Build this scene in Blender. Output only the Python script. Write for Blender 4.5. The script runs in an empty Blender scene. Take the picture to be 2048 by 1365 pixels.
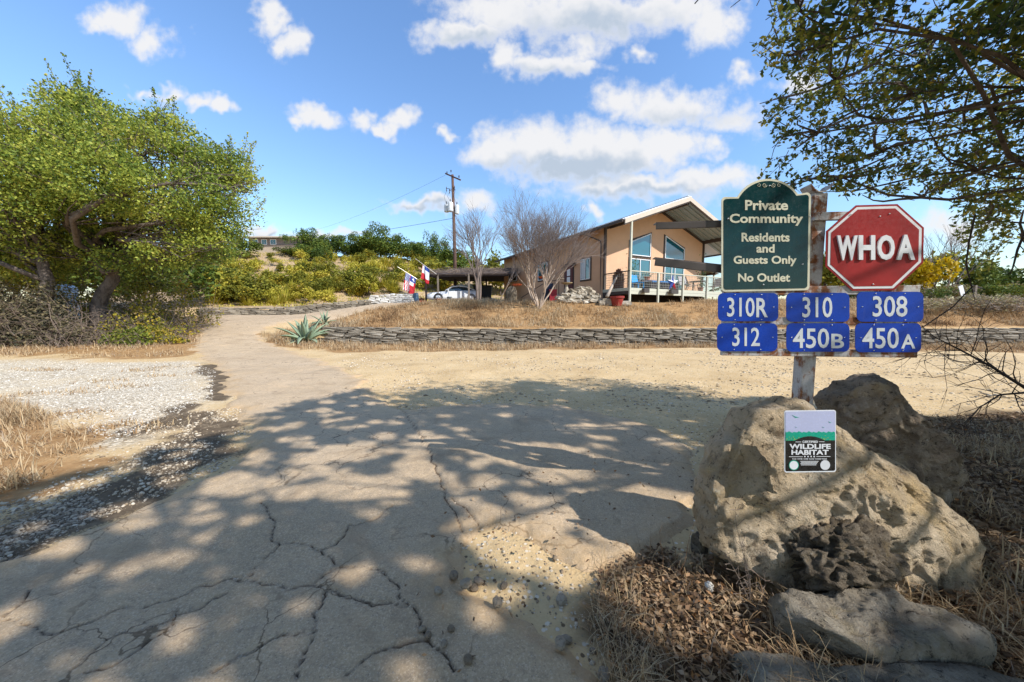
import bpy, bmesh, math, random
import numpy as np
from mathutils import Vector, Matrix, Euler
random.seed(7); np.random.seed(7)
sc = bpy.context.scene
COL = sc.collection
# ------------------------------------------------------------------ camera
FPX = 682.7; HOR = 628.0; CAMH = 1.40
PITCH = math.atan((682.5 - HOR) / FPX)
cam_d = bpy.data.cameras.new("camera"); cam_d.lens = 12.0; cam_d.sensor_width = 36.0
cam_d.clip_start = 0.05; cam_d.clip_end = 9000
cam = bpy.data.objects.new("camera", cam_d); COL.objects.link(cam)
cam.location = (0, 0, CAMH); cam.rotation_euler = (math.pi / 2 - PITCH, 0, 0)
sc.camera = cam
CP, SP_ = math.cos(PITCH), math.sin(PITCH)
def ray(px, py):
    dx = (px - 1024) / FPX; dy = (682.5 - py) / FPX
    return np.array([dx, CP + dy * SP_, -SP_ + dy * CP])
def at(px, py, Y):
    d = ray(px, py); k = Y / d[1]
    return np.array([d[0] * k, Y, CAMH + d[2] * k])
def gp(px, py, z=0.0):
    d = ray(px, py); k = (z - CAMH) / d[2]
    return np.array([d[0] * k, d[1] * k, z])
# ------------------------------------------------------------------ sun + sky
SUN_EL = math.radians(39.0); SUN_H = (0.857, -0.515)
to_sun = Vector((math.cos(SUN_EL) * SUN_H[0], math.cos(SUN_EL) * SUN_H[1], math.sin(SUN_EL)))
sun_d = bpy.data.lights.new("sun", 'SUN'); sun_d.energy = 4.4; sun_d.angle = math.radians(0.6)
sun_d.color = (1.0, 0.975, 0.945)
sun = bpy.data.objects.new("sun", sun_d); COL.objects.link(sun)
sun.rotation_euler = to_sun.to_track_quat('Z', 'Y').to_euler(); sun.location = (20, -12, 25)
world = bpy.data.worlds.new("World"); sc.world = world; world.use_nodes = True
sc.view_settings.view_transform = 'Standard'; sc.view_settings.look = 'None'
sc.view_settings.gamma = 1.0; sc.view_settings.use_curve_mapping = False
sc.view_settings.exposure = 0.55
sc.cycles.max_bounces = 6; sc.cycles.transparent_max_bounces = 8
sc.cycles.diffuse_bounces = 3; sc.cycles.glossy_bounces = 3
SKY_STRENGTH = 0.135
def build_world():
    nt = world.node_tree; N = nt.nodes; L = nt.links; N.clear()
    def nd(t, **k):
        n = N.new(t)
        for a, b in k.items(): setattr(n, a, b)
        return n
    def math_(op, a, b=None, clamp=False):
        n = nd('ShaderNodeMath', operation=op, use_clamp=clamp)
        for i, v in enumerate((a, b)):
            if v is None: continue
            if isinstance(v, (int, float)): n.inputs[i].default_value = v
            else: L.new(v, n.inputs[i])
        return n.outputs[0]
    out = nd('ShaderNodeOutputWorld'); bg = nd('ShaderNodeBackground')
    sky = nd('ShaderNodeTexSky', sky_type='NISHITA'); sky.sun_disc = False
    sky.sun_elevation = SUN_EL; sky.sun_rotation = math.atan2(SUN_H[0], SUN_H[1])
    sky.altitude = 200; sky.air_density = 1.7; sky.dust_density = 0.05; sky.ozone_density = 4.5
    tc = nd('ShaderNodeTexCoord')
    nrm = nd('ShaderNodeVectorMath', operation='NORMALIZE'); L.new(tc.outputs['Generated'], nrm.inputs[0])
    sep = nd('ShaderNodeSeparateXYZ'); L.new(nrm.outputs[0], sep.inputs[0])
    X, Y, Z = sep.outputs
    ys = math_('MAXIMUM', Y, 0.12)
    u = math_('DIVIDE', X, ys); v = math_('DIVIDE', Z, ys)
    uv = nd('ShaderNodeCombineXYZ'); L.new(u, uv.inputs[0]); L.new(v, uv.inputs[1])
    # cumulus clouds: (px, py, half width, half height, weight) turned into directions
    blobs = [(235,42,50,36,1),(295,78,58,34,1),(205,52,26,20,.7),(545,38,36,32,1),(585,82,38,34,1),
      (275,185,22,11,.8),(335,192,44,17,.95),(400,200,40,15,.95),(450,204,30,15,.95),
      (630,236,44,24,1),(590,245,24,12,.8),(800,243,32,25,1),(772,256,36,9,.8),(722,246,26,15,.75),(885,266,13,8,.6),
      (920,66,86,30,1),(1010,25,130,46,1),(1170,26,170,62,1.05),(1320,25,120,46,1),(1425,42,56,48,1),
      (1150,88,62,38,.8),(1018,116,42,36,1),(1090,130,76,27,1),(1165,135,42,20,.8),(1275,108,26,16,.68),
      (1485,150,28,20,.85),(1235,198,56,36,.85),(1350,215,110,40,.95),(1460,240,66,32,.85),
      (985,298,62,42,1.0),(1085,298,120,52,1.1),(1210,302,170,60,1.15),(1330,292,96,42,1.0),(1430,294,34,24,.8),
      (1130,335,130,32,.95),(1290,374,200,30,.95),(1400,362,110,30,1.0),
      (845,412,68,15,.85),(950,408,50,20,.7),(520,458,52,15,.85),(640,470,110,8,.6),(1180,422,22,11,.75),(1600,172,54,28,.9),(1900,455,170,28,.6)]
    greys = [(1130,338,190,34,1.15),(1310,392,230,20,1.0),(1190,50,190,40,.75),(930,80,70,20,.7),(840,420,70,12,.9),(530,468,60,10,.8),(1380,235,140,22,.45),(1090,146,80,14,.5)]
    def vec2(px, py, a, b, k):
        d = ray(px, py); U, V = d[0] / d[1], d[2] / d[1]; d2 = ray(px + a, py); d3 = ray(px, py - b)
        return U, V, (d2[0] / d2[1] - U) * k, (d3[2] / d3[1] - V) * k
    def noise2(vec, scale, detail, rough):
        n = nd('ShaderNodeTexNoise', noise_dimensions='2D'); n.inputs['Scale'].default_value = scale; n.inputs['Detail'].default_value = detail
        n.inputs['Roughness'].default_value = rough; L.new(vec, n.inputs['Vector']); return n
    n1 = noise2(uv.outputs[0], 9.0, 3, .6)
    sb = nd('ShaderNodeVectorMath', operation='SUBTRACT'); L.new(n1.outputs['Color'], sb.inputs[0]); sb.inputs[1].default_value = (.5, .5, .5)
    ma = nd('ShaderNodeVectorMath', operation='MULTIPLY_ADD'); L.new(sb.outputs[0], ma.inputs[0]); ma.inputs[1].default_value = (.15, .10, 0); L.new(uv.outputs[0], ma.inputs[2])
    def field(lst, k):
        acc = None
        for (px, py, a, b, w) in lst:
            U, V, A, B = vec2(px, py, a, b, k)
            m = nd('ShaderNodeVectorMath', operation='MULTIPLY_ADD'); L.new(ma.outputs[0], m.inputs[0]); m.inputs[1].default_value = (1 / A, 1 / B, 0); m.inputs[2].default_value = (-U / A, -V / B, 0)
            ln = nd('ShaderNodeVectorMath', operation='LENGTH'); L.new(m.outputs[0], ln.inputs[0])
            s_ = nd('ShaderNodeMath', operation='MULTIPLY_ADD'); L.new(ln.outputs['Value'], s_.inputs[0]); s_.inputs[1].default_value = -w; s_.inputs[2].default_value = w
            acc = s_.outputs[0] if acc is None else math_('MAXIMUM', acc, s_.outputs[0])
        return acc
    n2 = noise2(uv.outputs[0], 11, 7, .64)
    wob = math_('MULTIPLY', math_('SUBTRACT', n2.outputs[0], .47), 1.25)
    dens = math_('ADD', field(blobs, 1.22), wob)
    grey = math_('ADD', field(greys, 1.3), math_('MULTIPLY', wob, .5))
    front = nd('ShaderNodeMapRange', interpolation_type='SMOOTHSTEP'); L.new(Y, front.inputs[0])
    front.inputs[1].default_value = .16; front.inputs[2].default_value = .34
    # the sky out of view: scattered cumulus from noise, cover raised to neutralise the fill light
    pl = nd('ShaderNodeCombineXYZ'); zz = math_('ADD', math_('MAXIMUM', Z, 0.0), .18)
    L.new(math_('DIVIDE', X, zz), pl.inputs[0]); L.new(math_('DIVIDE', Y, zz), pl.inputs[1])
    n3 = nd('ShaderNodeTexNoise', noise_dimensions='2D'); n3.inputs['Scale'].default_value = 1.5; n3.inputs['Detail'].default_value = 4; n3.inputs['Roughness'].default_value = .55
    L.new(pl.outputs[0], n3.inputs['Vector'])
    gen = math_('MULTIPLY', math_('SUBTRACT', n3.outputs[0], .50), 3.0)
    mixd = nd('ShaderNodeMix', data_type='FLOAT'); L.new(front.outputs[0], mixd.inputs[0]); L.new(gen, mixd.inputs[2]); L.new(dens, mixd.inputs[3])
    al = nd('ShaderNodeMapRange', interpolation_type='SMOOTHSTEP'); L.new(mixd.outputs[0], al.inputs[0])
    al.inputs[1].default_value = -.10; al.inputs[2].default_value = .72; al.inputs[4].default_value = .97
    hz = nd('ShaderNodeMapRange', interpolation_type='SMOOTHSTEP'); L.new(Z, hz.inputs[0]); hz.inputs[1].default_value = 0; hz.inputs[2].default_value = .12
    alpha = math_('MULTIPLY', al.outputs[0], hz.outputs[0])
    sh = nd('ShaderNodeMapRange', interpolation_type='SMOOTHSTEP'); L.new(grey, sh.inputs[0]); sh.inputs[1].default_value = 0; sh.inputs[2].default_value = .75
    thick = nd('ShaderNodeMapRange', interpolation_type='SMOOTHSTEP'); L.new(mixd.outputs[0], thick.inputs[0]); thick.inputs[1].default_value = .15; thick.inputs[2].default_value = .75
    shade = math_('MULTIPLY', sh.outputs[0], thick.outputs[0])
    cc = nd('ShaderNodeMix', data_type='RGBA'); L.new(shade, cc.inputs[0])
    cc.inputs[6].default_value = (.62, .62, .63, 1); cc.inputs[7].default_value = (.36, .42, .50, 1)
    skm = nd('ShaderNodeMix', data_type='RGBA', blend_type='MULTIPLY'); skm.inputs[0].default_value = 1
    L.new(sky.outputs[0], skm.inputs[6]); skm.inputs[7].default_value = (SKY_STRENGTH * .85, SKY_STRENGTH * .96, SKY_STRENGTH * 1.16, 1)
    fin = nd('ShaderNodeMix', data_type='RGBA'); L.new(alpha, fin.inputs[0]); L.new(skm.outputs[2], fin.inputs[6]); L.new(cc.outputs[2], fin.inputs[7])
    L.new(fin.outputs[2], bg.inputs[0]); bg.inputs[1].default_value = 1.0
    L.new(bg.outputs[0], out.inputs[0])
build_world()
world.cycles.sampling_method = 'NONE'

# ------------------------------------------------------------------ helpers
def lin(r, g, b):
    f = lambda c: (c / 255 / 12.92) if c <= 10 else ((c / 255 + .055) / 1.055) ** 2.4
    return (f(r), f(g), f(b), 1)
class NT:
    def __init__(s, name):
        s.m = bpy.data.materials.new(name); s.m.use_nodes = True
        s.n = s.m.node_tree.nodes; s.l = s.m.node_tree.links
        s.b = s.n['Principled BSDF']; s.out = s.n['Material Output']
    def nd(s, t, **k):
        n = s.n.new(t)
        for a, b in k.items(): setattr(n, a, b)
        return n
    def put(s, v, sock):
        if isinstance(v, (int, float)): sock.default_value = v
        elif isinstance(v, tuple): sock.default_value = v
        else: s.l.new(v, sock)
    def pos(s, scale=(1, 1, 1)):
        g = s.nd('ShaderNodeNewGeometry')
        if scale == (1, 1, 1): return g.outputs['Position']
        m = s.nd('ShaderNodeVectorMath', operation='MULTIPLY'); s.l.new(g.outputs['Position'], m.inputs[0]); m.inputs[1].default_value = scale
        return m.outputs[0]
    def obj(s): return s.nd('ShaderNodeTexCoord').outputs['Object']
    def noise(s, vec, scale, detail=5, rough=.6, dist=0):
        n = s.nd('ShaderNodeTexNoise'); n.inputs['Scale'].default_value = scale; n.inputs['Detail'].default_value = detail
        n.inputs['Roughness'].default_value = rough; n.inputs['Distortion'].default_value = dist
        s.l.new(vec, n.inputs['Vector']); return n.outputs[0]
    def voro(s, vec, scale, feature='F1', out=0, rnd=1):
        n = s.nd('ShaderNodeTexVoronoi', feature=feature); n.inputs['Scale'].default_value = scale; n.inputs['Randomness'].default_value = rnd
        s.l.new(vec, n.inputs['Vector']); return n.outputs[out]
    def rng(s, v, a, b, c=0., d=1.):
        n = s.nd('ShaderNodeMapRange', interpolation_type='SMOOTHSTEP'); s.put(v, n.inputs[0])
        for i, k in enumerate((a, b, c, d)): n.inputs[i + 1].default_value = k
        return n.outputs[0]
    def mix(s, f, a, b, mode='MIX'):
        n = s.nd('ShaderNodeMix', data_type='RGBA', blend_type=mode)
        s.put(f, n.inputs[0]); s.put(a, n.inputs[6]); s.put(b, n.inputs[7]); return n.outputs[2]
    def op(s, o, a, b=0., clamp=False):
        n = s.nd('ShaderNodeMath', operation=o, use_clamp=clamp); s.put(a, n.inputs[0]); s.put(b, n.inputs[1]); return n.outputs[0]
    def attr(s, name):
        return s.nd('ShaderNodeAttribute', attribute_name=name).outputs['Fac']
    def ramp(s, v, stops):
        r = s.nd('ShaderNodeValToRGB'); e = r.color_ramp.elements
        while len(e) < len(stops): e.new(.5)
        for i, (p, c) in enumerate(stops): e[i].position = p; e[i].color = c
        s.put(v, r.inputs[0]); return r.outputs[0]
    def bump(s, h, strength=.4, dist=.02):
        n = s.nd('ShaderNodeBump'); n.inputs['Strength'].default_value = strength; n.inputs['Distance'].default_value = dist
        s.l.new(h, n.inputs['Height']); s.l.new(n.outputs[0], s.b.inputs['Normal'])
    def done(s, col=None, rough=.8, metal=0., spec=.3):
        if col is not None: s.put(col, s.b.inputs['Base Color'])
        s.put(rough, s.b.inputs['Roughness']); s.put(metal, s.b.inputs['Metallic']); s.b.inputs['Specular IOR Level'].default_value = spec
        return s.m
MATS = {}
def plain(name, c, rough=.6, metal=0., var=.18, scale=6., bump=0., bscale=60., spec=.3):
    if name in MATS: return MATS[name]
    t = NT(name); p = t.pos()
    n = t.noise(p, scale, 6, .65)
    dark = tuple(x * (1 - var) for x in c[:3]) + (1,); lite = tuple(min(1, x * (1 + var)) for x in c[:3]) + (1,)
    col = t.ramp(n, [(.3, dark), (.7, lite)])
    if bump: t.bump(t.noise(p, bscale, 4), bump, .01)
    MATS[name] = t.done(col, rough, metal, spec); return MATS[name]
def leafmat(name, cols, trans=.35, rough=.55):
    t = NT(name); a = t.attr('tint')
    col = t.ramp(a, [(i / (len(cols) - 1), c) for i, c in enumerate(cols)])
    t.done(col, rough, 0, .25)
    tr = t.nd('ShaderNodeBsdfTranslucent'); t.l.new(col, tr.inputs[0])
    mx = t.nd('ShaderNodeMixShader'); mx.inputs[0].default_value = trans
    t.l.new(t.b.outputs[0], mx.inputs[1]); t.l.new(tr.outputs[0], mx.inputs[2]); t.l.new(mx.outputs[0], t.out.inputs[0])
    return t.m
# numpy value noise
def _h(ix, iy, iz, seed):
    h = (ix.astype(np.int64) * 374761393 + iy.astype(np.int64) * 668265263 + iz.astype(np.int64) * 2147483647 + seed * 974634721) & 0xffffffff
    h = ((h ^ (h >> 13)) * 1274126177) & 0xffffffff
    return ((h ^ (h >> 16)) & 0xffff) / 65535.0
def vnoise(x, y, z=None, seed=0):
    x = np.asarray(x, float); y = np.asarray(y, float); z = np.zeros_like(x) if z is None else np.asarray(z, float)
    ix, iy, iz = np.floor(x), np.floor(y), np.floor(z); fx, fy, fz = x - ix, y - iy, z - iz
    fx, fy, fz = (t * t * (3 - 2 * t) for t in (fx, fy, fz)); r = 0
    for a in (0, 1):
        for b in (0, 1):
            for c in (0, 1):
                r = r + _h(ix + a, iy + b, iz + c, seed) * (fx if a else 1 - fx) * (fy if b else 1 - fy) * (fz if c else 1 - fz)
    return r * 2 - 1
def fbm(x, y, z=None, oct=4, seed=0, gain=.5):
    s = 0; a = 1.
    for i in range(oct):
        f = 2 ** i
        s = s + a * vnoise(np.asarray(x) * f + 17.3 * i, np.asarray(y) * f - 9.1 * i, None if z is None else np.asarray(z) * f, seed + i); a *= gain
    return s
def S(t): t = np.clip(t, 0, 1); return t * t * (3 - 2 * t)
# mesh collector
class MB:
    def __init__(s): s.v = []; s.f = []; s.mi = []; s.m = 0; s.tint = []
    def add(s, vs, fs, tint=None):
        k = len(s.v); s.v.extend([tuple(map(float, p)) for p in vs])
        for f in fs: s.f.append([i + k for i in f]); s.mi.append(s.m); s.tint.append(random.random() if tint is None else tint)
        return s
    def box(s, c, d, ax=None):
        c = np.array(c, float); d = np.array(d, float) / 2
        A = np.eye(3) if ax is None else np.array(ax, float)
        vs = [c + A[0] * d[0] * i + A[1] * d[1] * j + A[2] * d[2] * k for i in (-1, 1) for j in (-1, 1) for k in (-1, 1)]
        return s.add(vs, [(0, 1, 3, 2), (4, 6, 7, 5), (0, 4, 5, 1), (2, 3, 7, 6), (0, 2, 6, 4), (1, 5, 7, 3)])
    def bar(s, a, b, w, h, up=(0, 0, 1)):
        a = np.array(a, float); b = np.array(b, float); x = b - a; L = np.linalg.norm(x); x /= L
        y = np.cross(up, x); n = np.linalg.norm(y); y = np.array([1., 0, 0]) if n < 1e-6 else y / n
        z = np.cross(x, y); return s.box((a + b) / 2, (L, w, h), (x, y, z))
    def tube(s, pts, rad, n=6, cap=True, tint=None):
        pts = [np.array(p, float) for p in pts]
        if not hasattr(rad, '__len__'): rad = [rad] * len(pts)
        vs = []; fs = []; ref = None
        for i, p in enumerate(pts):
            d = pts[min(i + 1, len(pts) - 1)] - pts[max(i - 1, 0)]; d = d / (np.linalg.norm(d) + 1e-9)
            if ref is None: ref = np.array([0., 0, 1]) if abs(d[2]) < .9 else np.array([1., 0, 0])
            x = np.cross(ref, d); x /= np.linalg.norm(x) + 1e-9; y = np.cross(d, x); ref = np.cross(x, d) * -1 if False else ref
            for k in range(n):
                a = 2 * math.pi * k / n; vs.append(p + (x * math.cos(a) + y * math.sin(a)) * rad[i])
        for i in range(len(pts) - 1):
            for k in range(n):
                k2 = (k + 1) % n; fs.append((i * n + k, i * n + k2, (i + 1) * n + k2, (i + 1) * n + k))
        if cap and n > 2: fs.append(tuple(range(n))[::-1]); fs.append(tuple((len(pts) - 1) * n + k for k in range(n)))
        return s.add(vs, fs, tint)
    def lathe(s, c, prof, n=16):
        c = np.array(c, float); vs = []; fs = []
        for r, z in prof:
            for k in range(n):
                a = 2 * math.pi * k / n; vs.append(c + np.array([r * math.cos(a), r * math.sin(a), z]))
        for i in range(len(prof) - 1):
            for k in range(n):
                k2 = (k + 1) % n; fs.append((i * n + k, i * n + k2, (i + 1) * n + k2, (i + 1) * n + k))
        fs.append(tuple(range(n))[::-1]); fs.append(tuple((len(prof) - 1) * n + k for k in range(n)))
        return s.add(vs, fs)
    def prism(s, poly, off):
        n = len(poly); off = np.array(off, float); a = [np.array(p, float) for p in poly]; b = [p + off for p in a]
        return s.add(a + b, [tuple(range(n))[::-1], tuple(range(n, 2 * n))] + [(i, (i + 1) % n, n + (i + 1) % n, n + i) for i in range(n)])
    def mesh(s, name, mats, smooth=False, org=(0, 0, 0), tint=False):
        me = bpy.data.meshes.new(name); v = np.array(s.v, float) - np.array(org, float)
        me.from_pydata(v.tolist(), [], s.f); mats = mats if isinstance(mats, (list, tuple)) else [mats]
        for m in mats: me.materials.append(m)
        if max(s.mi, default=0): me.polygons.foreach_set('material_index', s.mi)
        if smooth: me.polygons.foreach_set('use_smooth', [True] * len(me.polygons))
        if tint:
            at_ = me.attributes.new('tint', 'FLOAT', 'FACE'); at_.data.foreach_set('value', np.array(s.tint, np.float32))
        me.update(); return me
    def build(s, name, mats, parent=None, smooth=False, tint=False, fix=True, bevel=0):
        org = world_org(parent); me = s.mesh(name, mats, smooth, org, tint)
        if fix:
            bm = bmesh.new(); bm.from_mesh(me); bmesh.ops.recalc_face_normals(bm, faces=bm.faces); bm.to_mesh(me); bm.free()
        o = bpy.data.objects.new(name, me); COL.objects.link(o); o.parent = parent
        if bevel:
            b = o.modifiers.new('bevel', 'BEVEL'); b.width = bevel; b.segments = 2; b.limit_method = 'ANGLE'
        return o
def world_org(p):
    o = np.zeros(3)
    while p is not None: o += np.array(p.location); p = p.parent
    return o
def npmesh(name, v, f, mats, parent=None, smooth=False, tint=None, attrs=None):
    """fast mesh from arrays; f is (n,3) or (n,4)"""
    me = bpy.data.meshes.new(name); v = np.asarray(v, np.float32) - np.asarray(world_org(parent), np.float32); f = np.asarray(f, np.int32); n, k = f.shape
    me.vertices.add(len(v)); me.vertices.foreach_set('co', v.ravel())
    me.loops.add(n * k); me.loops.foreach_set('vertex_index', f.ravel())
    me.polygons.add(n); me.polygons.foreach_set('loop_start', np.arange(n, dtype=np.int32) * k)
    me.polygons.foreach_set('loop_total', np.full(n, k, np.int32))
    if smooth: me.polygons.foreach_set('use_smooth', np.ones(n, bool))
    for m in (mats if isinstance(mats, (list, tuple)) else [mats]): me.materials.append(m)
    if tint is not None:
        a = me.attributes.new('tint', 'FLOAT', 'FACE'); a.data.foreach_set('value', np.asarray(tint, np.float32))
    for nm, val in (attrs or {}).items():
        a = me.attributes.new(nm, 'FLOAT', 'POINT'); a.data.foreach_set('value', np.asarray(val, np.float32))
    me.update(); me.validate()
    o = bpy.data.objects.new(name, me); COL.objects.link(o); o.parent = parent
    return o
def tag(o, label=None, cat=None, group=None, kind=None):
    if label: o['label'] = label
    if cat: o['category'] = cat
    if group: o['group'] = group
    if kind: o['kind'] = kind
    return o
def thing(name, label, cat, loc=(0, 0, 0), group=None):
    o = bpy.data.objects.new(name, None); COL.objects.link(o); o.location = tuple(map(float, loc)); o.empty_display_size = .2
    return tag(o, label, cat, group)
def copy_tree(o, parent=None):
    c = o.copy(); COL.objects.link(c); c.parent = parent
    for ch in list(o.children): copy_tree(ch, c)
    return c
def cards(name, P, D, size, mat, parent=None, ratio=.5, tint=None, fold=.25, rng=None):
    """leaf faces: P centres, D long axis directions, size lengths; every leaf is two faces folded along its midrib"""
    n = len(P); P = np.asarray(P); D = np.asarray(D); D = D / (np.linalg.norm(D, axis=1, keepdims=True) + 1e-9)
    R = np.random.normal(size=(n, 3)); W = np.cross(D, R); W /= np.linalg.norm(W, axis=1, keepdims=True) + 1e-9
    Nn = np.cross(D, W); sz = np.asarray(size).reshape(-1, 1) * np.ones((n, 1))
    a = P - D * sz * .5; b = P + D * sz * .5; w = W * sz * ratio * .5; m = P + Nn * sz * fold * -.3
    l = P - w + Nn * sz * fold * .2; r = P + w + Nn * sz * fold * .2
    V = np.stack([a, r, b, l], 1).reshape(-1, 3); i = np.arange(n)[:, None] * 4
    F = np.concatenate([i + [0, 1, 2], i + [0, 2, 3]], 1).reshape(-1, 3)
    t = np.random.rand(n) if tint is None else np.asarray(tint)
    return npmesh(name, V, F, mat, parent, tint=np.repeat(t, 2))

class TB:
    """many thin tubes at once: same calls as MB.tube, built with array operations"""
    def __init__(s): s.g = {}
    def tube(s, pts, rad, n=3, cap=False):
        s.g.setdefault((len(pts), n), []).append((pts, rad)); return s
    def build(s, name, mat, parent=None, smooth=False, fix=False):
        Vs = []; Fs = []; k0 = 0
        for (m, n), lst in s.g.items():
            P = np.array([np.asarray(p, float) for p, _ in lst]); R = np.array([np.asarray(r, float) for _, r in lst]); N = len(lst)
            D = np.gradient(P, axis=1); D /= np.linalg.norm(D, axis=2, keepdims=True) + 1e-9
            ref = np.where(np.abs(D[:, :1, 2:3]) < .9, np.array([0., 0, 1]), np.array([1., 0, 0])); X = np.cross(np.broadcast_to(ref, D.shape), D); X /= np.linalg.norm(X, axis=2, keepdims=True) + 1e-9; Y = np.cross(D, X)
            a = 2 * np.pi * np.arange(n) / n
            V = P[:, :, None] + (X[:, :, None] * np.cos(a)[:, None] + Y[:, :, None] * np.sin(a)[:, None]) * R[:, :, None, None]
            i = np.arange(m * n).reshape(m, n); j = np.roll(i, -1, 1); F = np.stack([i[:-1], j[:-1], j[1:], i[1:]], -1).reshape(-1, 4)
            Vs.append(V.reshape(-1, 3)); Fs.append((F[None] + (np.arange(N) * m * n)[:, None, None]).reshape(-1, 4) + k0); k0 += N * m * n
        return npmesh(name, np.concatenate(Vs), np.concatenate(Fs), mat, parent, smooth)
# ------------------------------------------------------------------ terrain
def poly_sd(x, y, poly):
    """signed distance, positive inside"""
    x = np.asarray(x, float); y = np.asarray(y, float); d = np.full(x.shape, 1e9); ins = np.zeros(x.shape, bool)
    n = len(poly)
    for i in range(n):
        x0, y0 = poly[i]; x1, y1 = poly[(i + 1) % n]; ex, ey = x1 - x0, y1 - y0
        t = np.clip(((x - x0) * ex + (y - y0) * ey) / (ex * ex + ey * ey + 1e-12), 0, 1)
        d = np.minimum(d, np.hypot(x - x0 - t * ex, y - y0 - t * ey))
        c = ((y0 > y) != (y1 > y)); xi = (x1 - x0) * (y - y0) / (y1 - y0 + 1e-12) + x0
        ins ^= c & (x < xi)
    return np.where(ins, d, -d)
BANK = [(70, 15.42), (-8.2, 15.42), (-9.8, 15.2), (-11.3, 15.9), (-11.7, 17.3), (-11.2, 19.3), (-9.8, 22.3), (-8.2, 25.0), (-7.4, 28), (-8, 75), (70, 75)]
def T(x, y):
    x = np.asarray(x, float); y = np.asarray(y, float)
    lm = np.maximum(S((-6 - x) / 8), S((y - 20) / 5))
    road = 1.25 * S((y - 8) / 18) * lm + 1.0 * S((x + 18) / 9) * S((y - 22.5) / 5)
    sd = poly_sd(x, y, BANK)
    plateau = 1.66 + .40 * S((x + 10) / 7) + .055 * np.clip(y - 20.5, 0, 12)
    t = np.clip(sd / 4.3, 0, 1); j = S((x + 9.4) / 1.2)
    jump = j * .36 * S(sd / .16)
    prof = jump + (1 - j * .36) * (.55 * t + .45 * S(t))
    base = np.where(sd > 0, road + (plateau - road) * prof, road)
    # hill beyond the upper wall
    dh = (x + 22) * -.347 + (y - 25.3) * .938
    a = x / np.maximum(y, 1)
    M = S((a + 1.35) / .5) * (1 - S((a + .30) / .55))
    hill = .62 * S(dh / .5) * (1 - S((a + .33) / .1)) + 10.2 * S(dh / 44) ** .9 * M
    base = base + np.where(dh > 0, hill, 0) * (1 - S((y - 130) / 300))
    base = base * (1 - S((np.hypot(x, y) - 150) / 600))
    nz = fbm(x * .35, y * .35, oct=3, seed=3) * .035 * S((np.abs(x) + np.abs(y - 3)) / 6) + fbm(x * 1.7, y * 1.7, oct=3, seed=5) * .012
    nz = nz + np.where(dh > 1, fbm(x * .25, y * .25, oct=3, seed=8) * .5 * S((dh - 1) / 8), 0) * (M > 0)
    # shoulder beside the boulders, ruts
    nz = nz + .05 * S((x - 1.6) / 1.2) * S((4.5 - y) / 2)
    return base + nz
def Tz(x, y): return float(T(np.array([x]), np.array([y]))[0])
def hit(px, py, y0=.6, y1=140):
    d = ray(px, py)
    for n in (160, 60):
        ys = np.geomspace(y0, y1, n); k = ys / d[1]; X = d[0] * k; g = T(X, ys); b = np.nonzero(CAMH + d[2] * k < g)[0]
        i = b[0] if len(b) else n - 1; y0, y1 = ys[max(i - 1, 0)], ys[i]
    return np.array([X[i], ys[i], g[i]])
def pxpoly(pts): return [tuple(hit(*p)[:2]) for p in pts]
def axis(*segs):
    r = []
    for a, b, s in segs: r.append(np.arange(a, b - 1e-6, s))
    return np.concatenate(r)
def geo(a, b, n): return np.geomspace(a, b, n)
def grid(xs, ys):
    X, Y = np.meshgrid(xs, ys); n, m = X.shape; i = np.arange(n * m).reshape(n, m)
    F = np.stack([i[:-1, :-1], i[:-1, 1:], i[1:, 1:], i[1:, :-1]], -1).reshape(-1, 4)
    return X.ravel(), Y.ravel(), F
GRAVEL = pxpoly([(-420, 716), (0, 722), (200, 726), (385, 722), (432, 745), (425, 800), (330, 835), (300, 850), (230, 885), (150, 850), (0, 800), (-420, 800)])
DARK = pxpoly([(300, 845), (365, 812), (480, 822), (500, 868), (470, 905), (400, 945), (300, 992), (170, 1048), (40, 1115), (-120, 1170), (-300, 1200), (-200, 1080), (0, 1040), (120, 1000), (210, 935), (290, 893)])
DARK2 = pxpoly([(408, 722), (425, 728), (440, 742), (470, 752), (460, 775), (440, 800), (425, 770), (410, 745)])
STRAW_L = pxpoly([(-420, 800), (0, 812), (90, 840), (210, 875), (180, 905), (90, 950), (0, 985), (-420, 1080)])
VERGE = pxpoly([(-500, 718), (0, 712), (200, 716), (350, 712), (395, 700), (400, 660), (430, 640), (410, 632), (330, 640), (0, 655), (-500, 660)])
STRAW_W = pxpoly([(520, 668), (545, 690), (600, 700), (800, 705), (1000, 702), (1250, 697), (1440, 696), (1700, 700), (2048, 706), (2300, 712), (2300, 690), (1430, 684), (1000, 680), (640, 676)])
LITTER = [(1.95, .2), (1.75, 1.0), (1.55, 1.45), (1.9, 1.75), (2.45, 2.2), (2.7, 3.2), (3.6, 4.2), (6, 4.6), (14, 5.2), (14, -5), (2.6, -5)]
LITTER2 = [tuple(gp(*p)[:2]) for p in [(1195, 1150), (1290, 1090), (1420, 1120), (1560, 1210), (2048, 1330), (2048, 1500), (1300, 1700), (1230, 1365), (1200, 1250)]]
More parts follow.
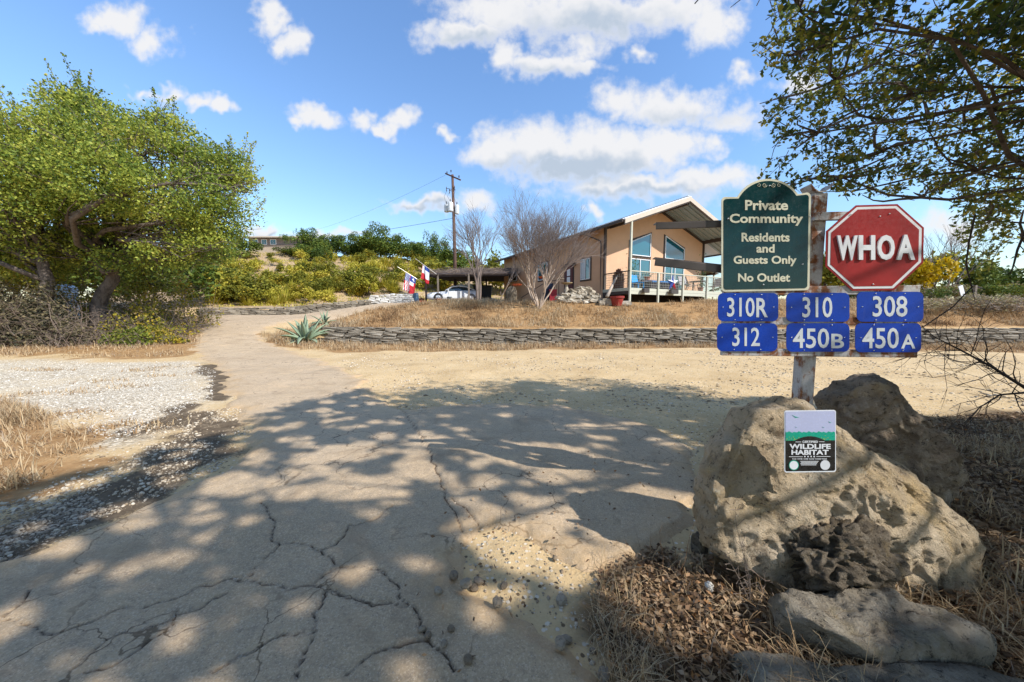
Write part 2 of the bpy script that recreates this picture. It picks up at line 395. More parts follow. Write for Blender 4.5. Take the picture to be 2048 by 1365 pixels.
ASPHALT = ([tuple(gp(*p)[:2]) for p in [(-900, 1365), (-420, 1235), (0, 1123), (140, 1072), (250, 1032), (345, 985), (430, 948), (495, 905), (490, 850)]] +
           pxpoly([(478, 822), (452, 800), (440, 775), (462, 755), (436, 742), (432, 728), (398, 712), (388, 700), (396, 668), (420, 640)]) +
           [(-22.5, 24.6), (-16, 26.9), (-9, 29.0), (-4, 30.0), (-4, 27.5), (-8.6, 25.6)] +
           pxpoly([(600, 640), (540, 655), (520, 668), (530, 685), (575, 700), (660, 728), (712, 752), (735, 785), (770, 812), (800, 822)]) +
           [tuple(gp(*p)[:2]) for p in [(960, 806), (1120, 812), (1270, 842), (1372, 890), (1400, 960), (1392, 1040), (1350, 1085), (1250, 1128), (1165, 1142), (1090, 1108), (1040, 1078), (985, 1060), (945, 1075), (915, 1110), (935, 1180), (1010, 1215), (1100, 1260), (1210, 1365), (1230, 1500), (1400, 2400), (300, 5000), (-3000, 3000)]])
def soft(x, y, poly, w=.15, nz=.2, f=2.2, seed=1):
    d = poly_sd(x, y, poly) + fbm(x * f, y * f, oct=4, seed=seed) * nz
    return S(d / w * .5 + .5)
# ---- ground sheet
xs = np.concatenate([-geo(4000, 26, 34), axis((-25.8, -6, .22), (-6, 5, .06), (5, 26, .22)), geo(26, 4000, 34)])
ys = np.concatenate([-geo(3000, 5, 22), axis((-4.8, .9, .15), (.9, 8, .06), (8, 15.1, .14), (15.1, 15.9, .08), (15.9, 34, .2), (34, 90, .9)), geo(90, 5000, 30)])
gx, gy, gf = grid(xs, ys); gz = T(gx, gy)
w_gravel = np.maximum(soft(gx, gy, GRAVEL, .5, .35, 1.1, 2), 0)
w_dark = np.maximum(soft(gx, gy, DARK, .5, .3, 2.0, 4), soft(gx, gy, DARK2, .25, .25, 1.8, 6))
w_straw = np.maximum.reduce([soft(gx, gy, STRAW_L, .3, .4, 1.6, 5), soft(gx, gy, VERGE, .5, .7, .7, 7), soft(gx, gy, STRAW_W, .4, .5, .8, 9),
    S(poly_sd(gx, gy, BANK) / .3)])
dh_ = (gx + 22) * -.347 + (gy - 25.3) * .938
w_hill = S(dh_ / 1.5) * (gx < 12)
w_litter = np.maximum(soft(gx, gy, LITTER, .3, .3, 1.5, 11), soft(gx, gy, LITTER2, .08, .12, 4, 12))
def ground_mat():
    t = NT("earth_and_gravel"); p = t.pos()
    n1 = t.noise(p, .9, 6, .6); n2 = t.noise(p, 7, 6, .7); n3 = t.noise(p, 60, 5, .7); st = t.voro(p, 26, 'F1', 1); stf = t.voro(p, 26)
    dirt = t.ramp(n1, [(.32, (0.433, 0.281, 0.125, 1)), (.5, (0.536, 0.369, 0.180, 1)), (.68, (0.603, 0.433, 0.228, 1))])
    dirt = t.mix(t.rng(n2, .55, .75), dirt, (0.371, 0.249, 0.121, 1)); dirt = t.mix(t.rng(n3, .3, .75, 0, .45), dirt, (0.639, 0.479, 0.272, 1))
    gr = t.ramp(st, [(0, (0.391, 0.313, 0.213, 1)), (.5, (0.639, 0.539, 0.390, 1)), (1, (0.762, 0.654, 0.486, 1))])
    gr = t.mix(t.rng(stf, .45, .8), gr, (0.309, 0.235, 0.147, 1)); gr = t.mix(t.rng(n1, .5, .7), gr, (0.577, 0.461, 0.302, 1))
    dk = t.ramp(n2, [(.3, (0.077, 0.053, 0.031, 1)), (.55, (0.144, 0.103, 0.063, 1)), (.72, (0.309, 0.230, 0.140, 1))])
    sw = t.ramp(n2, [(.3, (0.206, 0.111, 0.044, 1)), (.55, (0.371, 0.216, 0.092, 1)), (.75, (0.474, 0.308, 0.147, 1))])
    hl = t.ramp(n2, [(.3, (0.227, 0.157, 0.081, 1)), (.5, (0.412, 0.285, 0.162, 1)), (.75, (0.536, 0.396, 0.236, 1))])
    lt = t.ramp(n2, [(.3, (0.062, 0.039, 0.020, 1)), (.55, (0.129, 0.081, 0.041, 1)), (.8, (0.227, 0.152, 0.081, 1))])
    c = dirt
    s1 = t.voro(p, 34); s1c = t.voro(p, 34, 'F1', 1); rr = t.nd('ShaderNodeSeparateColor'); t.l.new(s1c, rr.inputs[0]); near = t.rng(s1, .28, .42, 1, 0)
    c = t.mix(t.op('MULTIPLY', near, t.rng(rr.outputs[0], .80, .84)), c, (.15, .10, .055, 1)); c = t.mix(t.op('MULTIPLY', near, t.rng(rr.outputs[1], .74, .80)), c, (.64, .54, .40, 1))
    c = t.mix(t.attr('w_gravel'), c, gr)
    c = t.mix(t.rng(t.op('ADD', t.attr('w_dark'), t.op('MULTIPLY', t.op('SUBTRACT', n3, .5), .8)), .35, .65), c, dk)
    c = t.mix(t.rng(t.op('ADD', t.attr('w_straw'), t.op('MULTIPLY', t.op('SUBTRACT', n3, .5), 1.2)), .35, .75), c, sw)
    c = t.mix(t.attr('w_hill'), c, hl); c = t.mix(t.attr('w_litter'), c, lt)
    h = t.op('ADD', t.op('MULTIPLY', n2, .9), t.op('MULTIPLY', n3, .35)); h = t.op('ADD', h, t.op('MULTIPLY', t.op('MULTIPLY', stf, -1.), t.attr('w_gravel')))
    t.bump(h, .75, .025); return t.done(c, .95, 0, .15)
ground = npmesh("ground", np.stack([gx, gy, gz], 1), gf, ground_mat(), smooth=True,
    attrs=dict(w_gravel=w_gravel, w_dark=w_dark, w_straw=w_straw, w_hill=w_hill, w_litter=w_litter))
tag(ground, kind='structure')
# ---- asphalt driveway, cracked
CRACKS = [[(800,815),(830,860),(845,885),(865,930),(882,965),(890,985),(905,1030),(925,1075)],
 [(905,1000),(930,1025),(945,1040),(955,1065),(975,1062),(1000,1060),(1050,1085),(1090,1110),(1165,1145)],
 [(0,1240),(60,1262),(110,1275),(190,1253),(230,1225),(300,1215),(360,1200),(400,1180),(440,1172),(500,1178),(560,1182),(620,1183),(700,1205),(760,1220),(815,1225),(840,1260),(860,1290),(880,1320),(900,1365)],
 [(520,1010),(545,1040),(550,1070),(540,1085),(560,1100),(600,1100),(650,1110),(670,1150),(640,1165),(620,1183)],
 [(345,1225),(350,1245),(300,1260),(240,1275),(190,1310),(150,1350)], [(460,1195),(400,1225),(350,1240),(345,1260),(280,1310),(180,1355)],
 [(645,1195),(632,1240),(640,1275),(620,1320),(600,1365)], [(560,1100),(520,1140),(500,1165),(440,1172)], [(670,1150),(760,1145),(790,1180),(815,1225)],
 [(790,1020),(740,1050),(700,1060),(680,1100),(650,1110)], [(640,1275),(560,1290),(480,1330),(420,1365)], [(0,1240),(40,1210),(80,1160)],
 [(560,790),(600,775),(650,752),(690,738)], [(480,770),(520,778),(560,790)], [(860,1290),(800,1300),(740,1330),(700,1365)], [(925,1075),(935,1120),(960,1160)]]
ax = np.concatenate([axis((-27, -6, .3), (-6, -3.2, .08), (-3.2, 1.3, .0115), (1.3, 4.2, .05))]); ay = np.concatenate([axis((-4, 1.15, .2), (1.15, 3.2, .0115), (3.2, 9, .07), (9, 32, .22))])
dx_, dy_, df = grid(ax, ay)
sd = poly_sd(dx_, dy_, ASPHALT) + fbm(dx_ * 3, dy_ * 3, oct=4, seed=21) * .09 * np.clip(dy_ / 4, .5, 2)
off = .038 * np.clip(sd / .07, -1.2, 1)
wx = dx_ + fbm(dx_ * 9, dy_ * 9, oct=3, seed=31) * .022; wy = dy_ + fbm(dx_ * 9, dy_ * 9, oct=3, seed=32) * .022
crack = np.zeros(dx_.shape)
for ci, c in enumerate(CRACKS):
    pts = [gp(*p)[:2] for p in c]
    for (a, b) in zip(pts[:-1], pts[1:]):
        e = b - a; near = (np.abs(dx_ - (a[0] + b[0]) / 2) < abs(e[0]) / 2 + .15) & (np.abs(dy_ - (a[1] + b[1]) / 2) < abs(e[1]) / 2 + .15)
        if not near.any(): continue
        X, Y = wx[near], wy[near]; tt = np.clip(((X - a[0]) * e[0] + (Y - a[1]) * e[1]) / (e @ e + 1e-12), 0, 1)
        d = np.hypot(X - a[0] - tt * e[0], Y - a[1] - tt * e[1]); wd = .0042 if ci not in (0, 1) else .008
        wd = wd * (1 + .5 * vnoise(X * 6, Y * 6, seed=40))
        crack[near] = np.maximum(crack[near], np.exp(-(d / wd) ** 2))
vn = fbm(dx_ * 14, dy_ * 14, oct=3, seed=50) * .0035
dz_ = T(dx_, dy_) + off - crack * .018 + vn + fbm(dx_ * 1.2, dy_ * 1.2, oct=2, seed=51) * .006
keep = (sd[df] > -.3).any(1) & ((sd[df] > -.12).any(1)); df = df[keep]
used = np.unique(df); remap = np.zeros(len(dx_), int); remap[used] = np.arange(len(used))
def asphalt_mat():
    t = NT("worn_chipseal"); p = t.pos(); n1 = t.noise(p, .7, 5, .6); n2 = t.noise(p, 5, 6, .7); n3 = t.noise(p, 95, 5, .8); n4 = t.noise(p, 30, 5, .75)
    c = t.ramp(n1, [(.3, (0.381, 0.273, 0.161, 1)), (.55, (0.480, 0.356, 0.225, 1)), (.75, (0.532, 0.402, 0.259, 1))])
    c = t.mix(t.rng(n2, .35, .75, 0, .55), c, (0.565, 0.397, 0.225, 1)); c = t.mix(t.rng(n4, .48, .66, 0, .6), c, (0.294, 0.218, 0.147, 1))
    s1 = t.voro(p, 120); s1c = t.voro(p, 120, 'F1', 1); rr = t.nd('ShaderNodeSeparateColor'); t.l.new(s1c, rr.inputs[0]); near = t.rng(s1, .28, .42, 1, 0)
    c = t.mix(t.op('MULTIPLY', near, t.rng(rr.outputs[0], .80, .84, 0, .5)), c, (0.132, 0.101, 0.071, 1)); c = t.mix(t.op('MULTIPLY', near, t.rng(rr.outputs[1], .74, .80, 0, .45)), c, (0.660, 0.565, 0.428, 1))
    c = t.mix(t.rng(n3, .50, .64, 0, .85), c, (0.674, 0.518, 0.346, 1)); c = t.mix(t.rng(n3, .3, .42, .6, 0), c, (0.185, 0.133, 0.091, 1))
    wv = t.nd('ShaderNodeVectorMath', operation='MULTIPLY_ADD'); t.l.new(t.nd('ShaderNodeTexNoise').outputs['Color'], wv.inputs[0]); wv.inputs[1].default_value = (.5, .5, 0); t.l.new(p, wv.inputs[2]); nn = wv.inputs[0].links[0].from_node; nn.inputs['Scale'].default_value = 3.5; nn.inputs['Detail'].default_value = 5; t.l.new(p, nn.inputs['Vector'])
    ve = t.voro(wv.outputs[0], 2.1, 'DISTANCE_TO_EDGE'); fine = t.op('MULTIPLY', t.rng(ve, .004, .014, 1, 0), t.rng(n1, .44, .56))
    c = t.mix(t.op('MULTIPLY', fine, .75), c, (0.109, 0.070, 0.037, 1))
    pt = t.noise(p, 1.9, 5, .6, .8); c = t.mix(t.rng(pt, .52, .66, 0, .5), c, (0.327, 0.231, 0.138, 1)); c = t.mix(t.rng(pt, .30, .42, .45, 0), c, (0.653, 0.462, 0.271, 1))
    c = t.mix(t.rng(t.attr('crack'), .3, .95, 0, .85), c, (0.081, 0.051, 0.028, 1))
    c = t.mix(t.rng(t.op('ADD', t.attr('edge'), t.op('MULTIPLY', t.op('SUBTRACT', n2, .5), 1.3)), -.25, .35, .9, 0), c, (0.544, 0.356, 0.177, 1))
    t.bump(t.op('ADD', t.op('MULTIPLY', n3, .5), t.op('MULTIPLY', n4, .6)), .95, .014); return t.done(c, .92, 0, .2)
drive = npmesh("driveway", np.stack([dx_, dy_, dz_], 1)[used], remap[df], asphalt_mat(), smooth=True, attrs=dict(crack=crack[used], edge=np.clip(sd[used] / .9, 0, 1)))
tag(drive, kind='structure')

# ------------------------------------------------------------------ stones
def stone_mesh(name, d, seed, mat, rough=.16):
    """a rough block with dimensions d, 24 quads"""
    r = np.random.RandomState(seed); vs = []; idx = {}
    for i in range(3):
        for j in range(3):
            for k in range(3):
                if i == j == k == 1: continue
                p = np.array([i - 1., j - 1., k - 1.]); q = p * (1 - .13 * (np.abs(p).sum() - 1) / 2)
                q = q + r.normal(size=3) * rough * .5; idx[i, j, k] = len(vs); vs.append(q * np.array(d) / 2)
    fs = []
    for a in range(3):
        b, c = [(1, 2), (2, 0), (0, 1)][a]
        for side in (0, 2):
            for u in (0, 1):
                for v in (0, 1):
                    q = []
                    for (du, dv) in ((0, 0), (1, 0), (1, 1), (0, 1)):
                        t = [0, 0, 0]; t[a] = side; t[b] = u + du; t[c] = v + dv; q.append(idx[tuple(t)])
                    fs.append(q if side == 2 else q[::-1])
    me = bpy.data.meshes.new(name); me.from_pydata([tuple(v) for v in vs], [], fs); me.materials.append(mat); me.update(); return me
def stone_mat(name, cols, sc=3., moss=None):
    t = NT(name); p = t.pos(); n = t.noise(p, sc, 6, .65); n2 = t.noise(p, sc * 9, 5, .7)
    rnd = t.nd('ShaderNodeObjectInfo').outputs['Random']
    c = t.ramp(t.op('ADD', t.op('MULTIPLY', n, .6), t.op('MULTIPLY', rnd, .4)), [(.2 + .6 * i / (len(cols) - 1), c) for i, c in enumerate(cols)])
    c = t.mix(t.rng(n2, .5, .72, 0, .7), c, tuple(x * .35 for x in cols[0][:3]) + (1,))
    if moss: c = t.mix(t.rng(n2, .28, .42, .6, 0), c, moss)
    t.bump(t.op('ADD', n2, n), .8, .03); return t.done(c, .92, 0, .15)
M_WALL = stone_mat("weathered_limestone", [(.10, .083, .063, 1), (.175, .148, .112, 1), (.26, .222, .168, 1), (.36, .31, .24, 1)], 2.2)
M_WHITE = stone_mat("pale_limestone", [(.40, .37, .32, 1), (.58, .55, .49, 1), (.70, .67, .61, 1)], 2.2)
M_EARTH = plain("wall_earth", (.10, .08, .06, 1), .95, var=.4)
def dry_wall(th, path, height, courses, avg, depth, mat, seed, lean=.06, maxn=300):
    """courses of single stones along a polyline (x, y, base z); children of th"""
    r = np.random.RandomState(seed); org = np.array(th.location)
    var = [stone_mesh("stone", (1, 1, 1), seed * 50 + k, mat, .2) for k in range(9)]
    P = np.array(path, float); seg = np.linalg.norm(np.diff(P[:, :2], axis=0), axis=1); cum = np.concatenate([[0], np.cumsum(seg)]); Ltot = cum[-1]
    def pt(s):
        i = min(np.searchsorted(cum, s, 'right') - 1, len(seg) - 1); f = (s - cum[i]) / seg[i]
        return P[i] * (1 - f) + P[i + 1] * f, P[i + 1, :2] - P[i, :2]
    hs = height / courses; n = 0
    for c in range(courses):
        s = -r.rand() * avg
        while s < Ltot and n < maxn:
            w = avg * (.55 + .9 * r.rand()); mid = min(max(s + w / 2, .02), Ltot - .02); p, e = pt(mid); ang = math.atan2(e[1], e[0])
            nrm = np.array([math.sin(ang), -math.cos(ang)])
            o = bpy.data.objects.new("stone", var[r.randint(9)]); COL.objects.link(o); o.parent = th
            q = np.array([p[0], p[1]]) + nrm * (-depth * .5 - c * lean * hs * 4 + r.normal() * .025)
            hh = hs * (.93 + .2 * r.rand()); dz = r.normal() * .012
            o.location = (q[0] - org[0], q[1] - org[1], p[2] + hs * (c + .5) + dz - org[2]); o.rotation_euler = (r.normal() * .03, r.normal() * .035, ang + r.normal() * .05)
            o.scale = (w * 1.0, depth, hh); s += w * 1.0; n += 1
    return n
def core_strip(th, path, height, back, thick):
    m = MB(); P = np.array(path, float)
    for a, b in zip(P[:-1], P[1:]):
        e = (b - a)[:2]; e = e / np.linalg.norm(e); nn = np.array([-e[1], e[0], 0]) * (back + thick / 2)
        m.bar(a + nn + [0, 0, height / 2 - .1], b + nn + [0, 0, height / 2 - .1], thick, height)
    m.build("wall_core", M_EARTH, th)
WP = [(-8.3, 15.2), (-4, 15.17), (2, 15.12), (9, 15.12), (16, 15.12), (23.5, 15.1)]
WPATH = [(x, y, Tz(x, y - .25) - .03) for x, y in WP]
rw = thing("retaining_wall", "long low dry-stacked grey limestone wall holding up the dry grass slope", "wall", WPATH[0])
dry_wall(rw, WPATH, .74, 6, .645, .34, M_WALL, 3); core_strip(rw, WPATH, .66, .24, .16)
FP = [(-22.6, 24.9), (-18, 26.5), (-13.5, 28.1), (-9.8, 29.4)]
FPATH = [(x, y, Tz(x + .1, y - .3) - .03) for x, y in FP]
fw = thing("retaining_wall", "grey stone wall at the foot of the green hillside where the driveway bends", "wall", FPATH[0])
dry_wall(fw, FPATH, .66, 5, .52, .3, M_WALL, 5); core_strip(fw, FPATH, .55, .2, .2)
ww_p = [at(742, 612, 27.6), at(785, 612, 28.0), at(826, 606, 28.6)]
ww = thing("stone_wall", "short wall of pale white limestone rocks beside the carport", "wall", (ww_p[0][0], ww_p[0][1], Tz(*ww_p[0][:2])))
dry_wall(ww, [(p[0], p[1], Tz(p[0], p[1]) - .05) for p in ww_p], .85, 5, .5, .4, M_WHITE, 9)
core_strip(ww, [(p[0], p[1], Tz(p[0], p[1]) - .05) for p in ww_p], .7, .28, .14)

# ------------------------------------------------------------------ loose stones (uncountable)
ico_v = []; ico_f = []
def _ico(sub):
    bm = bmesh.new(); bmesh.ops.create_icosphere(bm, subdivisions=sub, radius=1); bm.verts.ensure_lookup_table()
    v = np.array([p.co[:] for p in bm.verts]); f = np.array([[q.index for q in p.verts] for p in bm.faces]); bm.free(); return v, f
ICO1, ICO2, ICO3 = _ico(1), _ico(2), _ico(3)
def pebbles(name, pts, rad, mat, label, parent=None, flat=.6, sub=ICO1, lift=.25):
    n = len(pts); v0, f0 = sub; k = len(v0)
    J = v0[None] * (1 + np.random.normal(size=(n, k, 1)) * .16); sc3 = rad[:, None, None] * (np.array([1, 1, flat]) * (1 + .3 * np.random.normal(size=(n, 1, 3)))).clip(.4, 1.8)
    J = J * sc3; a = np.random.rand(n) * 6.28; ca, sa = np.cos(a)[:, None], np.sin(a)[:, None]
    X = J[..., 0] * ca - J[..., 1] * sa; Y = J[..., 0] * sa + J[..., 1] * ca
    V = np.stack([X + pts[:, 0:1], Y + pts[:, 1:2], J[..., 2] + pts[:, 2:3] + rad[:, None] * flat * lift], -1).reshape(-1, 3)
    F = (f0[None] + (np.arange(n) * k)[:, None, None]).reshape(-1, 3)
    o = npmesh(name, V, F, mat, parent, tint=np.repeat(np.random.rand(n), len(f0))); return tag(o, label, "gravel", kind='stuff')
def tintmat(name, cols, rough=.9):
    t = NT(name); c = t.ramp(t.attr('tint'), [(i / (len(cols) - 1), k) for i, k in enumerate(cols)])
    n = t.noise(t.pos(), 55, 4, .7); c = t.mix(t.rng(n, .5, .75, 0, .35), c, tuple(x * .45 for x in cols[0][:3]) + (1,)); t.bump(n, .4, .01); return t.done(c, rough, 0, .15)
M_PEB = tintmat("gravel_stones", [(.30, .25, .185, 1), (.48, .42, .33, 1), (.58, .53, .445, 1), (.66, .62, .55, 1)])
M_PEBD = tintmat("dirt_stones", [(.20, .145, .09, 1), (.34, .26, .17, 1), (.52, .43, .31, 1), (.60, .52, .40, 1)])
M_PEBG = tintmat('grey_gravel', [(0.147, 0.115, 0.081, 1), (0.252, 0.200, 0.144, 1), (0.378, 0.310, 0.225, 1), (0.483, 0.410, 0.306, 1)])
def scatter(poly, n, seed, dens=None):
    r = np.random.RandomState(seed); P = np.array(poly); lo, hi = P.min(0), P.max(0); out = []
    while sum(map(len, out)) < n:
        q = lo + r.rand(n * 3, 2) * (hi - lo); k = poly_sd(q[:, 0], q[:, 1], poly) > 0
        if dens is not None: k &= r.rand(len(q)) < dens(q[:, 0], q[:, 1])
        out.append(q[k])
        if not len(out[-1]) and len(out) > 40: break
    q = np.concatenate(out)[:n]; return np.column_stack([q, T(q[:, 0], q[:, 1])])
near_w = lambda x, y: np.clip(4.5 / (x * x * .25 + y * y) ** .5 - .18, .03, 1) * (np.abs(x) < 1.7 * np.abs(y) + 1.2)
gpts = scatter(GRAVEL, 12000, 11, near_w); pebbles("gravel", gpts, .004 + .012 * np.random.rand(len(gpts)) ** 2, M_PEB, "loose white limestone gravel on the left lot")
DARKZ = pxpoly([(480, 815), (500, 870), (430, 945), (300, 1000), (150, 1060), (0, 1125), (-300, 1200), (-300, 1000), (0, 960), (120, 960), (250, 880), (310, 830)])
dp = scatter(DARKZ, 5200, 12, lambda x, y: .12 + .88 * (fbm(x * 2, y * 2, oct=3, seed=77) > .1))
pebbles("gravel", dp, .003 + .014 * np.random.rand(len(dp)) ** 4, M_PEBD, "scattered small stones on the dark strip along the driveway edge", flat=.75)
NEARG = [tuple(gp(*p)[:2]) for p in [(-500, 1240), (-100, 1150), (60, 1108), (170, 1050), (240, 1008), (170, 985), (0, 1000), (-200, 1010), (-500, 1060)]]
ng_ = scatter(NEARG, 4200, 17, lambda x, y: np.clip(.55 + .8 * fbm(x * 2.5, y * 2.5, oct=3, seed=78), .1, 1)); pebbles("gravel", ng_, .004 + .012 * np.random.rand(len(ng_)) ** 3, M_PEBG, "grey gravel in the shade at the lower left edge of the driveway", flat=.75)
YARD = pxpoly([(600, 708), (1000, 708), (1440, 702), (2048, 712), (2048, 860), (1450, 860), (1300, 1000), (960, 1010), (850, 860), (760, 800), (700, 740)])
yp = scatter(YARD, 9000, 13, lambda x, y: np.clip(.35 + .9 * fbm(x * .9, y * .9, oct=3, seed=71), .05, 1) * np.clip(5 / y, .1, 1))
pebbles("pebbles", yp, .006 + .024 * np.random.rand(len(yp)) ** 4, M_PEBD, "small stones and clods scattered over the sandy yard")
# stones in the cracks and at the broken edge
cp = []
for ci, c in enumerate(CRACKS):
    pts = [gp(*p)[:2] for p in c]
    for a, b in zip(pts[:-1], pts[1:]):
        n = int(np.linalg.norm(b - a) * (40 if ci in (0, 1, 2) else 14)); t = np.random.rand(n, 1)
        cp.append(a + (b - a) * t + np.random.normal(size=(n, 2)) * (.03 if ci == 0 else .016))
cp = np.concatenate(cp); cp = np.column_stack([cp, T(cp[:, 0], cp[:, 1]) + .018]); pebbles("crack_grit", cp, .004 + .008 * np.random.rand(len(cp)) ** 2, M_PEBD, "grit and small stones lodged in the driveway cracks")
BROKEN = [tuple(gp(*p)[:2]) for p in [(925, 1085), (1000, 1062), (1100, 1110), (1190, 1160), (1230, 1250), (1260, 1365), (1180, 1365), (1080, 1240), (960, 1200), (900, 1120)]]
bp = scatter(BROKEN, 700, 15); pebbles("crumbled_edge", bp, .002 + .008 * np.random.rand(len(bp)) ** 3, M_PEBD, "crumbled sandy stones at the broken driveway edge")
# larger single stones
M_COB = stone_mat('tan_cobble', [(.20, .15, .10, 1), (.34, .27, .19, 1), (.46, .38, .28, 1)], 9)
big = [(770,670),(830,715),(868,700),(890,668),(1018,690),(1305,760),(1330,958),(1300,1020),(1520,1135),(1465,1005),(610,945),(640,975),(720,1018),(840,1100),(755,935),(690,745),(985,810)]
sv = [ (ICO2[0] * (1 + np.random.normal(size=(len(ICO2[0]), 1)) * .07)) for _ in range(4)]
smesh = []
for k, v in enumerate(sv):
    me = bpy.data.meshes.new("loose_stone"); me.from_pydata((v * [1, .8, .62]).tolist(), [], ICO2[1].tolist()); me.materials.append(M_COB); smesh.append(me)
for i, (cx_, cy_) in enumerate(big):
    p = gp(600 + cx_ * .4004, 900 + cy_ * .4004); r_ = .016 + .016 * random.random()
    if i in (5, 8, 1): r_ = .034
    o = bpy.data.objects.new("loose_stone", smesh[i % 4]); COL.objects.link(o); o.location = (p[0], p[1], Tz(p[0], p[1]) + (.038 if poly_sd(np.array([p[0]]), np.array([p[1]]), ASPHALT)[0] > 0 else 0) + r_ * .35)
    o.scale = (r_,) * 3; o.rotation_euler = (0, 0, random.random() * 6)
    tag(o, "small pale fist-sized stone lying loose on the shaded driveway foreground", "stone", "loose stones on the foreground driveway")
# ------------------------------------------------------------------ boulders
def slab_rock(name, outline, thick, mat, label, seed, plane='v', Y=1.8, tilt=.1, z0=.1, amp=.03, exp=.32, n=220, m=90, pit=0., center=None, cat="rock", fine=.012, lean=0., ridge=0., facet=0, step=0.):
    """a rock from a traced outline: real thickness, noise-worn surface. plane 'v' upright slab at distance Y, 'h' lying slab at height z0"""
    if plane == 'v': A = np.array([at(px, py, Y) for px, py in outline])[:, [0, 2]]
    else: A = np.array([gp(px, py, z0) for px, py in outline])[:, [0, 1]]
    c = A.mean(0) if center is None else np.array(center); ang = np.arctan2(A[:, 1] - c[1], A[:, 0] - c[0])
    th = np.linspace(-np.pi, np.pi, n, endpoint=False); R = np.zeros(n)
    for k in range(len(A)):                                    # exact radius of the polygon along each direction
        p, q = A[k] - c, A[(k + 1) % len(A)] - c; d = np.stack([np.cos(th), np.sin(th)], 1); e = q - p
        den = d[:, 0] * e[1] - d[:, 1] * e[0]; t = (p[0] * e[1] - p[1] * e[0]) / (den + 1e-12); u = (p[0] * d[:, 1] - p[1] * d[:, 0]) / (den + 1e-12)
        ok = (t > 0) & (u >= -1e-6) & (u <= 1 + 1e-6); R = np.where(ok, np.maximum(R, t), R)
    R = np.convolve(np.concatenate([R[-2:], R, R[:2]]), [.1, .2, .4, .2, .1], 'valid')
    tq = np.linspace(.012, 1, m // 2); rq = 1 - (1 - tq) ** 1.35; ph = -np.arccos(np.clip(rq, 0, 1) ** (1 / exp)); ph = np.concatenate([ph, -ph[-2::-1]]); m = len(ph); TH, PH = np.meshgrid(th, ph)
    rho = np.cos(PH) ** exp; dep = thick / 2 * np.sign(np.sin(PH)) * np.abs(np.sin(PH)) ** .8
    a = c[0] + R[None] * rho * np.cos(TH); b = c[1] + R[None] * rho * np.sin(TH)
    rad = np.stack([np.cos(TH) * np.cos(PH), np.sin(TH) * np.cos(PH), np.sin(PH)], -1)
    s = seed * 3.7; nz = fbm(a * 3.5 + s, b * 3.5, dep * 3.5 + s, 4, seed) * amp + fbm(a * 15 + s, b * 15, dep * 15, 5, seed + 9, .62) * fine - np.abs(fbm(a * 8 + s, b * 8, dep * 8, 4, seed + 19, .6)) * fine * 1.6
    if ridge: nz = nz + (np.abs(fbm(a * 5 - s, b * 5 + s, dep * 5, 3, seed + 4)) - .35) * -ridge
    if step:                                               # broken ledges
        lo_ = fbm(a * 2.6 + s, b * 2.6 - s, dep * 2.6, 3, seed + 31) * 2.4 + (b - a * .35) * 3.2; fr = lo_ - np.floor(lo_); nz = nz + step * (np.floor(lo_) * 0 + S(fr / .16) * (1 - fr) ** 1.0 - .35)
    if facet:                                              # split faces: cut back along tilted planes
        rf = np.random.RandomState(seed + 70); q = np.stack([a, b, dep], -1); cc = np.array([c[0], c[1], 0.])
        for _ in range(facet):
            nn = rf.normal(size=3) * [.28, .28, 1]; nn[2] = -abs(nn[2]); nn /= np.linalg.norm(nn); pr = (q - cc) @ nn; lim = np.quantile(pr, .86 + .12 * rf.rand()); over = np.clip(pr - lim, 0, None); q = q - nn * (over * .75)[..., None]
        a, b, dep = q[..., 0], q[..., 1], q[..., 2]
    if pit: nz = nz - pit * S((fbm(a * 24 + s, b * 24, dep * 24, 2, seed + 5) - .25) / .3)
    if plane == 'v': V = np.stack([a + rad[..., 0] * nz, Y + dep + tilt * (b - .4) + rad[..., 2] * nz, b + rad[..., 1] * nz], -1)
    else: V = np.stack([a + rad[..., 0] * nz, b + rad[..., 1] * nz, z0 - thick / 2 + dep + lean * (a - c[0]) + rad[..., 2] * nz], -1)
    V = V.reshape(-1, 3); i = np.arange(n * m).reshape(m, n); j = np.roll(i, -1, 1)
    F = np.stack([i[:-1], j[:-1], j[1:], i[1:]], -1).reshape(-1, 4)
    if plane == 'v': F = F[:, ::-1] if False else F
    base = thing_loc = V.mean(0); o = bpy.data.objects.new(name, None)
    tmp = npmesh(name, V, F, mat, smooth=True)
    me = tmp.data; bm = bmesh.new(); bm.from_mesh(me)
    for k in (range(n), range((m - 1) * n, m * n)):
        bm.verts.ensure_lookup_table(); bm.faces.new([bm.verts[q] for q in k])
    bmesh.ops.recalc_face_normals(bm, faces=bm.faces); bm.to_mesh(me); bm.free(); bpy.data.objects.remove(o)
    return tag(tmp, label, cat)
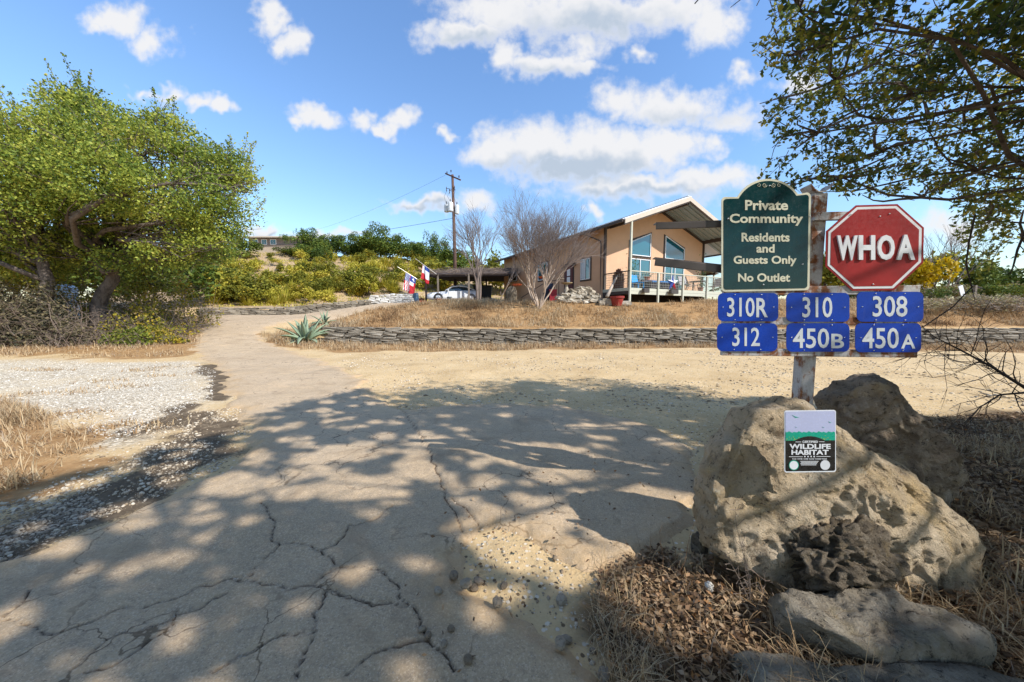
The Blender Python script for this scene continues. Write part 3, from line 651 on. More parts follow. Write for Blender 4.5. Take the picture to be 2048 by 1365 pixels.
def rock_mat(name, cols, dark, pale, ochre, sc=3.5, bump=.9):
    t = NT(name); p = t.pos(); n = t.noise(p, sc, 7, .62, .4); n2 = t.noise(p, sc * 2.3, 6, .7); n3 = t.noise(p, 26, 8, .78, .6); n4 = t.noise(p, 150, 4, .7)
    c = t.ramp(n, [(.28, cols[0]), (.48, cols[1]), (.7, cols[2])])
    c = t.mix(t.rng(n2, .54, .70, 0, .8), c, dark); c = t.mix(t.rng(n2, .26, .38, .75, 0), c, pale)
    c = t.mix(t.rng(t.noise(p, sc * 1.3, 5, .6, 1.), .5, .68, 0, .6), c, ochre)
    c = t.mix(t.rng(n3, .53, .64, 0, .85), c, tuple(x * .35 for x in dark[:3]) + (1,)); c = t.mix(t.rng(n4, .5, .8, 0, .4), c, pale)
    vp = t.voro(p, 46); h = t.op('ADD', t.op('MULTIPLY', n3, 1.), t.op('MULTIPLY', n4, .35)); h = t.op('ADD', h, t.op('MULTIPLY', t.rng(vp, 0, .3), .25))
    t.bump(h, bump, .045); return t.done(c, .93, 0, .12)
M_BOULD = rock_mat("tan_limestone", [(0.376, 0.268, 0.159, 1), (0.600, 0.457, 0.289, 1), (0.782, 0.630, 0.448, 1)], (0.139, 0.098, 0.063, 1), (0.800, 0.779, 0.634, 1), (0.642, 0.443, 0.206, 1), 3.0, 1.)
M_BOULD2 = rock_mat("grey_brown_limestone", [(0.196, 0.141, 0.099, 1), (0.376, 0.282, 0.192, 1), (0.558, 0.443, 0.330, 1)], (0.105, 0.077, 0.055, 1), (0.726, 0.645, 0.577, 1), (0.474, 0.349, 0.192, 1), 5)
M_HONEY = rock_mat("pitted_rock", [(.09, .07, .05, 1), (.19, .15, .105, 1), (.32, .265, .195, 1)], (.04, .03, .022, 1), (.42, .38, .32, 1), (.26, .19, .10, 1), 9, 1.)
M_SLAB = rock_mat("mossy_slab", [(.17, .135, .095, 1), (.32, .27, .2, 1), (.46, .40, .31, 1)], (.085, .068, .05, 1), (.56, .52, .45, 1), (.30, .24, .14, 1), 6)
slab_rock("boulder", [(1418, 1235), (1396, 1120), (1390, 1050), (1394, 985), (1410, 935), (1440, 890), (1470, 852), (1520, 832), (1570, 815), (1625, 800), (1652, 798), (1672, 812), (1700, 850), (1745, 890), (1795, 918), (1840, 938), (1866, 946), (1884, 966), (1900, 1010), (1900, 1060), (1888, 1110), (1876, 1160), (1866, 1245)],
    .36, M_BOULD, "big upright tan limestone boulder with a small wildlife sign on its face", 3, Y=1.80, tilt=.12, amp=.028, fine=.0115, ridge=.024, center=at(1665, 1030, 1.8)[[0, 2]], exp=.17, m=170, step=.016, facet=9)
slab_rock("boulder", [(1656, 800), (1690, 772), (1725, 757), (1755, 752), (1785, 752), (1815, 744), (1838, 752), (1853, 780), (1868, 812), (1874, 850), (1890, 910), (1888, 960), (1880, 1060), (1700, 1100), (1640, 960), (1648, 860)],
    .34, M_BOULD2, "darker grey-brown boulder rising behind the right side of the big tan boulder", 5, Y=2.28, tilt=.08, amp=.04, ridge=.025, center=at(1770, 890, 2.28)[[0, 2]], exp=.2, fine=.014, step=.026, facet=5)
slab_rock("flat_rock", [(1540, 1172), (1566, 1232), (1600, 1275), (1665, 1305), (1720, 1284), (1790, 1296), (1860, 1294), (1930, 1288), (1985, 1284), (1996, 1262), (1950, 1238), (1900, 1214), (1830, 1192), (1740, 1165), (1640, 1150)],
    .16, M_SLAB, "flat pale slab lying at the foot of the boulders in leaf litter", 7, plane='h', z0=.16, amp=.02, fine=.01, exp=.3, n=160, m=70, ridge=.03, facet=8)
slab_rock("bedrock", [(1430, 1262), (1500, 1282), (1560, 1310), (1650, 1335), (1780, 1325), (1950, 1330), (2100, 1340), (2200, 1460), (1620, 1480), (1540, 1380), (1480, 1320)],
    .18, M_SLAB, "low pale rock ledge showing through the leaves at the bottom right corner", 8, plane='h', z0=.075, amp=.025, fine=.01, exp=.4, n=160, m=60, ridge=.02)
def round_rock(name, c, r, mat, label, seed, sub=5, amp=.2, pit=.0, fine=.05, parent=None):
    bm = bmesh.new(); bmesh.ops.create_icosphere(bm, subdivisions=sub, radius=1)
    v = np.array([q.co[:] for q in bm.verts]); f = np.array([[q.index for q in p.verts] for p in bm.faces]); bm.free()
    s = seed * 5.1; d = 1 + fbm(v[:, 0] * 1.6 + s, v[:, 1] * 1.6, v[:, 2] * 1.6, 4, seed) * amp + fbm(v[:, 0] * 6 + s, v[:, 1] * 6, v[:, 2] * 6, 3, seed + 3, .6) * fine
    if pit: d = d - pit * S((fbm(v[:, 0] * 5.5 - s, v[:, 1] * 5.5, v[:, 2] * 5.5, 2, seed + 6) - .18) / .3)
    o = npmesh(name, v * d[:, None] * np.array(r) + np.array(c), f, mat, parent, smooth=True); return tag(o, label, "rock") if parent is None else o
hc = at(1668, 1112, 1.60)
round_rock("honeycomb_rock", hc, (.262, .15, .19), M_HONEY, "dark pitted honeycomb rock resting on the flat slab against the boulder", 11, 6, .22, .30, .11)
for k, (px, py, r_, lb, mt) in enumerate([(1398, 1100, (.05, .05, .07), "dark grey cobble tucked against the left foot of the boulder", M_HONEY), (1372, 1128, (.05, .045, .035), "pale cobble beside the dark cobble at the boulder's left foot", M_BOULD),
      (1418, 1180, (.022, .02, .03), "small bluish-white stone chip at the boulder's lower left corner", M_WHITE), (1600, 1130, (.0, 0, 0), "", None)]):
    if mt: g = gp(px, py); round_rock("cobble", (g[0], g[1], Tz(g[0], g[1]) + r_[2] * .7), r_, mt, lb, 20 + k, 3, .25)

# ------------------------------------------------------------------ sign post
PHI = math.radians(6.0); PY = 2.20; PXC = (1628 - 1024) / FPX * PY
su = np.array([math.cos(PHI), -math.sin(PHI), 0]); sn = np.array([-math.sin(PHI), -math.cos(PHI), 0]); spo = np.array([PXC, PY, 0]); sz_ = np.array([0, 0, 1.])
def on_sign(px, py, off=0., P0=None, nn=None):
    P0 = spo if P0 is None else P0; nn = sn if nn is None else nn
    d = ray(px, py); o = np.array([0, 0, CAMH]); k = ((P0 + nn * off - o) @ nn) / (d @ nn); return o + d * k
post_loc = (PXC, PY, Tz(PXC, PY)); sp = thing("sign_post", "rusty steel post carrying the green community sign, red WHOA octagon and blue number plates", "sign", post_loc)
def rust_mat():
    t = NT("rusted_paint"); p = t.pos(); n = t.noise(p, 7, 6, .7, .6); n2 = t.noise(p, 60, 5, .75); pz = t.noise(t.pos((6, 6, 1.2)), 3, 5, .65)
    c = t.ramp(n2, [(.3, (.36, .33, .31, 1)), (.7, (.52, .50, .48, 1))])
    r = t.ramp(n2, [(.3, (.085, .03, .012, 1)), (.6, (.24, .085, .025, 1)), (.8, (.36, .17, .07, 1))])
    k = t.rng(t.op('ADD', n, t.op('MULTIPLY', pz, .7)), .79, .95); c = t.mix(k, c, r); t.bump(n2, .3, .004); return t.done(c, .72, 0, .35)
M_RUST = rust_mat()
def gloss(name, c, rough=.28, spec=.5, wear=.12, coat=0.):
    t = NT(name); p = t.pos(); n = t.noise(p, 3.5, 5, .65); n2 = t.noise(p, 45, 5, .7)
    col = t.ramp(n, [(.3, tuple(x * (1 - wear) for x in c[:3]) + (1,)), (.7, tuple(min(1, x * (1 + wear)) for x in c[:3]) + (1,))])
    st = t.noise(t.pos((40, 40, 3)), 1.6, 5, .7); col = t.mix(t.rng(st, .56, .8, 0, .10), col, (.32, .30, .27, 1)); col = t.mix(t.rng(t.noise(p, 130, 4, .8), .62, .75, 0, .35), col, (.25, .22, .18, 1))
    r = t.rng(n2, .3, .8, rough * .75, rough * 1.5); t.done(col, r, 0, spec)
    if coat: t.b.inputs['Coat Weight'].default_value = coat; t.b.inputs['Coat Roughness'].default_value = .12
    return t.m
M_GREEN = gloss("green_sheeting", (.002, .030, .031, 1), .22, .35, .3); M_CREAM = gloss("cream_reflective", (.60, .57, .42, 1), .45, .3)
M_RED = gloss("red_enamel", (.27, .016, .015, 1), .4, .2, .25); M_WSIGN = gloss("white_enamel", (.66, .66, .66, 1), .4); M_BLUE = gloss("blue_sheeting", (.003, .042, .33, 1), .3, .22, .2)
M_DIGIT = gloss("silver_digits", (.58, .60, .60, 1), .4); M_BOLT = plain("zinc_bolt", (.62, .62, .6, 1), .35, .7)
# post, cap, bars
m = MB(); w = .042
base = np.array([PXC, PY, Tz(PXC, PY) - .3]); topz = on_sign(1640, 384)[2]
for (a, b) in ((-w, w),):
    m.box(base + sz_ * (topz - base[2]) / 2 + sn * -.06, (2 * w, 2 * w, topz - base[2]), (su, -sn, sz_))
m.build("post", M_RUST, sp, bevel=.006)
m = MB(); tp = np.array([PXC, PY, topz]) - sn * .06
for side in (-1, 1):
    prof = [(0, 0), (.02, .004), (.045, .02), (.066, .05)]; pts = []
    for (a, z) in prof: pts.append((a * side, z))
    for (p, q) in zip(pts[:-1], pts[1:]):
        A = tp + su * p[0] + sz_ * p[1]; B = tp + su * q[0] + sz_ * q[1]; dd = -sn * .05
        m.add([A - dd, B - dd, B + dd, A + dd, A - dd + sz_ * .006, B - dd + sz_ * .006, B + dd + sz_ * .006, A + dd + sz_ * .006], [(0, 1, 2, 3), (4, 7, 6, 5), (0, 4, 5, 1), (3, 2, 6, 7), (0, 3, 7, 4), (1, 5, 6, 2)])
m.build("post_cap", M_RUST, sp)
for (x0, y0, x1, y1) in [(1626, 425, 1712, 441), (1446, 573, 1836, 590), (1444, 635, 1831, 650), (1442, 699, 1831, 713)]:
    a = on_sign(x0, (y0 + y1) / 2, .0); b = on_sign(x1, (y0 + y1) / 2, .0); hh = abs(on_sign(x0, y0)[2] - on_sign(x0, y1)[2]); a[2] = b[2] = (a[2] + b[2]) / 2
    MB().bar(a, b, .028, hh).build("crossbar", M_RUST, sp, bevel=.003)
def plate(name, pts, mat, parent, off, th=.003, P0=None, nn=None):
    nn = sn if nn is None else nn
    m = MB(); q = [on_sign(px, py, off, P0, nn) for px, py in pts]; m.prism(q, nn * -th); return m.build(name, mat, parent)
def rrect(x0, y0, x1, y1, r, n=6, skew=0):
    o = []
    for cx, cy, a0 in ((x1 - r, y0 + r, -90), (x1 - r, y1 - r, 0), (x0 + r, y1 - r, 90), (x0 + r, y0 + r, 180)):
        for k in range(n + 1):
            a = math.radians(a0 + 90 * k / n); x = cx + r * math.cos(a); o.append((x, cy + r * math.sin(a) + skew * (x - (x0 + x1) / 2)))
    return o
def text_mesh(s, bold=0., ext=0.):
    cu = bpy.data.curves.new("lettering", 'FONT'); cu.body = s; cu.offset = bold; cu.extrude = ext; cu.resolution_u = 3; cu.size = 1
    o = bpy.data.objects.new("lettering", cu); COL.objects.link(o); bpy.context.view_layer.update()
    dg = bpy.context.evaluated_depsgraph_get(); me = bpy.data.meshes.new_from_object(o.evaluated_get(dg)); bpy.data.objects.remove(o); bpy.data.curves.remove(cu); return me
def lettering(s, box, mat, parent, off, bold=.02, th=.0012, P0=None, nn=None, bevel=0):
    """text fitted into a rectangle of the sign plane"""
    me = text_mesh(s, bold, .5); v = np.empty(len(me.vertices) * 3); me.vertices.foreach_get('co', v); v = v.reshape(-1, 3)
    lo, hi = v.min(0), v.max(0); x0, y0, x1, y1 = box; u = (v - lo) / (hi - lo + 1e-9); nn_ = sn if nn is None else nn
    A, B, C_, D = [on_sign(px, py, off, P0, nn_) for px, py in ((x0, y1), (x1, y1), (x1, y0), (x0, y0))]
    P = (A[None] * (1 - u[:, 0:1]) + B[None] * u[:, 0:1]) * (1 - u[:, 1:2]) + (D[None] * (1 - u[:, 0:1]) + C_[None] * u[:, 0:1]) * u[:, 1:2]
    P = P + nn_[None] * (u[:, 2:3] * th) - world_org(parent)[None]; me.vertices.foreach_set('co', P.ravel()); me.materials.append(mat); me.update()
    o = bpy.data.objects.new("lettering", me); COL.objects.link(o); o.parent = parent; return o
def bolt(px, py, parent, off, r=.006, P0=None, nn=None):
    nn_ = sn if nn is None else nn; c = on_sign(px, py, off, P0, nn_); m = MB(); x = np.cross(nn_, sz_); x /= np.linalg.norm(x); y = np.cross(x, nn_)
    ring = [c + (x * math.cos(a) + y * math.sin(a)) * r for a in np.linspace(0, 6.283, 9)[:-1]]; ring2 = [c + nn_ * .004 + (x * math.cos(a) + y * math.sin(a)) * r * .55 for a in np.linspace(0, 6.283, 9)[:-1]]
    m.add(ring + ring2, [tuple(range(8, 16))] + [(i, (i + 1) % 8, 8 + (i + 1) % 8, 8 + i) for i in range(8)]); return m.build("bolt", M_BOLT, parent, smooth=True)
def green_outline(ins):
    L0, R0, B0 = 1443 + ins, 1622 - ins, 584 - ins; sl, sr = 394 + ins, 385.5 + ins; r = max(8 - ins * .5, 3); o = []
    for k in range(6):
        a = math.radians(90 + 90 * k / 5); o.append((L0 + r + r * math.cos(a), B0 - r + r * math.sin(a)))
    for k in range(6):
        a = math.radians(180 + 90 * k / 5); o.append((L0 + r + r * math.cos(a), sl + r + r * math.sin(a)))
    x0, y0, x1, y1 = 1473 + ins * .9, 391.5 + ins * .9, 1597 - ins * .9, 386 + ins * .9
    cx, cy, R = 1537, 424, 66 - ins; a0 = math.atan2(y0 - cy, x0 - cx); a1 = math.atan2(y1 - cy, x1 - cx)
    for k in range(19):
        a = a0 + (a1 - a0) * k / 18; o.append((cx + R * 1.06 * math.cos(a), cy + R * math.sin(a)))
    for k in range(6):
        a = math.radians(-90 + 90 * k / 5); o.append((R0 - r + r * math.cos(a), sr + r + r * math.sin(a)))
    for k in range(6):
        a = math.radians(0 + 90 * k / 5); o.append((R0 - 3 - r + r * math.cos(a), B0 - 3 - r + r * math.sin(a)))
    return o
gs = plate("green_panel", green_outline(0), M_CREAM, sp, .022, .004); gs['label'] = "arched dark green community notice panel with cream border"
plate("green_field", green_outline(4.2), M_GREEN, gs, .0235, .002)
for s, bx in [("Private", (1490, 400.6, 1576, 421)), ("Community", (1459, 428, 1606, 452)), ("Residents", (1483, 466, 1579, 484)), ("and", (1512.6, 489, 1549, 506)), ("Guests Only", (1467, 512, 1593, 533)), ("No Outlet", (1476, 547, 1580, 564))]:
    lettering(s, bx, M_CREAM, gs, .0242, .028)
for sgn in (-1, 1):       # scroll ornament under the arch
    m = MB(); pts = []
    for k in range(26):
        a = 4.4 * math.pi * k / 25 * .55; r = 5.2 * (1 - k / 34); pts.append((1538 + sgn * (9 - r * math.cos(a) * .9), 370.5 + r * math.sin(a) * .95))
    m.tube([on_sign(x, y, .0245) for x, y in pts], .0022, 4); pts = []
    for k in range(20):
        a = 3.6 * math.pi * k / 19 * .55; r = 4.0 * (1 - k / 28); pts.append((1538 + sgn * (19.5 + r * math.cos(a) * .9), 370 + r * math.sin(a)))
    m.tube([on_sign(x, y, .0245) for x, y in pts], .002, 4); m.build("scroll", M_CREAM, gs)
for q in ((1539, 372), (1456, 438), (1605, 529), (1527, 570), (1620, 433)): bolt(*q, gs, .0245, .0045)
OCT = [(1712, 411), (1795, 408.5), (1848, 455.7), (1846.6, 526), (1788, 581), (1705, 582), (1651, 533), (1652.7, 462.6)]
oc = np.array(OCT).mean(0); ins = lambda k: [tuple(oc + (np.array(p) - oc) * k) for p in OCT]
st = plate("octagon_panel", OCT, M_RED, sp, .022, .004); st['label'] = "red octagon with raised white letters WHOA"
plate("white_rim", ins(.955), M_WSIGN, st, .0235, .002); plate("red_field", ins(.90), M_RED, st, .0248, .002)
for ch, bx in (("W", (1672.5, 472, 1713, 521.5)), ("H", (1715.5, 471.5, 1748, 520.5)), ("O", (1753, 471, 1787, 521)), ("A", (1791, 470.5, 1827.5, 520.5))):
    lettering(ch, bx, M_WSIGN, st, .025, .035, .009)
for q in ((1702, 429), (1779, 428), (1746, 569), (1760, 433)): bolt(*q, st, .0255, .0042)
PL = [("310R", (1436, 586.5, 1556.6, 643), [("310", (1454, 595.5, 1509, 634)), ("R", (1512.5, 596.5, 1535.5, 635))]), ("310", (1572.8, 586, 1699, 644), [("310", (1604.5, 594.5, 1664.4, 635.5))]), ("308", (1714, 584, 1847, 644), [("308", (1745, 592.5, 1814.6, 634))]),
      ("312", (1434.4, 647, 1555, 703), [("312", (1464.4, 655.5, 1519.5, 693))]), ("450B", (1573, 647, 1699, 704), [("450", (1585.6, 657, 1658, 697)), ("B", (1662.4, 668, 1688, 697))]), ("450A", (1710.6, 647, 1842.5, 705), [("450", (1724.4, 656, 1797.4, 697.5)), ("A", (1802, 669, 1830.4, 697.5))])]
for nm, (x0, y0, x1, y1), tx in PL:
    pl = plate("number_plate", rrect(x0, y0, x1, y1, 11), M_BLUE, sp, .022, .003); pl['label'] = "blue house number plate reading " + nm
    for s, bx in tx: lettering(s, bx, M_DIGIT, pl, .0225, .012 if len(s) > 1 else .02)
    for fx, fy in ((.28, .06), (.72, .06), (.28, .94), (.72, .94), (.08, .5), (.92, .5)): bolt(x0 + (x1 - x0) * fx, y0 + (y1 - y0) * fy, pl, .0224, .0035)

# ------------------------------------------------------------------ wildlife habitat plaque on the boulder
wn = np.array([-.10, -1.0, .10]); wn /= np.linalg.norm(wn); W0 = at(1620, 883, 1.585)
wl = thing("wildlife_sign", "small white-edged wildlife habitat plaque fixed to the big tan boulder", "sign", W0)
kw = dict(P0=W0, nn=wn); M_BLK = gloss("black_print", (.012, .010, .009, 1), .3); M_SKYP = gloss("lavender_print", (.40, .42, .58, 1), .25, .5, .06); M_TEAL = gloss("green_print", (.0, .30, .19, 1), .3); M_LIME = gloss("yellow_green_print", (.34, .42, .05, 1), .35)
M_SILV = gloss("silver_disc", (.55, .55, .56, 1), .3)
pn = plate("panel", rrect(1569, 821, 1672, 945, 4.5, 5, -.012), M_WSIGN, wl, 0, .003, **kw)
plate("black_field", rrect(1571, 862, 1670.4, 942.6, 3, 4, -.012), M_BLK, pn, .0008, .001, **kw)
plate("sky_field", rrect(1571, 823, 1670.6, 868, 3, 4, -.012), M_SKYP, pn, .0013, .001, **kw)
mead = [(1571.3, 882)] + [(1571.3 + k * 3.3, 864.5 + 1.2 * math.sin(k * 2.1) + .6 * math.sin(k * 5.3)) for k in range(31)] + [(1670.3, 881)]
plate("meadow_field", mead, M_TEAL, pn, .0018, .001, **kw)
m = MB()
for k in range(60):
    x = 1573 + random.random() * 96; y = 881 - abs(random.gauss(0, 4)); r = .5 + .6 * random.random(); m.prism([on_sign(x + dx * r, y + dy * r, .0022, **kw) for dx, dy in ((-1, 0), (0, -1), (1, 0), (0, 1))], wn * -.0004)
m.build("meadow_flowers", M_LIME, pn)
plate("dark_mound", [(1589, 882.5)] + [(1589 + 62 * k / 14, 882.5 - 9.5 * math.sin(math.pi * k / 14) ** .8) for k in range(1, 14)] + [(1651, 881.8)], M_BLK, pn, .0026, .001, **kw)
for (x, y, s) in ((1591.5, 834, 7), (1660, 845, 3.2), (1592.5, 855, 2), (1647, 855, 2.2)):
    plate("bird_print", [(x - s, y - s * .5), (x - s * .1, y - s * .05), (x + s, y + s * .15), (x, y + s * .3)], M_TEAL, pn, .0026, .001, **kw)
for s, bx, b in [("CERTIFIED", (1604.5, 881.8, 1636, 886.2), .03), ("WILDLIFE", (1578.7, 888.3, 1661.3, 898.3), .035), ("HABITAT", (1582.8, 900, 1657, 910), .035), ("FOOD  WATER  COVER  PLACES TO RAISE YOUNG", (1584.5, 917, 1653.7, 919.6), .01)]:
    lettering(s, bx, M_WSIGN, pn, .0022, b, .0006, **kw)
for (x0, x1, y) in ((1591, 1602.5, 884.4), (1638.5, 1649, 884), (1578, 1605.6, 914), (1633, 1661, 913.6)): plate("rule_line", [(x0, y - .45), (x1, y - .45), (x1, y + .45), (x0, y + .45)], M_WSIGN, pn, .0022, .0008, **kw)
def disc(x, y, r): return [(x + r * math.cos(a), y + r * math.sin(a)) for a in np.linspace(0, 6.283, 25)[:-1]]
for x in (1609.8, 1616.2, 1622.4, 1628.4): plate("icon_dot", disc(x, 913.6, 1.5), M_WSIGN, pn, .0022, .0008, **kw)
plate("emblem_disc", disc(1587.8, 931, 10), M_TEAL, pn, .0022, .0008, **kw); plate("emblem_disc", disc(1587.8, 931, 8.6), M_WSIGN, pn, .0026, .0006, **kw); plate("silver_disc", disc(1650.5, 930.6, 9.8), M_SILV, pn, .0026, .001, **kw)
for k, y in enumerate((923.2, 925.6, 928, 930.4)): plate("fine_print", [(1601 + k % 2, y - .55), (1637 - k * 1.5, y - .55), (1637 - k * 1.5, y + .45), (1601 + k % 2, y + .45)], M_WSIGN, pn, .0022, .0005, **kw)
# ------------------------------------------------------------------ house
C0 = np.array([.268 * 21, 21.0, 0]); hu = np.array([.889, .457, 0]); hu /= np.linalg.norm(hu); hv = np.array([-hu[1], hu[0], 0])
GZ = 2.12; FL = 2.86; EAVE = 6.57; WID = 9.25; LEN = 14.0; RISE = 1.70; MID = WID / 2; PIT = RISE / MID
def H(s, t, z): return C0 + hu * s + hv * t + np.array([0, 0, z])
HAX = (hu, hv, sz_)
house = thing("house", "tan stucco house with a white metal gable roof and raised front deck", "house", (C0[0], C0[1], GZ))
M_STUC = plain("tan_stucco", (.60, .37, .225, 1), .9, 0, .07, 1.2, .3, 160); M_TRIM = plain("dark_brown_trim", (.065, .045, .035, 1), .6, 0, .15); M_BARGE = plain("beige_fascia", (.50, .42, .33, 1), .6, 0, .08)
M_ROOF = plain("white_metal_roof", (.72, .73, .74, 1), .35, .0, .04, 2, spec=.5); M_UNDER = plain("galvanised_deck", (.34, .40, .40, 1), .42, .35, .12, 2.)
M_VINYL = plain("white_vinyl", (.74, .74, .73, 1), .4, 0, .04); M_DECKP = plain("sage_deck_paint", (.47, .46, .36, 1), .6, 0, .08); M_DARKIN = plain("dark_under_deck", (.05, .035, .028, 1), .95)
def glass_mat(name, c, rough=.04):
    t = NT(name); p = t.pos(); n = t.noise(p, .6, 3, .5); col = t.ramp(n, [(.3, tuple(x * .8 for x in c[:3]) + (1,)), (.7, c)]); t.done(col, rough, .0, .9); t.b.inputs['Coat Weight'].default_value = .8; t.b.inputs['Coat Roughness'].default_value = .02
    return t.m
M_GLASS = glass_mat("sky_teal_glass", (.012, .10, .125, 1)); M_GLASSD = glass_mat("dark_glass", (.02, .035, .04, 1)); M_BLIND = plain("pale_blind", (.55, .60, .62, 1), .7, 0, .05)  # teal base colour stands in for the sky reflected in the panes
m = MB(); m.prism([H(0, 0, GZ - .4), H(WID, 0, GZ - .4), H(WID, 0, EAVE), H(MID, 0, EAVE + RISE), H(0, 0, EAVE)], hv * .2); m.build("gable_wall", M_STUC, house)
m = MB(); m.prism([H(0, .2, GZ - .6), H(0, LEN, GZ - .6), H(0, LEN, EAVE), H(0, .2, EAVE)], hu * .2); m.build("side_wall", M_STUC, house)
m = MB(); m.prism([H(WID - .2, .2, GZ - .6), H(WID - .2, LEN, GZ - .6), H(WID - .2, LEN, EAVE), H(WID - .2, .2, EAVE)], hu * .2); m.build("side_wall", M_STUC, house)
m = MB(); m.prism([H(.2, LEN - .2, GZ - .6), H(WID - .2, LEN - .2, GZ - .6), H(WID - .2, LEN - .2, EAVE), H(MID, LEN - .2, EAVE + RISE), H(.2, LEN - .2, EAVE)], hv * .19); m.build("back_wall", M_STUC, house)
# roof
OH = 2.15; EO = .62; EOR = 2.1; TBK = LEN + .6
def rz(s): return EAVE + RISE - abs(s - MID) * PIT + .10
def roof_slab(s0, s1, name):
    m = MB(); m.prism([H(s0, -OH, rz(s0)), H(s1, -OH, rz(s1)), H(s1, -OH, rz(s1) + .07), H(s0, -OH, rz(s0) + .07)], hv * (TBK + OH)); rf = m.build(name, [M_ROOF], house)
    k = 0; sgn = 1 if s1 > s0 else -1
    for i in range(int((TBK + OH) / .42)):
        t = -OH + .05 + i * .42; mm = MB(); mm.bar(H(s0, t, rz(s0) + .085), H(s1 - .01 * sgn, t, rz(s1) + .085), .03, .035, sz_); mm.build("roof_seam", M_ROOF, rf)
    for i in range(6):
        t = -OH + .22 + i * .36; mm = MB(); mm.bar(H(s0 + (.25 * sgn), t, rz(s0 + .25 * sgn) - .035), H(s1 - .1 * sgn, t, rz(s1 - .1 * sgn) - .035), .15, .05, sz_); mm.build("roof_rib", M_UNDER, rf)
    m = MB(); m.prism([H(s0, -OH + .02, rz(s0) - .008), H(s1, -OH + .02, rz(s1) - .008), H(s1, -OH + .02, rz(s1) - .003), H(s0, -OH + .02, rz(s0) - .003)], hv * (OH - .03)); m.build("soffit_sheet", M_UNDER, rf)
    return rf
roof_slab(MID, -EO, "roof_slope"); roof_slab(MID, WID + EOR, "roof_slope")
m = MB(); m.bar(H(MID, -OH, rz(MID) + .09), H(MID, TBK, rz(MID) + .09), .36, .03); m.build("ridge_cap", M_ROOF, house)
for s1 in (-EO, WID + EOR):
    m = MB(); m.prism([H(MID, -OH - .05, rz(MID) + .06), H(s1, -OH - .05, rz(s1) + .06), H(s1, -OH - .05, rz(s1) - .2), H(MID, -OH - .05, rz(MID) - .2)], hv * .045); m.build("barge_board", M_BARGE, house)
    m = MB(); m.prism([H(MID, -OH - .002, rz(MID) - .02), H(s1, -OH - .002, rz(s1) - .02), H(s1, -OH - .002, rz(s1) - .27), H(MID, -OH - .002, rz(MID) - .27)], hv * .05); m.build("rake_beam", M_TRIM, house)
    m = MB(); k = -1 if s1 < 0 else 1; m.bar(H(s1 + .06 * k, -OH + .05, rz(s1) - .02), H(s1 + .06 * k, TBK, rz(s1) - .02), .12, .15); m.build("gutter", M_TRIM, house)
    m = MB(); m.prism([H(MID, -.05, rz(MID) - .1), H(0 if k < 0 else WID, -.05, EAVE + .0), H(0 if k < 0 else WID, -.05, EAVE - .14), H(MID, -.05, rz(MID) - .26)], hv * .045); m.build("wall_rake_trim", M_TRIM, house)
m = MB(); m.bar(H(MID, -OH + .1, rz(MID) - .2), H(MID, .4, rz(MID) - .2), .16, .36); m.build("ridge_beam", M_TRIM, house)
m = MB(); m.bar(H(WID, -OH + .1, rz(WID) - .14), H(WID, .3, rz(WID) - .14), .14, .24); m.build("purlin_beam", M_TRIM, house)
m = MB(); m.bar(H(.35, -OH + .1, rz(.35) - .14), H(.35, .3, rz(.35) - .14), .14, .24); m.build("purlin_beam", M_TRIM, house)
m = MB(); m.box(H(-.03, -.03, (GZ + EAVE) / 2), (.13, .13, EAVE - GZ), HAX); m.build("corner_trim", M_TRIM, house)
m = MB(); m.box(H(WID + .02, -.03, (GZ + EAVE) / 2), (.12, .12, EAVE - GZ), HAX); m.build("corner_trim", M_TRIM, house)
m = MB(); m.tube([H(-EO, 1.6, EAVE - .1), H(-EO + .15, 1.2, EAVE - .25), H(-.11, .3, EAVE - .75), H(-.11, .24, EAVE - 1.0), H(-.11, .24, GZ)], .05, 6); m.build("downspout", M_TRIM, house, smooth=True)
# windows of the gable
def framed(name, poly, glass, parent=house, plane='g', mull=(), blind=None, trim=.12):
    """poly in wall coordinates (s or t, z); frames stand proud of the wall"""
    f = (lambda a, z, o: H(a, -o, z)) if plane == 'g' else (lambda a, z, o: H(-o, a, z)); nrm = -hv if plane == 'g' else -hu
    c = np.array(poly).mean(0); grow = lambda k: [tuple(np.array(p) + np.sign(np.array(p) - c) * k) for p in poly]
    m = MB(); m.prism([f(a, z, .03) for a, z in grow(trim)], -nrm * .05); w = m.build(name, M_TRIM, parent)
    m = MB(); P = grow(0.0); n = len(P)
    for i in range(n): a, b = P[i], P[(i + 1) % n]; m.bar(f(*a, .05), f(*b, .05), .05, .07, nrm) 
    m.build("frame", M_VINYL, w)
    m = MB(); m.prism([f(a, z, .045) for a, z in poly], -nrm * .012); m.build("pane", glass, w)
    for (a, z0, z1) in mull: mm = MB(); mm.bar(f(a, z0, .06), f(a, z1, .06), .05, .06, nrm); mm.build("mullion", M_VINYL, w)
    if blind: mm = MB(); a0, z0, a1, z1 = blind; mm.prism([f(a0, z0, .052), f(a1, z0, .052), f(a1, z1, .052), f(a0, z1, .052)], -nrm * .004); mm.build("blind", M_BLIND, w)
    return w
def sgab(px):   # facade coordinate of a pixel column
    k = (px - 1024) / FPX; return (k * C0[1] - C0[0]) / (hu[0] - k * hu[1])
def zgab(px, py):
    s = sgab(px); y = C0[1] + hu[1] * s; return at(px, py, y)[2]
def tside(px):
    k = (px - 1024) / FPX; return (k * C0[1] - C0[0]) / (hv[0] - k * hv[1])
def zside(px, py): return at(px, py, C0[1] + hv[1] * tside(px))[2]
G = lambda px, py: (sgab(px), zgab(px, py))
sl0, sl1, sr0, sr1 = sgab(1256), sgab(1294.5), sgab(1324), sgab(1361)
zb = zgab(1275, 512.5) + .02
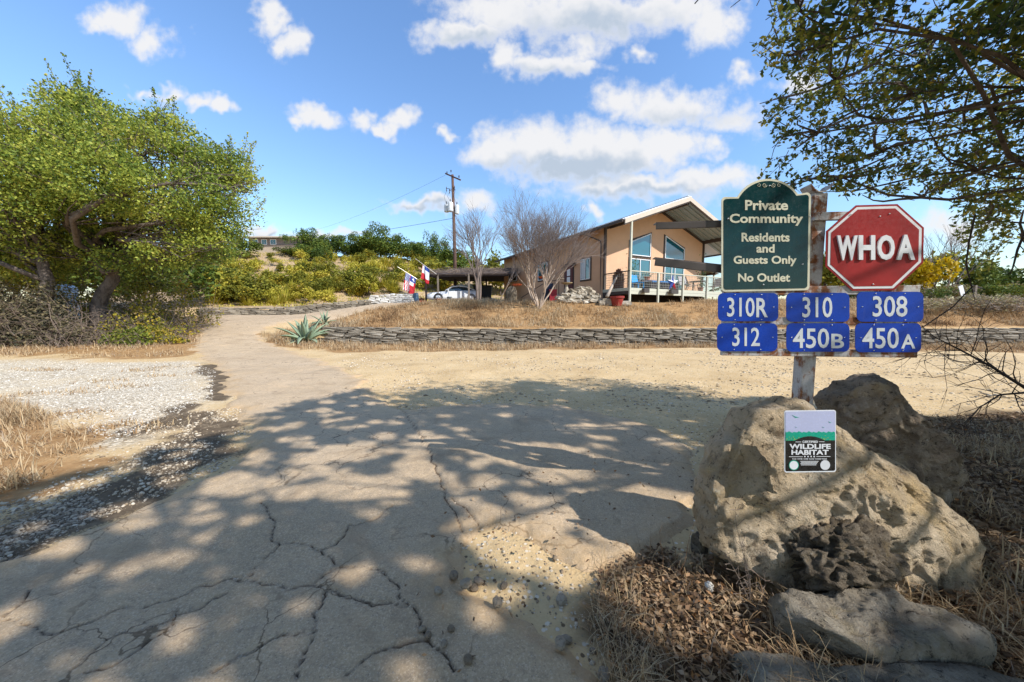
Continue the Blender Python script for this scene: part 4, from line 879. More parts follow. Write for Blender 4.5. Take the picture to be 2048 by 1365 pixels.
framed("window", [(sl0, zb), (sl1, zb), (sl1, zgab(1294.5, 468.5)), (sl0, zgab(1256, 484.5))], M_GLASS)["label"] = "left slanted-top gable window"
framed("window", [(sr0, zb), (sr1, zb), (sr1, zgab(1361, 499.5)), (sr0, zgab(1324, 473))], M_GLASS)["label"] = "right slanted-top gable window"
zt = FL + 2.02
framed("sliding_door", [(sl0 - .05, FL + .06), (sl1, FL + .06), (sl1, zt), (sl0 - .05, zt)], M_GLASS, mull=[((sl0 + sl1) / 2 - .03, FL + .08, zt)], trim=.09)
framed("sliding_door", [(sr0, FL + .06), (sr1, FL + .06), (sr1, zt), (sr0, zt)], M_GLASS, mull=[((sr0 + sr1) / 2 + .05, FL + .08, zt), ((sr0 + sr1) / 2 - .28, FL + .08, zt)], trim=.09, blind=(sr0 + .05, zt - .28, (sr0 + sr1) / 2 - .05, zt - .04))
# side windows and door
t0, t1 = tside(1178.5), tside(1161.5)
framed("window", [(t0, zside(1170, 559)), (t1, zside(1170, 559)), (t1, zside(1170, 519)), (t0, zside(1170, 519))], M_GLASS, plane='s', mull=[((t0 + t1) / 2, zside(1170, 558), zside(1170, 520))], blind=((t0 + t1) / 2 + .03, zside(1170, 557), t1 - .05, zside(1170, 521)))
t0, t1 = tside(1095), tside(1077); framed("window", [(t0, zside(1086, 560)), (t1, zside(1086, 560)), (t1, zside(1086, 527)), (t0, zside(1086, 527))], M_GLASS, plane='s', mull=[((t0 + t1) / 2, zside(1086, 559), zside(1086, 528))])
t0, t1 = tside(1034), tside(1018.5); framed("window", [(t0, zside(1026, 563)), (t1, zside(1026, 563)), (t1, zside(1026, 541)), (t0, zside(1026, 541))], M_GLASSD, plane='s', trim=.08)
t0, t1 = tside(1145), tside(1129); zd1 = zside(1137, 531); zd0 = zd1 - 2.05
m = MB(); m.prism([H(-.02, t0 - .1, zd0), H(-.02, t1 + .1, zd0), H(-.02, t1 + .1, zd1 + .1), H(-.02, t0 - .1, zd1 + .1)], hu * .05); dr = m.build("front_door", M_TRIM, house)
M_DOOR = plain("maroon_door", (.10, .022, .018, 1), .5, 0, .15)
m = MB(); m.prism([H(-.05, t0, zd0 + .02), H(-.05, t1, zd0 + .02), H(-.05, t1, zd1), H(-.05, t0, zd1)], hu * .03); m.build("door_leaf", M_DOOR, dr)
for a, b in ((.42, .60), (.64, .86)):
    m = MB(); m.prism([H(-.062, t0 + .28, zd0 + 2.05 * a), H(-.062, t1 - .3, zd0 + 2.05 * a), H(-.062, t1 - .3, zd0 + 2.05 * b), H(-.062, t0 + .28, zd0 + 2.05 * b)], hu * .008); m.build("door_notice", M_VINYL, dr)
m = MB(); m.box(H(-.14, t0 - .22, zd1 - .02), (.16, .22, .2), HAX); m.build("porch_lamp", M_TRIM, house)
# deck
DK = 2.05; deckp = MB(); deckp.box(H(WID / 2 + .15, -DK / 2, FL - .06), (WID + .5, DK, .08), HAX); deck = deckp.build("deck", M_DECKP, house)
for k in range(13):
    mm = MB(); mm.box(H(WID / 2 + .15, -DK + .08 + k * .158, FL - .008), (WID + .5, .145, .025), HAX); mm.build("deck_board", M_DECKP, deck)
e0, e1 = -.1, WID + .4
for dz, hh in ((-.10, .16), (-.275, .17)):
    mm = MB(); mm.box(H((e0 + e1) / 2, -DK - .02, FL + dz), (e1 - e0, .045, hh), HAX); mm.build("rim_board", M_DECKP, deck)
    mm = MB(); mm.box(H(e0 - .0, -DK / 2, FL + dz), (.045, DK, hh), HAX); mm.build("rim_board", M_TRIM if dz < -.2 else M_DECKP, deck)
DY = -DK - .07
def sdk(px):
    Q = H(0, DY, 0); k = (px - 1024) / FPX; return (k * Q[1] - Q[0]) / (hu[0] - k * hu[1])
posts = [sdk(1257.5), sdk(1313.5), sdk(1362.5), sdk(1410), sdk(1456), sdk(1500)]
RT = FL + .93
for i, s in enumerate(posts):
    zt_ = RT if i not in (0,) else rz(s) - .22; q = H(s, DY, 0); g = Tz(q[0], q[1]) - .3
    mm = MB(); mm.box(H(s, DY, (g + zt_) / 2), (.10, .10, zt_ - g), HAX); mm.build("deck_post", M_DECKP, deck)
q = H(posts[-1], DY, 0); mm = MB(); mm.bar(H(posts[0] + .05, DY, RT - .02), H(posts[-1], DY, RT - .02), .11, .05); mm.build("top_rail", M_DECKP, deck)
mm = MB(); mm.bar(H(e0, DY, RT - .02), H(e0, -.1, RT - .02), .09, .05); mm.build("top_rail", M_TRIM, deck)
M_WIRE = plain("rail_wire", (.30, .29, .24, 1), .5, .5)
mm = MB()
for k in range(int((posts[-1] - posts[0]) / .145)): s = posts[0] + .1 + k * .145; mm.bar(H(s, DY, FL + .05), H(s, DY, RT - .04), .012, .012)
for k in range(6): z = FL + .08 + k * .145; mm.bar(H(posts[0], DY, z), H(posts[-1], DY, z), .012, .012)
mm.build("wire_mesh", M_WIRE, deck); mm = MB()
for k in range(13): t = -.12 - k * .15; mm.bar(H(e0, t, FL + .05), H(e0, t, RT - .04), .012, .012)
for k in range(6): z = FL + .08 + k * .145; mm.bar(H(e0, DY, z), H(e0, -.1, z), .012, .012)
mm.build("wire_mesh", M_WIRE, deck)
mm = MB(); mm.box(H(WID / 2, -.35, GZ + .1), (WID - .3, .1, .75), HAX); mm.build("under_deck_shade", M_DARKIN, deck)  # dark panel standing in for the shade beneath the deck
M_BAR = plain("brown_metal_bar", (.085, .07, .062, 1), .35, .4, .15)
# two brown steel arms reaching out behind the green panel
for (pa, pb, hp) in (((1312, 453), (1600, 444), 13), ((1310, 524), (1600, 556), 16)):
    A = on_sign(*pa, -.02); B = on_sign(*pb, -.02); hh = hp / 310.
    m = MB(); m.bar(A, B, .012, hh); br = m.build("steel_arm", M_BAR, sp, bevel=.003); br['label'] = "dark brown steel arm sticking out left behind the green panel"
    m = MB(); m.bar(A - sn * .03 + sz_ * (hh / 2 + .002), B - sn * .03 + sz_ * (hh / 2 + .002), .06, .006); m.build("arm_flange", M_BAR, br)
# lower porch roof at the right side of the house
m = MB(); zz0 = at(1402, 520, 26.4)[2]; m.prism([H(WID + .1, .6, zz0), H(WID + 3.0, .6, zz0 - 1.0), H(WID + 3.0, .6, zz0 - .93), H(WID + .1, .6, zz0 + .07)], hv * 4.5); prf = m.build("porch_roof", M_UNDER, house)
for k in range(6): mm = MB(); mm.bar(H(WID + .15, .8 + k * .75, zz0 - .06), H(WID + 2.9, .8 + k * .75, zz0 - 1.02), .1, .07); mm.build("roof_rib", M_UNDER, prf)
mm = MB(); mm.bar(H(WID + 2.6, .6, zz0 - .98), H(WID + 2.6, 5, zz0 - .98), .12, .16); mm.build("porch_beam", M_TRIM, prf)
mm = MB(); mm.box(H(WID + 2.6, .75, (zz0 - 1.0 + GZ) / 2), (.1, .1, zz0 - 1.0 - GZ), HAX); mm.build("porch_post", M_DECKP, prf)
# steps and pipe railing at the side door
M_PIPE = plain("black_pipe", (.02, .018, .017, 1), .5, .3); M_CONC = plain("concrete", (.34, .31, .27, 1), .9)
t0, t1 = tside(1146), tside(1128); m = MB(); m.box(H(-.75, (t0 + t1) / 2, (zd0 + GZ) / 2 - .1), (1.4, t1 - t0 + .6, zd0 - GZ + .2), HAX); ld = m.build("door_landing", M_CONC, house)
for k in range(3): mm = MB(); mm.box(H(-.75, t1 + .45 + k * .3, (zd0 - (k + 1) * .17 + GZ) / 2 - .1), (1.4, .3, max(zd0 - (k + 1) * .17 - GZ + .2, .1)), HAX); mm.build("step", M_CONC, ld)
rl = MB(); zz = zd0 + .92
rl.tube([H(-1.4, t0 - .25, zd0), H(-1.4, t0 - .25, zz), H(-1.4, t1 + .2, zz), H(-1.4, t1 + 3.8, zz - .95)], .025, 6)
for tt_, zg in ((t1 + .2, zd0), (t1 + 1.9, zd0 - .75), (t1 + 3.8, GZ - .1)): rl.tube([H(-1.4, tt_, zg), H(-1.4, tt_, zz - max(0, tt_ - t1 - .2) / 3.6 * .95)], .022, 6)
for tt_ in np.linspace(t0, t1, 5): rl.tube([H(-1.4, tt_, zd0), H(-1.4, tt_, zz)], .01, 4)
rl.build("stair_railing", M_PIPE, house)

# ------------------------------------------------------------------ things on the deck
def dpt(px, t, z=FL): # point on the deck below a pixel column, t metres in front of the gable
    Q = H(0, -t, 0); k = (px - 1024) / FPX; s = (k * Q[1] - Q[0]) / (hu[0] - k * hu[1]); return H(s, -t, z + .006)
M_WICK = plain("dark_wicker", (.055, .045, .045, 1), .8, 0, .3, 30); M_BLUEC = plain("blue_cushion", (.02, .17, .42, 1), .9, 0, .15); M_AZURE = plain("azure_plastic", (.0, .27, .62, 1), .45)
M_TERRA = plain("terracotta", (.36, .115, .06, 1), .8, 0, .15); M_SLING = plain("grey_sling", (.40, .37, .36, 1), .85); M_IRON = plain("dark_iron", (.05, .035, .03, 1), .55, .4)
def lbox(m, o, s, t, z, ds, dt, dz): m.box(o + hu * s - hv * t + sz_ * (z + dz / 2), (ds, dt, dz), HAX)
p = dpt(1317, 1.25); sofa = thing("wicker_sofa", "dark wicker sofa with blue cushions behind the deck railing", "sofa", p)
m = MB(); lbox(m, p, 0, 0, .05, 2.5, .75, .33); m.build("seat_base", M_WICK, sofa, bevel=.03); m = MB(); lbox(m, p, 0, -.33, .30, 2.5, .14, .32); m.build("backrest", M_WICK, sofa, bevel=.03)
for k in (-1, 1): m = MB(); lbox(m, p, 1.2 * k, 0, .3, .16, .75, .18); m.build("armrest", M_WICK, sofa, bevel=.03)
for k in (-.72, .0, .72): m = MB(); lbox(m, p, k, .02, .385, .68, .62, .14); m.build("cushion", M_BLUEC, sofa, bevel=.04)
for k in (-1, 1):
    for j in (-.3, .3): m = MB(); lbox(m, p, 1.15 * k, j, 0, .07, .07, .06); m.build("leg", M_WICK, sofa)
p = dpt(1274, 1.3); ch = thing("blue_chair", "bright blue plastic chair on the deck beside the corner post", "chair", p)
m = MB(); lbox(m, p, 0, 0, .36, .52, .5, .05); m.build("seat", M_AZURE, ch, bevel=.015); m = MB(); m.prism([p + hu * a - hv * b + sz_ * z for a, b, z in ((-.26, -.24, .4), (.26, -.24, .4), (.24, -.34, .86), (-.24, -.34, .86))], hv * .035); m.build("backrest", M_AZURE, ch)
for a in (-.22, .22):
    for b in (-.2, .2): m = MB(); lbox(m, p, a, b, 0, .05, .05, .37); m.build("leg", M_AZURE, ch)
def pot_plant(px, t, r, h, label, leafn, lh, z=FL, mat=None, cat="potted plant"):
    p = dpt(px, t, z); th = thing("potted_plant", label, cat, p); m = MB(); m.lathe(p, [(r * .62, 0), (r * .92, h * .8), (r * 1.05, h * .82), (r * 1.05, h), (r * .9, h), (r * .85, h * .9)], 14); m.build("pot", mat or M_TERRA, th, smooth=False)
    n = leafn; P = p + np.column_stack([np.random.normal(size=n) * r * .9, np.random.normal(size=n) * r * .9, h + np.abs(np.random.normal(size=n)) * lh * .5]); cards("foliage", P, np.random.normal(size=(n, 3)) + [0, 0, .8], .14, M_SHRUB, th, .4); return th
M_SHRUB = leafmat("garden_leaf", [(.02, .045, .012, 1), (.05, .11, .02, 1), (.13, .20, .04, 1)])
pot_plant(1291, .5, .2, .34, "terracotta pot with a small plant on a stand by the left sliding door", 40, .35, FL + .55)
stp = dpt(1291, .5); sts = thing("plant_stand", "dark stool under the terracotta pot by the left sliding door", "stand", stp); m = MB(); lbox(m, stp, 0, 0, .5, .4, .4, .05); m.build("top", M_IRON, sts)
for a in (-.16, .16):
    for b in (-.16, .16): m = MB(); lbox(m, stp, a, b, 0, .04, .04, .5); m.build("leg", M_IRON, sts)
pot_plant(1263.5, .7, .2, .4, "leafy green plant in a pot behind the deck corner post", 160, 1.6, mat=M_IRON)
pot_plant(1398, 1.35, .17, .3, "tall green cactus-like plant at the right end of the deck", 130, 1.5)
def sling_chair(px, t, rot, label):
    p = dpt(px, t); th = thing("patio_chair", label, "chair", p, "grey sling patio chairs on the deck"); c, s_ = math.cos(rot), math.sin(rot); X = hu * c - hv * s_; Yv = hu * s_ + hv * c
    f = lambda a, b, z: p + X * a + Yv * b + sz_ * z
    m = MB(); m.prism([f(-.26, -.28, .42), f(.26, -.28, .42), f(.26, .22, .38), f(-.26, .22, .38)], sz_ * .025); m.build("seat", M_SLING, th); m = MB(); m.prism([f(-.26, .22, .4), f(.26, .22, .4), f(.26, .45, 1.0), f(-.26, .45, 1.0)], Yv * .025); m.build("backrest", M_SLING, th)
    for k in (-.29, .29):
        m = MB(); m.tube([f(k, -.36, .005), f(k, -.26, .62), f(k, .3, .62)], .016, 5); m.tube([f(k, .38, .005), f(k, .2, .38), f(k, .46, 1.02)], .016, 5); m.build("side_frame", M_IRON, th)
    return th
sling_chair(1368, 1.35, .3, "grey sling chair just right of the star decoration"); sling_chair(1379, .9, -.9, "pale sling chair turned sideways beside the round patio table"); sling_chair(1424, 1.2, 1.7, "grey sling chair right of the patio table at the deck's end")
p = dpt(1391, 1.0); tb = thing("patio_table", "round dark patio table among the sling chairs", "table", p); m = MB(); m.lathe(p, [(.5, .70), (.52, .72), (.5, .74)], 20); m.build("table_top", M_IRON, tb)
for a in range(4): m = MB(); m.tube([p + np.array([.42 * math.cos(a * 1.57 + .4), .42 * math.sin(a * 1.57 + .4), .005]), p + np.array([.3 * math.cos(a * 1.57 + .4), .3 * math.sin(a * 1.57 + .4), .71])], .02, 5); m.build("leg", M_IRON, tb)
# star on the railing
cs = at(1345.5, 566, H(sdk(1345), DY - .12, 0)[1]); star = thing("star_decoration", "red, white and blue metal star hung on the deck railing", "decoration", cs)
MW, MBl, MR = plain("star_white", (.75, .75, .75, 1), .5, 0, .03), plain("star_blue", (.02, .05, .25, 1), .5, 0, .05), plain("star_red", (.5, .02, .03, 1), .5, 0, .05)
R_ = .50; tips = [cs + (hu * math.sin(k * math.pi / 5) + sz_ * math.cos(k * math.pi / 5)) * (R_ if k % 2 == 0 else R_ * .39) for k in range(10)]; apex = cs - hv * .10
for k in range(10):
    mt = {0: MW, 1: MW, 2: MW, 9: MBl, 8: MW, 7: MBl, 3: MR, 4: MR, 5: MR if False else MBl, 6: MBl}[k]; m = MB(); m.add([tips[k], tips[(k + 1) % 10], apex, cs + hv * .03], [(0, 1, 2), (0, 3, 1), (0, 2, 3), (1, 3, 2)]); m.build("star_facet", mt, star)
# small boxes standing on the rim of the deck
for px, w_, lb in ((1284.5, .42, "small dark planter box on the deck edge left of the star"), (1340, .62, "wider dark planter box on the deck edge below the star")):
    p = H(sdk(px), DY - .16, FL - .28); pb = thing("planter_box", lb, "planter", p); m = MB(); lbox(m, p, 0, 0, 0, w_, .2, .24); m.build("box", M_BAR, pb, bevel=.01); m = MB(); lbox(m, p, 0, 0, .235, w_ * .9, .16, .015); m.build("soil", M_EARTH, pb); m = MB(); lbox(m, p, 0, -.105, .05, w_ * .5, .03, .1); m.build("hook", M_IRON, pb)
# ------------------------------------------------------------------ carport, car, flags, pole
CPY = 29.5
M_POST = plain("grey_timber", (.22, .18, .14, 1), .9, 0, .2); M_THATCH = plain("brush_thatch", (.075, .055, .045, 1), .95, 0, .4, 8); M_DKPOST = plain("dark_post", (.03, .02, .018, 1), .7)
ca, cb = at(851, 552, CPY), at(1000, 552, 33.0); gz_c = 2.5
cpt = thing("carport", "low dark carport with a brush-covered roof beside the house", "carport", (ca[0], ca[1], Tz(ca[0], ca[1])))
zr = ca[2]; A0 = np.array([ca[0] - .1, ca[1] - .2, zr]); B0 = np.array([.3, 28.4, zr]); C1_ = np.array([.3, 34.5, zr + .0]); D0 = np.array([ca[0] + 1.2, 34.8, zr])
rd = np.array([(A0[0] + D0[0]) / 2 + 1.6, (A0[1] + D0[1]) / 2, zr + .82]); re = np.array([.3, 31.4, zr + .82])
m = MB(); up_ = np.array([0, 0, .1]); m.add([A0, B0, C1_, D0, rd, re, A0 + up_, B0 + up_, C1_ + up_, D0 + up_, rd + up_, re + up_], [(0, 4, 5, 1), (3, 2, 5, 4), (0, 3, 4), (1, 5, 2), (6, 7, 11, 10), (9, 10, 11, 8), (6, 10, 9), (7, 8, 11), (0, 1, 7, 6), (1, 2, 8, 7), (2, 3, 9, 8), (3, 0, 6, 9)]); m.build("roof", M_THATCH, cpt)
for (px, yy, mt) in ((852.5, 29.4, M_DKPOST), (876.5, 29.2, M_POST), (938, 28.9, M_POST), (910.5, 33.5, M_DKPOST), (973, 33, M_DKPOST), (958, 28.7, M_POST)):
    q = at(px, 600, yy); g = Tz(q[0], q[1]); m = MB(); m.box((q[0], q[1], (g + zr) / 2), (.13, .13, zr - g + .2)); m.build("post", mt, cpt)
mb = MB()
mb.bar(A0 + [0, .1, .0], B0 + [0, .1, 0], .12, .2); mb.build("roof_beam", M_DKPOST, cpt)
# ---- car
def make_car(loc, yaw):
    th = thing("parked_car", "white two-door sports coupe parked under the carport", "car", loc)
    M_CW = gloss("white_car_paint", (.68, .69, .70, 1), .22, .5, .03, .6); M_TY = plain("tyre_rubber", (.018, .018, .018, 1), .85); M_RIM = plain("alloy_rim", (.6, .6, .62, 1), .25, .8); M_LAMP = glass_mat("lamp_glass", (.45, .48, .52, 1)); M_CG = glass_mat("car_glass", (.03, .05, .055, 1))
    c, s = math.cos(yaw), math.sin(yaw); L = lambda p: np.array([loc[0] + p[0] * c - p[1] * s, loc[1] + p[0] * s + p[1] * c, loc[2] + p[2]])
    # body lofted from cross sections along x (front at -2.3)
    secs = [(-2.32, .62, .30, .56), (-2.22, .80, .24, .68), (-1.9, .88, .20, .76), (-1.4, .92, .18, .84), (-.8, .92, .18, .92), (-.2, .92, .18, .95), (.5, .92, .18, .98), (1.2, .93, .18, 1.02), (1.75, .92, .2, 1.02), (2.15, .84, .26, .98), (2.3, .70, .34, .9)]
    m = MB(); n = 12; vs = []
    for x, w, z0, z1 in secs:
        for (a, b) in ((-1, .0), (-1.0, .35), (-.99, .6), (-.93, .86), (-.8, .97), (-.4, 1.0), (.4, 1.0), (.8, .97), (.93, .86), (.99, .6), (1, .35), (1, 0)): vs.append(L((x, a * w, z0 + b * (z1 - z0))))
    fs = [(i * n + k, i * n + k + 1, (i + 1) * n + k + 1, (i + 1) * n + k) for i in range(len(secs) - 1) for k in range(n - 1)] + [(i * n + n - 1, i * n, (i + 1) * n, (i + 1) * n + n - 1) for i in range(len(secs) - 1)] + [tuple(range(n)), tuple((len(secs) - 1) * n + k for k in range(n))[::-1]]
    m.add(vs, fs); m.build("body", M_CW, th, smooth=True)
    cab = [(-.75, .76, .92, .94), (-.15, .70, .92, 1.32), (.35, .68, .94, 1.38), (.95, .66, .96, 1.34), (1.75, .66, 1.0, 1.03)]; vs = []; m = MB(); k5 = 6
    for x, w, z0, z1 in cab:
        for (a, b) in ((-1.08, 0), (-.98, .5), (-.84, .95), (.84, .95), (.98, .5), (1.08, 0)): vs.append(L((x, a * w, z0 - .03 + b * (z1 - z0 + .03))))
    fs = [(i * k5 + k, i * k5 + k + 1, (i + 1) * k5 + k + 1, (i + 1) * k5 + k) for i in range(4) for k in range(5)]; m.add(vs, fs); cg = m.build("cabin_glass", M_CG, th, smooth=True)
    m = MB(); m.add([L((-.12, -.56, 1.315)), L((-.12, .56, 1.315)), L((.38, .56, 1.375)), L((.38, -.56, 1.375)), L((1.0, .53, 1.33)), L((1.0, -.53, 1.33)), L((-.12, -.56, 1.335)), L((-.12, .56, 1.335)), L((.38, .56, 1.395)), L((.38, -.56, 1.395)), L((1.0, .53, 1.35)), L((1.0, -.53, 1.35))],
        [(0, 1, 2, 3), (3, 2, 4, 5), (6, 9, 8, 7), (9, 11, 10, 8), (0, 6, 7, 1), (5, 4, 10, 11), (0, 3, 9, 6), (3, 5, 11, 9), (1, 7, 8, 2), (2, 8, 10, 4)]); m.build("roof_panel", M_CW, th)
    for sgn in (-1, 1):
        m = MB(); m.tube([L((-.8, .8 * sgn, .93)), L((-.15, .63 * sgn, 1.3)), L((.35, .61 * sgn, 1.36)), L((.95, .60 * sgn, 1.32)), L((1.75, .68 * sgn, 1.02))], .05, 6); m.build("pillar", M_CW, th, smooth=True)
        m = MB(); m.prism([L((-.55, .926 * sgn, .32)), L((.6, .926 * sgn, .32)), L((.68, .926 * sgn, .9)), L((-.5, .926 * sgn, .88))], np.array([-s * .008 * sgn, c * .008 * sgn, 0])); dd = m.build("door", M_CW, th)
        m = MB(); m.box(L((.4, .945 * sgn, .76)), (.18, .03, .035), ((c, s, 0), (-s, c, 0), (0, 0, 1))); m.build("handle", M_RIM, dd)
        m = MB(); m.box(L((-.55, 1.02 * sgn, .96)), (.12, .2, .12), ((c, s, 0), (-s, c, 0), (0, 0, 1))); m.build("mirror", M_CW, th, bevel=.02)
        m = MB(); m.prism([L((-2.26, .45 * sgn, .58)), L((-2.2, .80 * sgn, .60)), L((-1.85, .88 * sgn, .72)), L((-2.05, .55 * sgn, .70))], sz_ * .03); m.build("headlight", M_LAMP, th)
        for x in (-1.38, 1.42):
            w = MB(); ax_ = np.array([-s, c, 0]) * sgn; ctr = L((x, .80 * sgn, .325)); e1_ = np.array([c, s, 0]); 
            prof = [(.2, -.1), (.32, -.1), (.335, -.06), (.335, .09), (.31, .125), (.235, .125), (.22, .09)]; vs = []; nn = 22
            for r, o in prof:
                for k in range(nn): a = 6.2832 * k / nn; vs.append(ctr + ax_ * o + (e1_ * math.cos(a) + sz_ * math.sin(a)) * r)
            w.add(vs, [(i * nn + k, i * nn + (k + 1) % nn, (i + 1) * nn + (k + 1) % nn, (i + 1) * nn + k) for i in range(len(prof) - 1) for k in range(nn)]); wh = w.build("wheel", M_TY, th, smooth=True)
            r_ = MB()
            for k in range(5): a = 6.2832 * k / 5 + .3; d = e1_ * math.cos(a) + sz_ * math.sin(a); r_.bar(ctr + ax_ * .118, ctr + ax_ * .118 + d * .225, .03, .06, d if False else ax_)
            r_.tube([ctr + ax_ * .1, ctr + ax_ * .135], .06, 10); r_.build("rim", M_RIM, wh)
            ar = MB(); ar.tube([ctr + ax_ * .118 + (e1_ * math.cos(a) + sz_ * math.sin(a)) * .365 for a in np.linspace(-.1, 3.24, 12)], .03, 5); ar.build("wheel_arch", M_TY, th)
    m = MB(); m.box(L((-2.31, 0, .40)), (.06, 1.0, .14), ((c, s, 0), (-s, c, 0), (0, 0, 1))); m.build("grille", M_TY, th)
    m = MB(); m.box(L((-2.335, 0, .52)), (.02, .36, .11), ((c, s, 0), (-s, c, 0), (0, 0, 1))); m.build("number_plate", M_LAMP, th)
    return th
cq = at(908, 603, 30.3); make_car((cq[0], cq[1], Tz(cq[0], cq[1])), math.radians(14))
# dark trailer or bin behind the car
q = at(966, 600, 32.2); tr = thing("dumpster", "dark grey bin behind the parked coupe at the back of the carport", "bin", (q[0], q[1], Tz(q[0], q[1]))); m = MB(); g = Tz(q[0], q[1]); m.prism([(q[0] - .75, q[1] - .5, g + .12), (q[0] + .75, q[1] - .5, g + .12), (q[0] + .85, q[1] - .55, g + 1.25), (q[0] - .85, q[1] - .55, g + 1.25)], (0, 1.0, 0)); m.build("container", plain("charcoal_steel", (.03, .033, .04, 1), .6), tr)
m = MB(); m.box((q[0], q[1], g + 1.3), (1.8, 1.2, .08)); m.build("lid", M_DKPOST, tr)
for k in (-.6, .6): m = MB(); m.lathe((q[0] + k, q[1] - .3, g), [(.06, 0), (.07, .06), (.06, .12)], 8); m.build("caster", M_DKPOST, tr)
# flags
def flag(name, label, a_px, b_px, ya, yb, w, h, sag, paint, u0):
    a, b = at(*a_px, ya), at(*b_px, yb); th = thing(name, label, "flag", b); d = (a - b); L_ = np.linalg.norm(d); d /= L_
    m = MB(); m.tube([b, a], [.022, .016], 7); m.lathe(a - [0, 0, .03], [(.01, 0), (.03, .02), (.03, .04), (.008, .06)], 8); m.build("flagpole", plain("flagpole_metal", (.6, .55, .48, 1), .35, .5), th)
    n, k = 24, 16; V = []; mats = []; F = []
    top0 = b + d * (u0 * L_); 
    for i in range(n + 1):
        for j in range(k + 1):
            s_, t_ = i / n, j / k; p = top0 + d * (1 - s_ * 1.0) * w * 0 + d * w * (s_); p = p + np.array([sag * t_ * 1., 0, -h * t_]); fold = math.sin(s_ * 9 + t_ * 2.0) * .06 * (.3 + t_); p = p + np.array([fold * .35, fold, -.05 * math.sin(s_ * 6) * t_]); V.append(p)
    for i in range(n):
        for j in range(k): F.append((i * (k + 1) + j, (i + 1) * (k + 1) + j, (i + 1) * (k + 1) + j + 1, i * (k + 1) + j + 1)); mats.append(paint((i + .5) / n, (j + .5) / k))
    me = MB(); me.v = [tuple(p) for p in V]; me.f = [list(f) for f in F]; me.mi = mats; me.tint = [0] * len(F); cl = me.build("cloth", [MBl, MW, MR], th, smooth=True, fix=False); sol = cl.modifiers.new("thickness", 'SOLIDIFY'); sol.thickness = .006
    # bracket on the carport post
    m = MB(); m.box(b, (.08, .08, .14)); m.build("bracket", M_IRON, th); return th
def lone_star(s, t):
    if t < .32:
        dx, dy = (s - .5) / .5, (t - .16) / .16; r = math.hypot(dx, dy); a = math.atan2(dy, dx)
        return 1 if r < .42 + .18 * math.cos(5 * (a + math.pi / 2)) else 0
    return 1 if s > .5 else 2
flag("state_flag", "lone star flag in red, white and blue hanging from the carport post", (831, 518), (874.5, 550), 28.9, 29.1, .70, 1.25, -.12, lambda s, t: (0 if t < .25 and s < .65 else (1 if t < .55 and s < .95 else (1 if s < .45 and t < .75 else 2))), .36)
def combo(s, t):
    if s > .55 and t < .42: return 0 if (int(s * 24) + int(t * 16)) % 3 else 1
    if s > .50 and t >= .42: return 2 if int(s * 24 + t * 4) % 4 < 2 else 1
    if s < .5 and t < .34:
        r = math.hypot((s - .22) / .5 * 1.2, (t - .17) / .34); return 1 if r < .16 + .12 * math.cos(5 * math.atan2(t - .17, s - .22)) else 0
    if .15 < s < .5 and .34 < t < .52: return 1
    if .45 < s < .62 and .66 < t < .85: return 1
    return 2
flag("novelty_flag", "red flag with stars-and-stripes corner hanging lowest beside the hillside", (795, 534), (846, 566), 28.7, 29.35, .95, 1.5, -.25, combo, .28)
# barrel, gas bottle and pots by the carport
q = at(832, 604, 28.9); g = Tz(q[0], q[1]); brl = thing("barrel", "blue-grey barrel standing left of the carport post", "barrel", (q[0], q[1], g)); m = MB(); m.lathe((q[0], q[1], g), [(.2, 0), (.24, .05), (.24, .5), (.22, .55), (.24, .6), (.2, .85)], 16); m.build("drum", plain("blue_drum", (.05, .095, .15, 1), .5), brl, smooth=True); m = MB(); m.lathe((q[0], q[1], g + .85), [(.18, 0), (.18, .03), (.05, .04)], 16); m.build("lid", plain("drum_lid", (.03, .05, .08, 1), .5), brl)
for px, lb, w_ in ((846, "orange crate just left of the carport's front post", .5), (841, "dark red toolbox behind the orange crate by the carport", .6)):
    q = at(px, 603, 29.2 if w_ == .5 else 29.9); g = Tz(q[0], q[1]); cr = thing("crate", lb, "crate", (q[0], q[1], g)); mt = M_TERRA if w_ == .5 else plain("oxide_box", (.18, .04, .02, 1), .6)
    m = MB(); hgt = .28 if w_ == .5 else .5
    for k in range(3): m.box((q[0], q[1] - .18, g + hgt * (.17 + .33 * k)), (w_, .03, hgt * .27)); m.box((q[0], q[1] + .18, g + hgt * (.17 + .33 * k)), (w_, .03, hgt * .27))
    for k in (-1, 1): m.box((q[0] + k * (w_ / 2 - .015), q[1], g + hgt / 2), (.03, .33, hgt))
    m.build("sides", mt, cr); m = MB(); m.box((q[0], q[1], g + .03), (w_ - .06, .33, .03)); m.build("floor", mt, cr)
for px, yy, r, h, mt, lb in ((877, 28.6, .2, .34, M_TERRA, "terracotta urn in front of the coupe's front wheel"), (899, 28.5, .2, .42, plain("grey_bucket", (.09, .11, .13, 1), .6), "grey bucket in front of the coupe's door"), (1234, 18.75, .37, .52, plain("red_pot", (.26, .03, .022, 1), .45), "large glazed red flower pot by the deck's corner post")):
    q = at(px, 605, yy); g = Tz(q[0], q[1]); pt_ = thing("flower_pot", lb, "pot", (q[0], q[1], g)); m = MB(); m.lathe((q[0], q[1], g), [(r * .66, -.02), (r * .9, h * .72), (r * .94, h * .78), (r * 1.04, h * .80), (r * 1.04, h), (r * .95, h), (r * .9, h * .85)], 22); m.build("vessel", mt, pt_, smooth=False); m = MB(); m.lathe((q[0], q[1], g + h * .84), [(r * .88, 0), (r * .5, .02), (.01, .03)], 16); m.build("soil", M_EARTH, pt_)
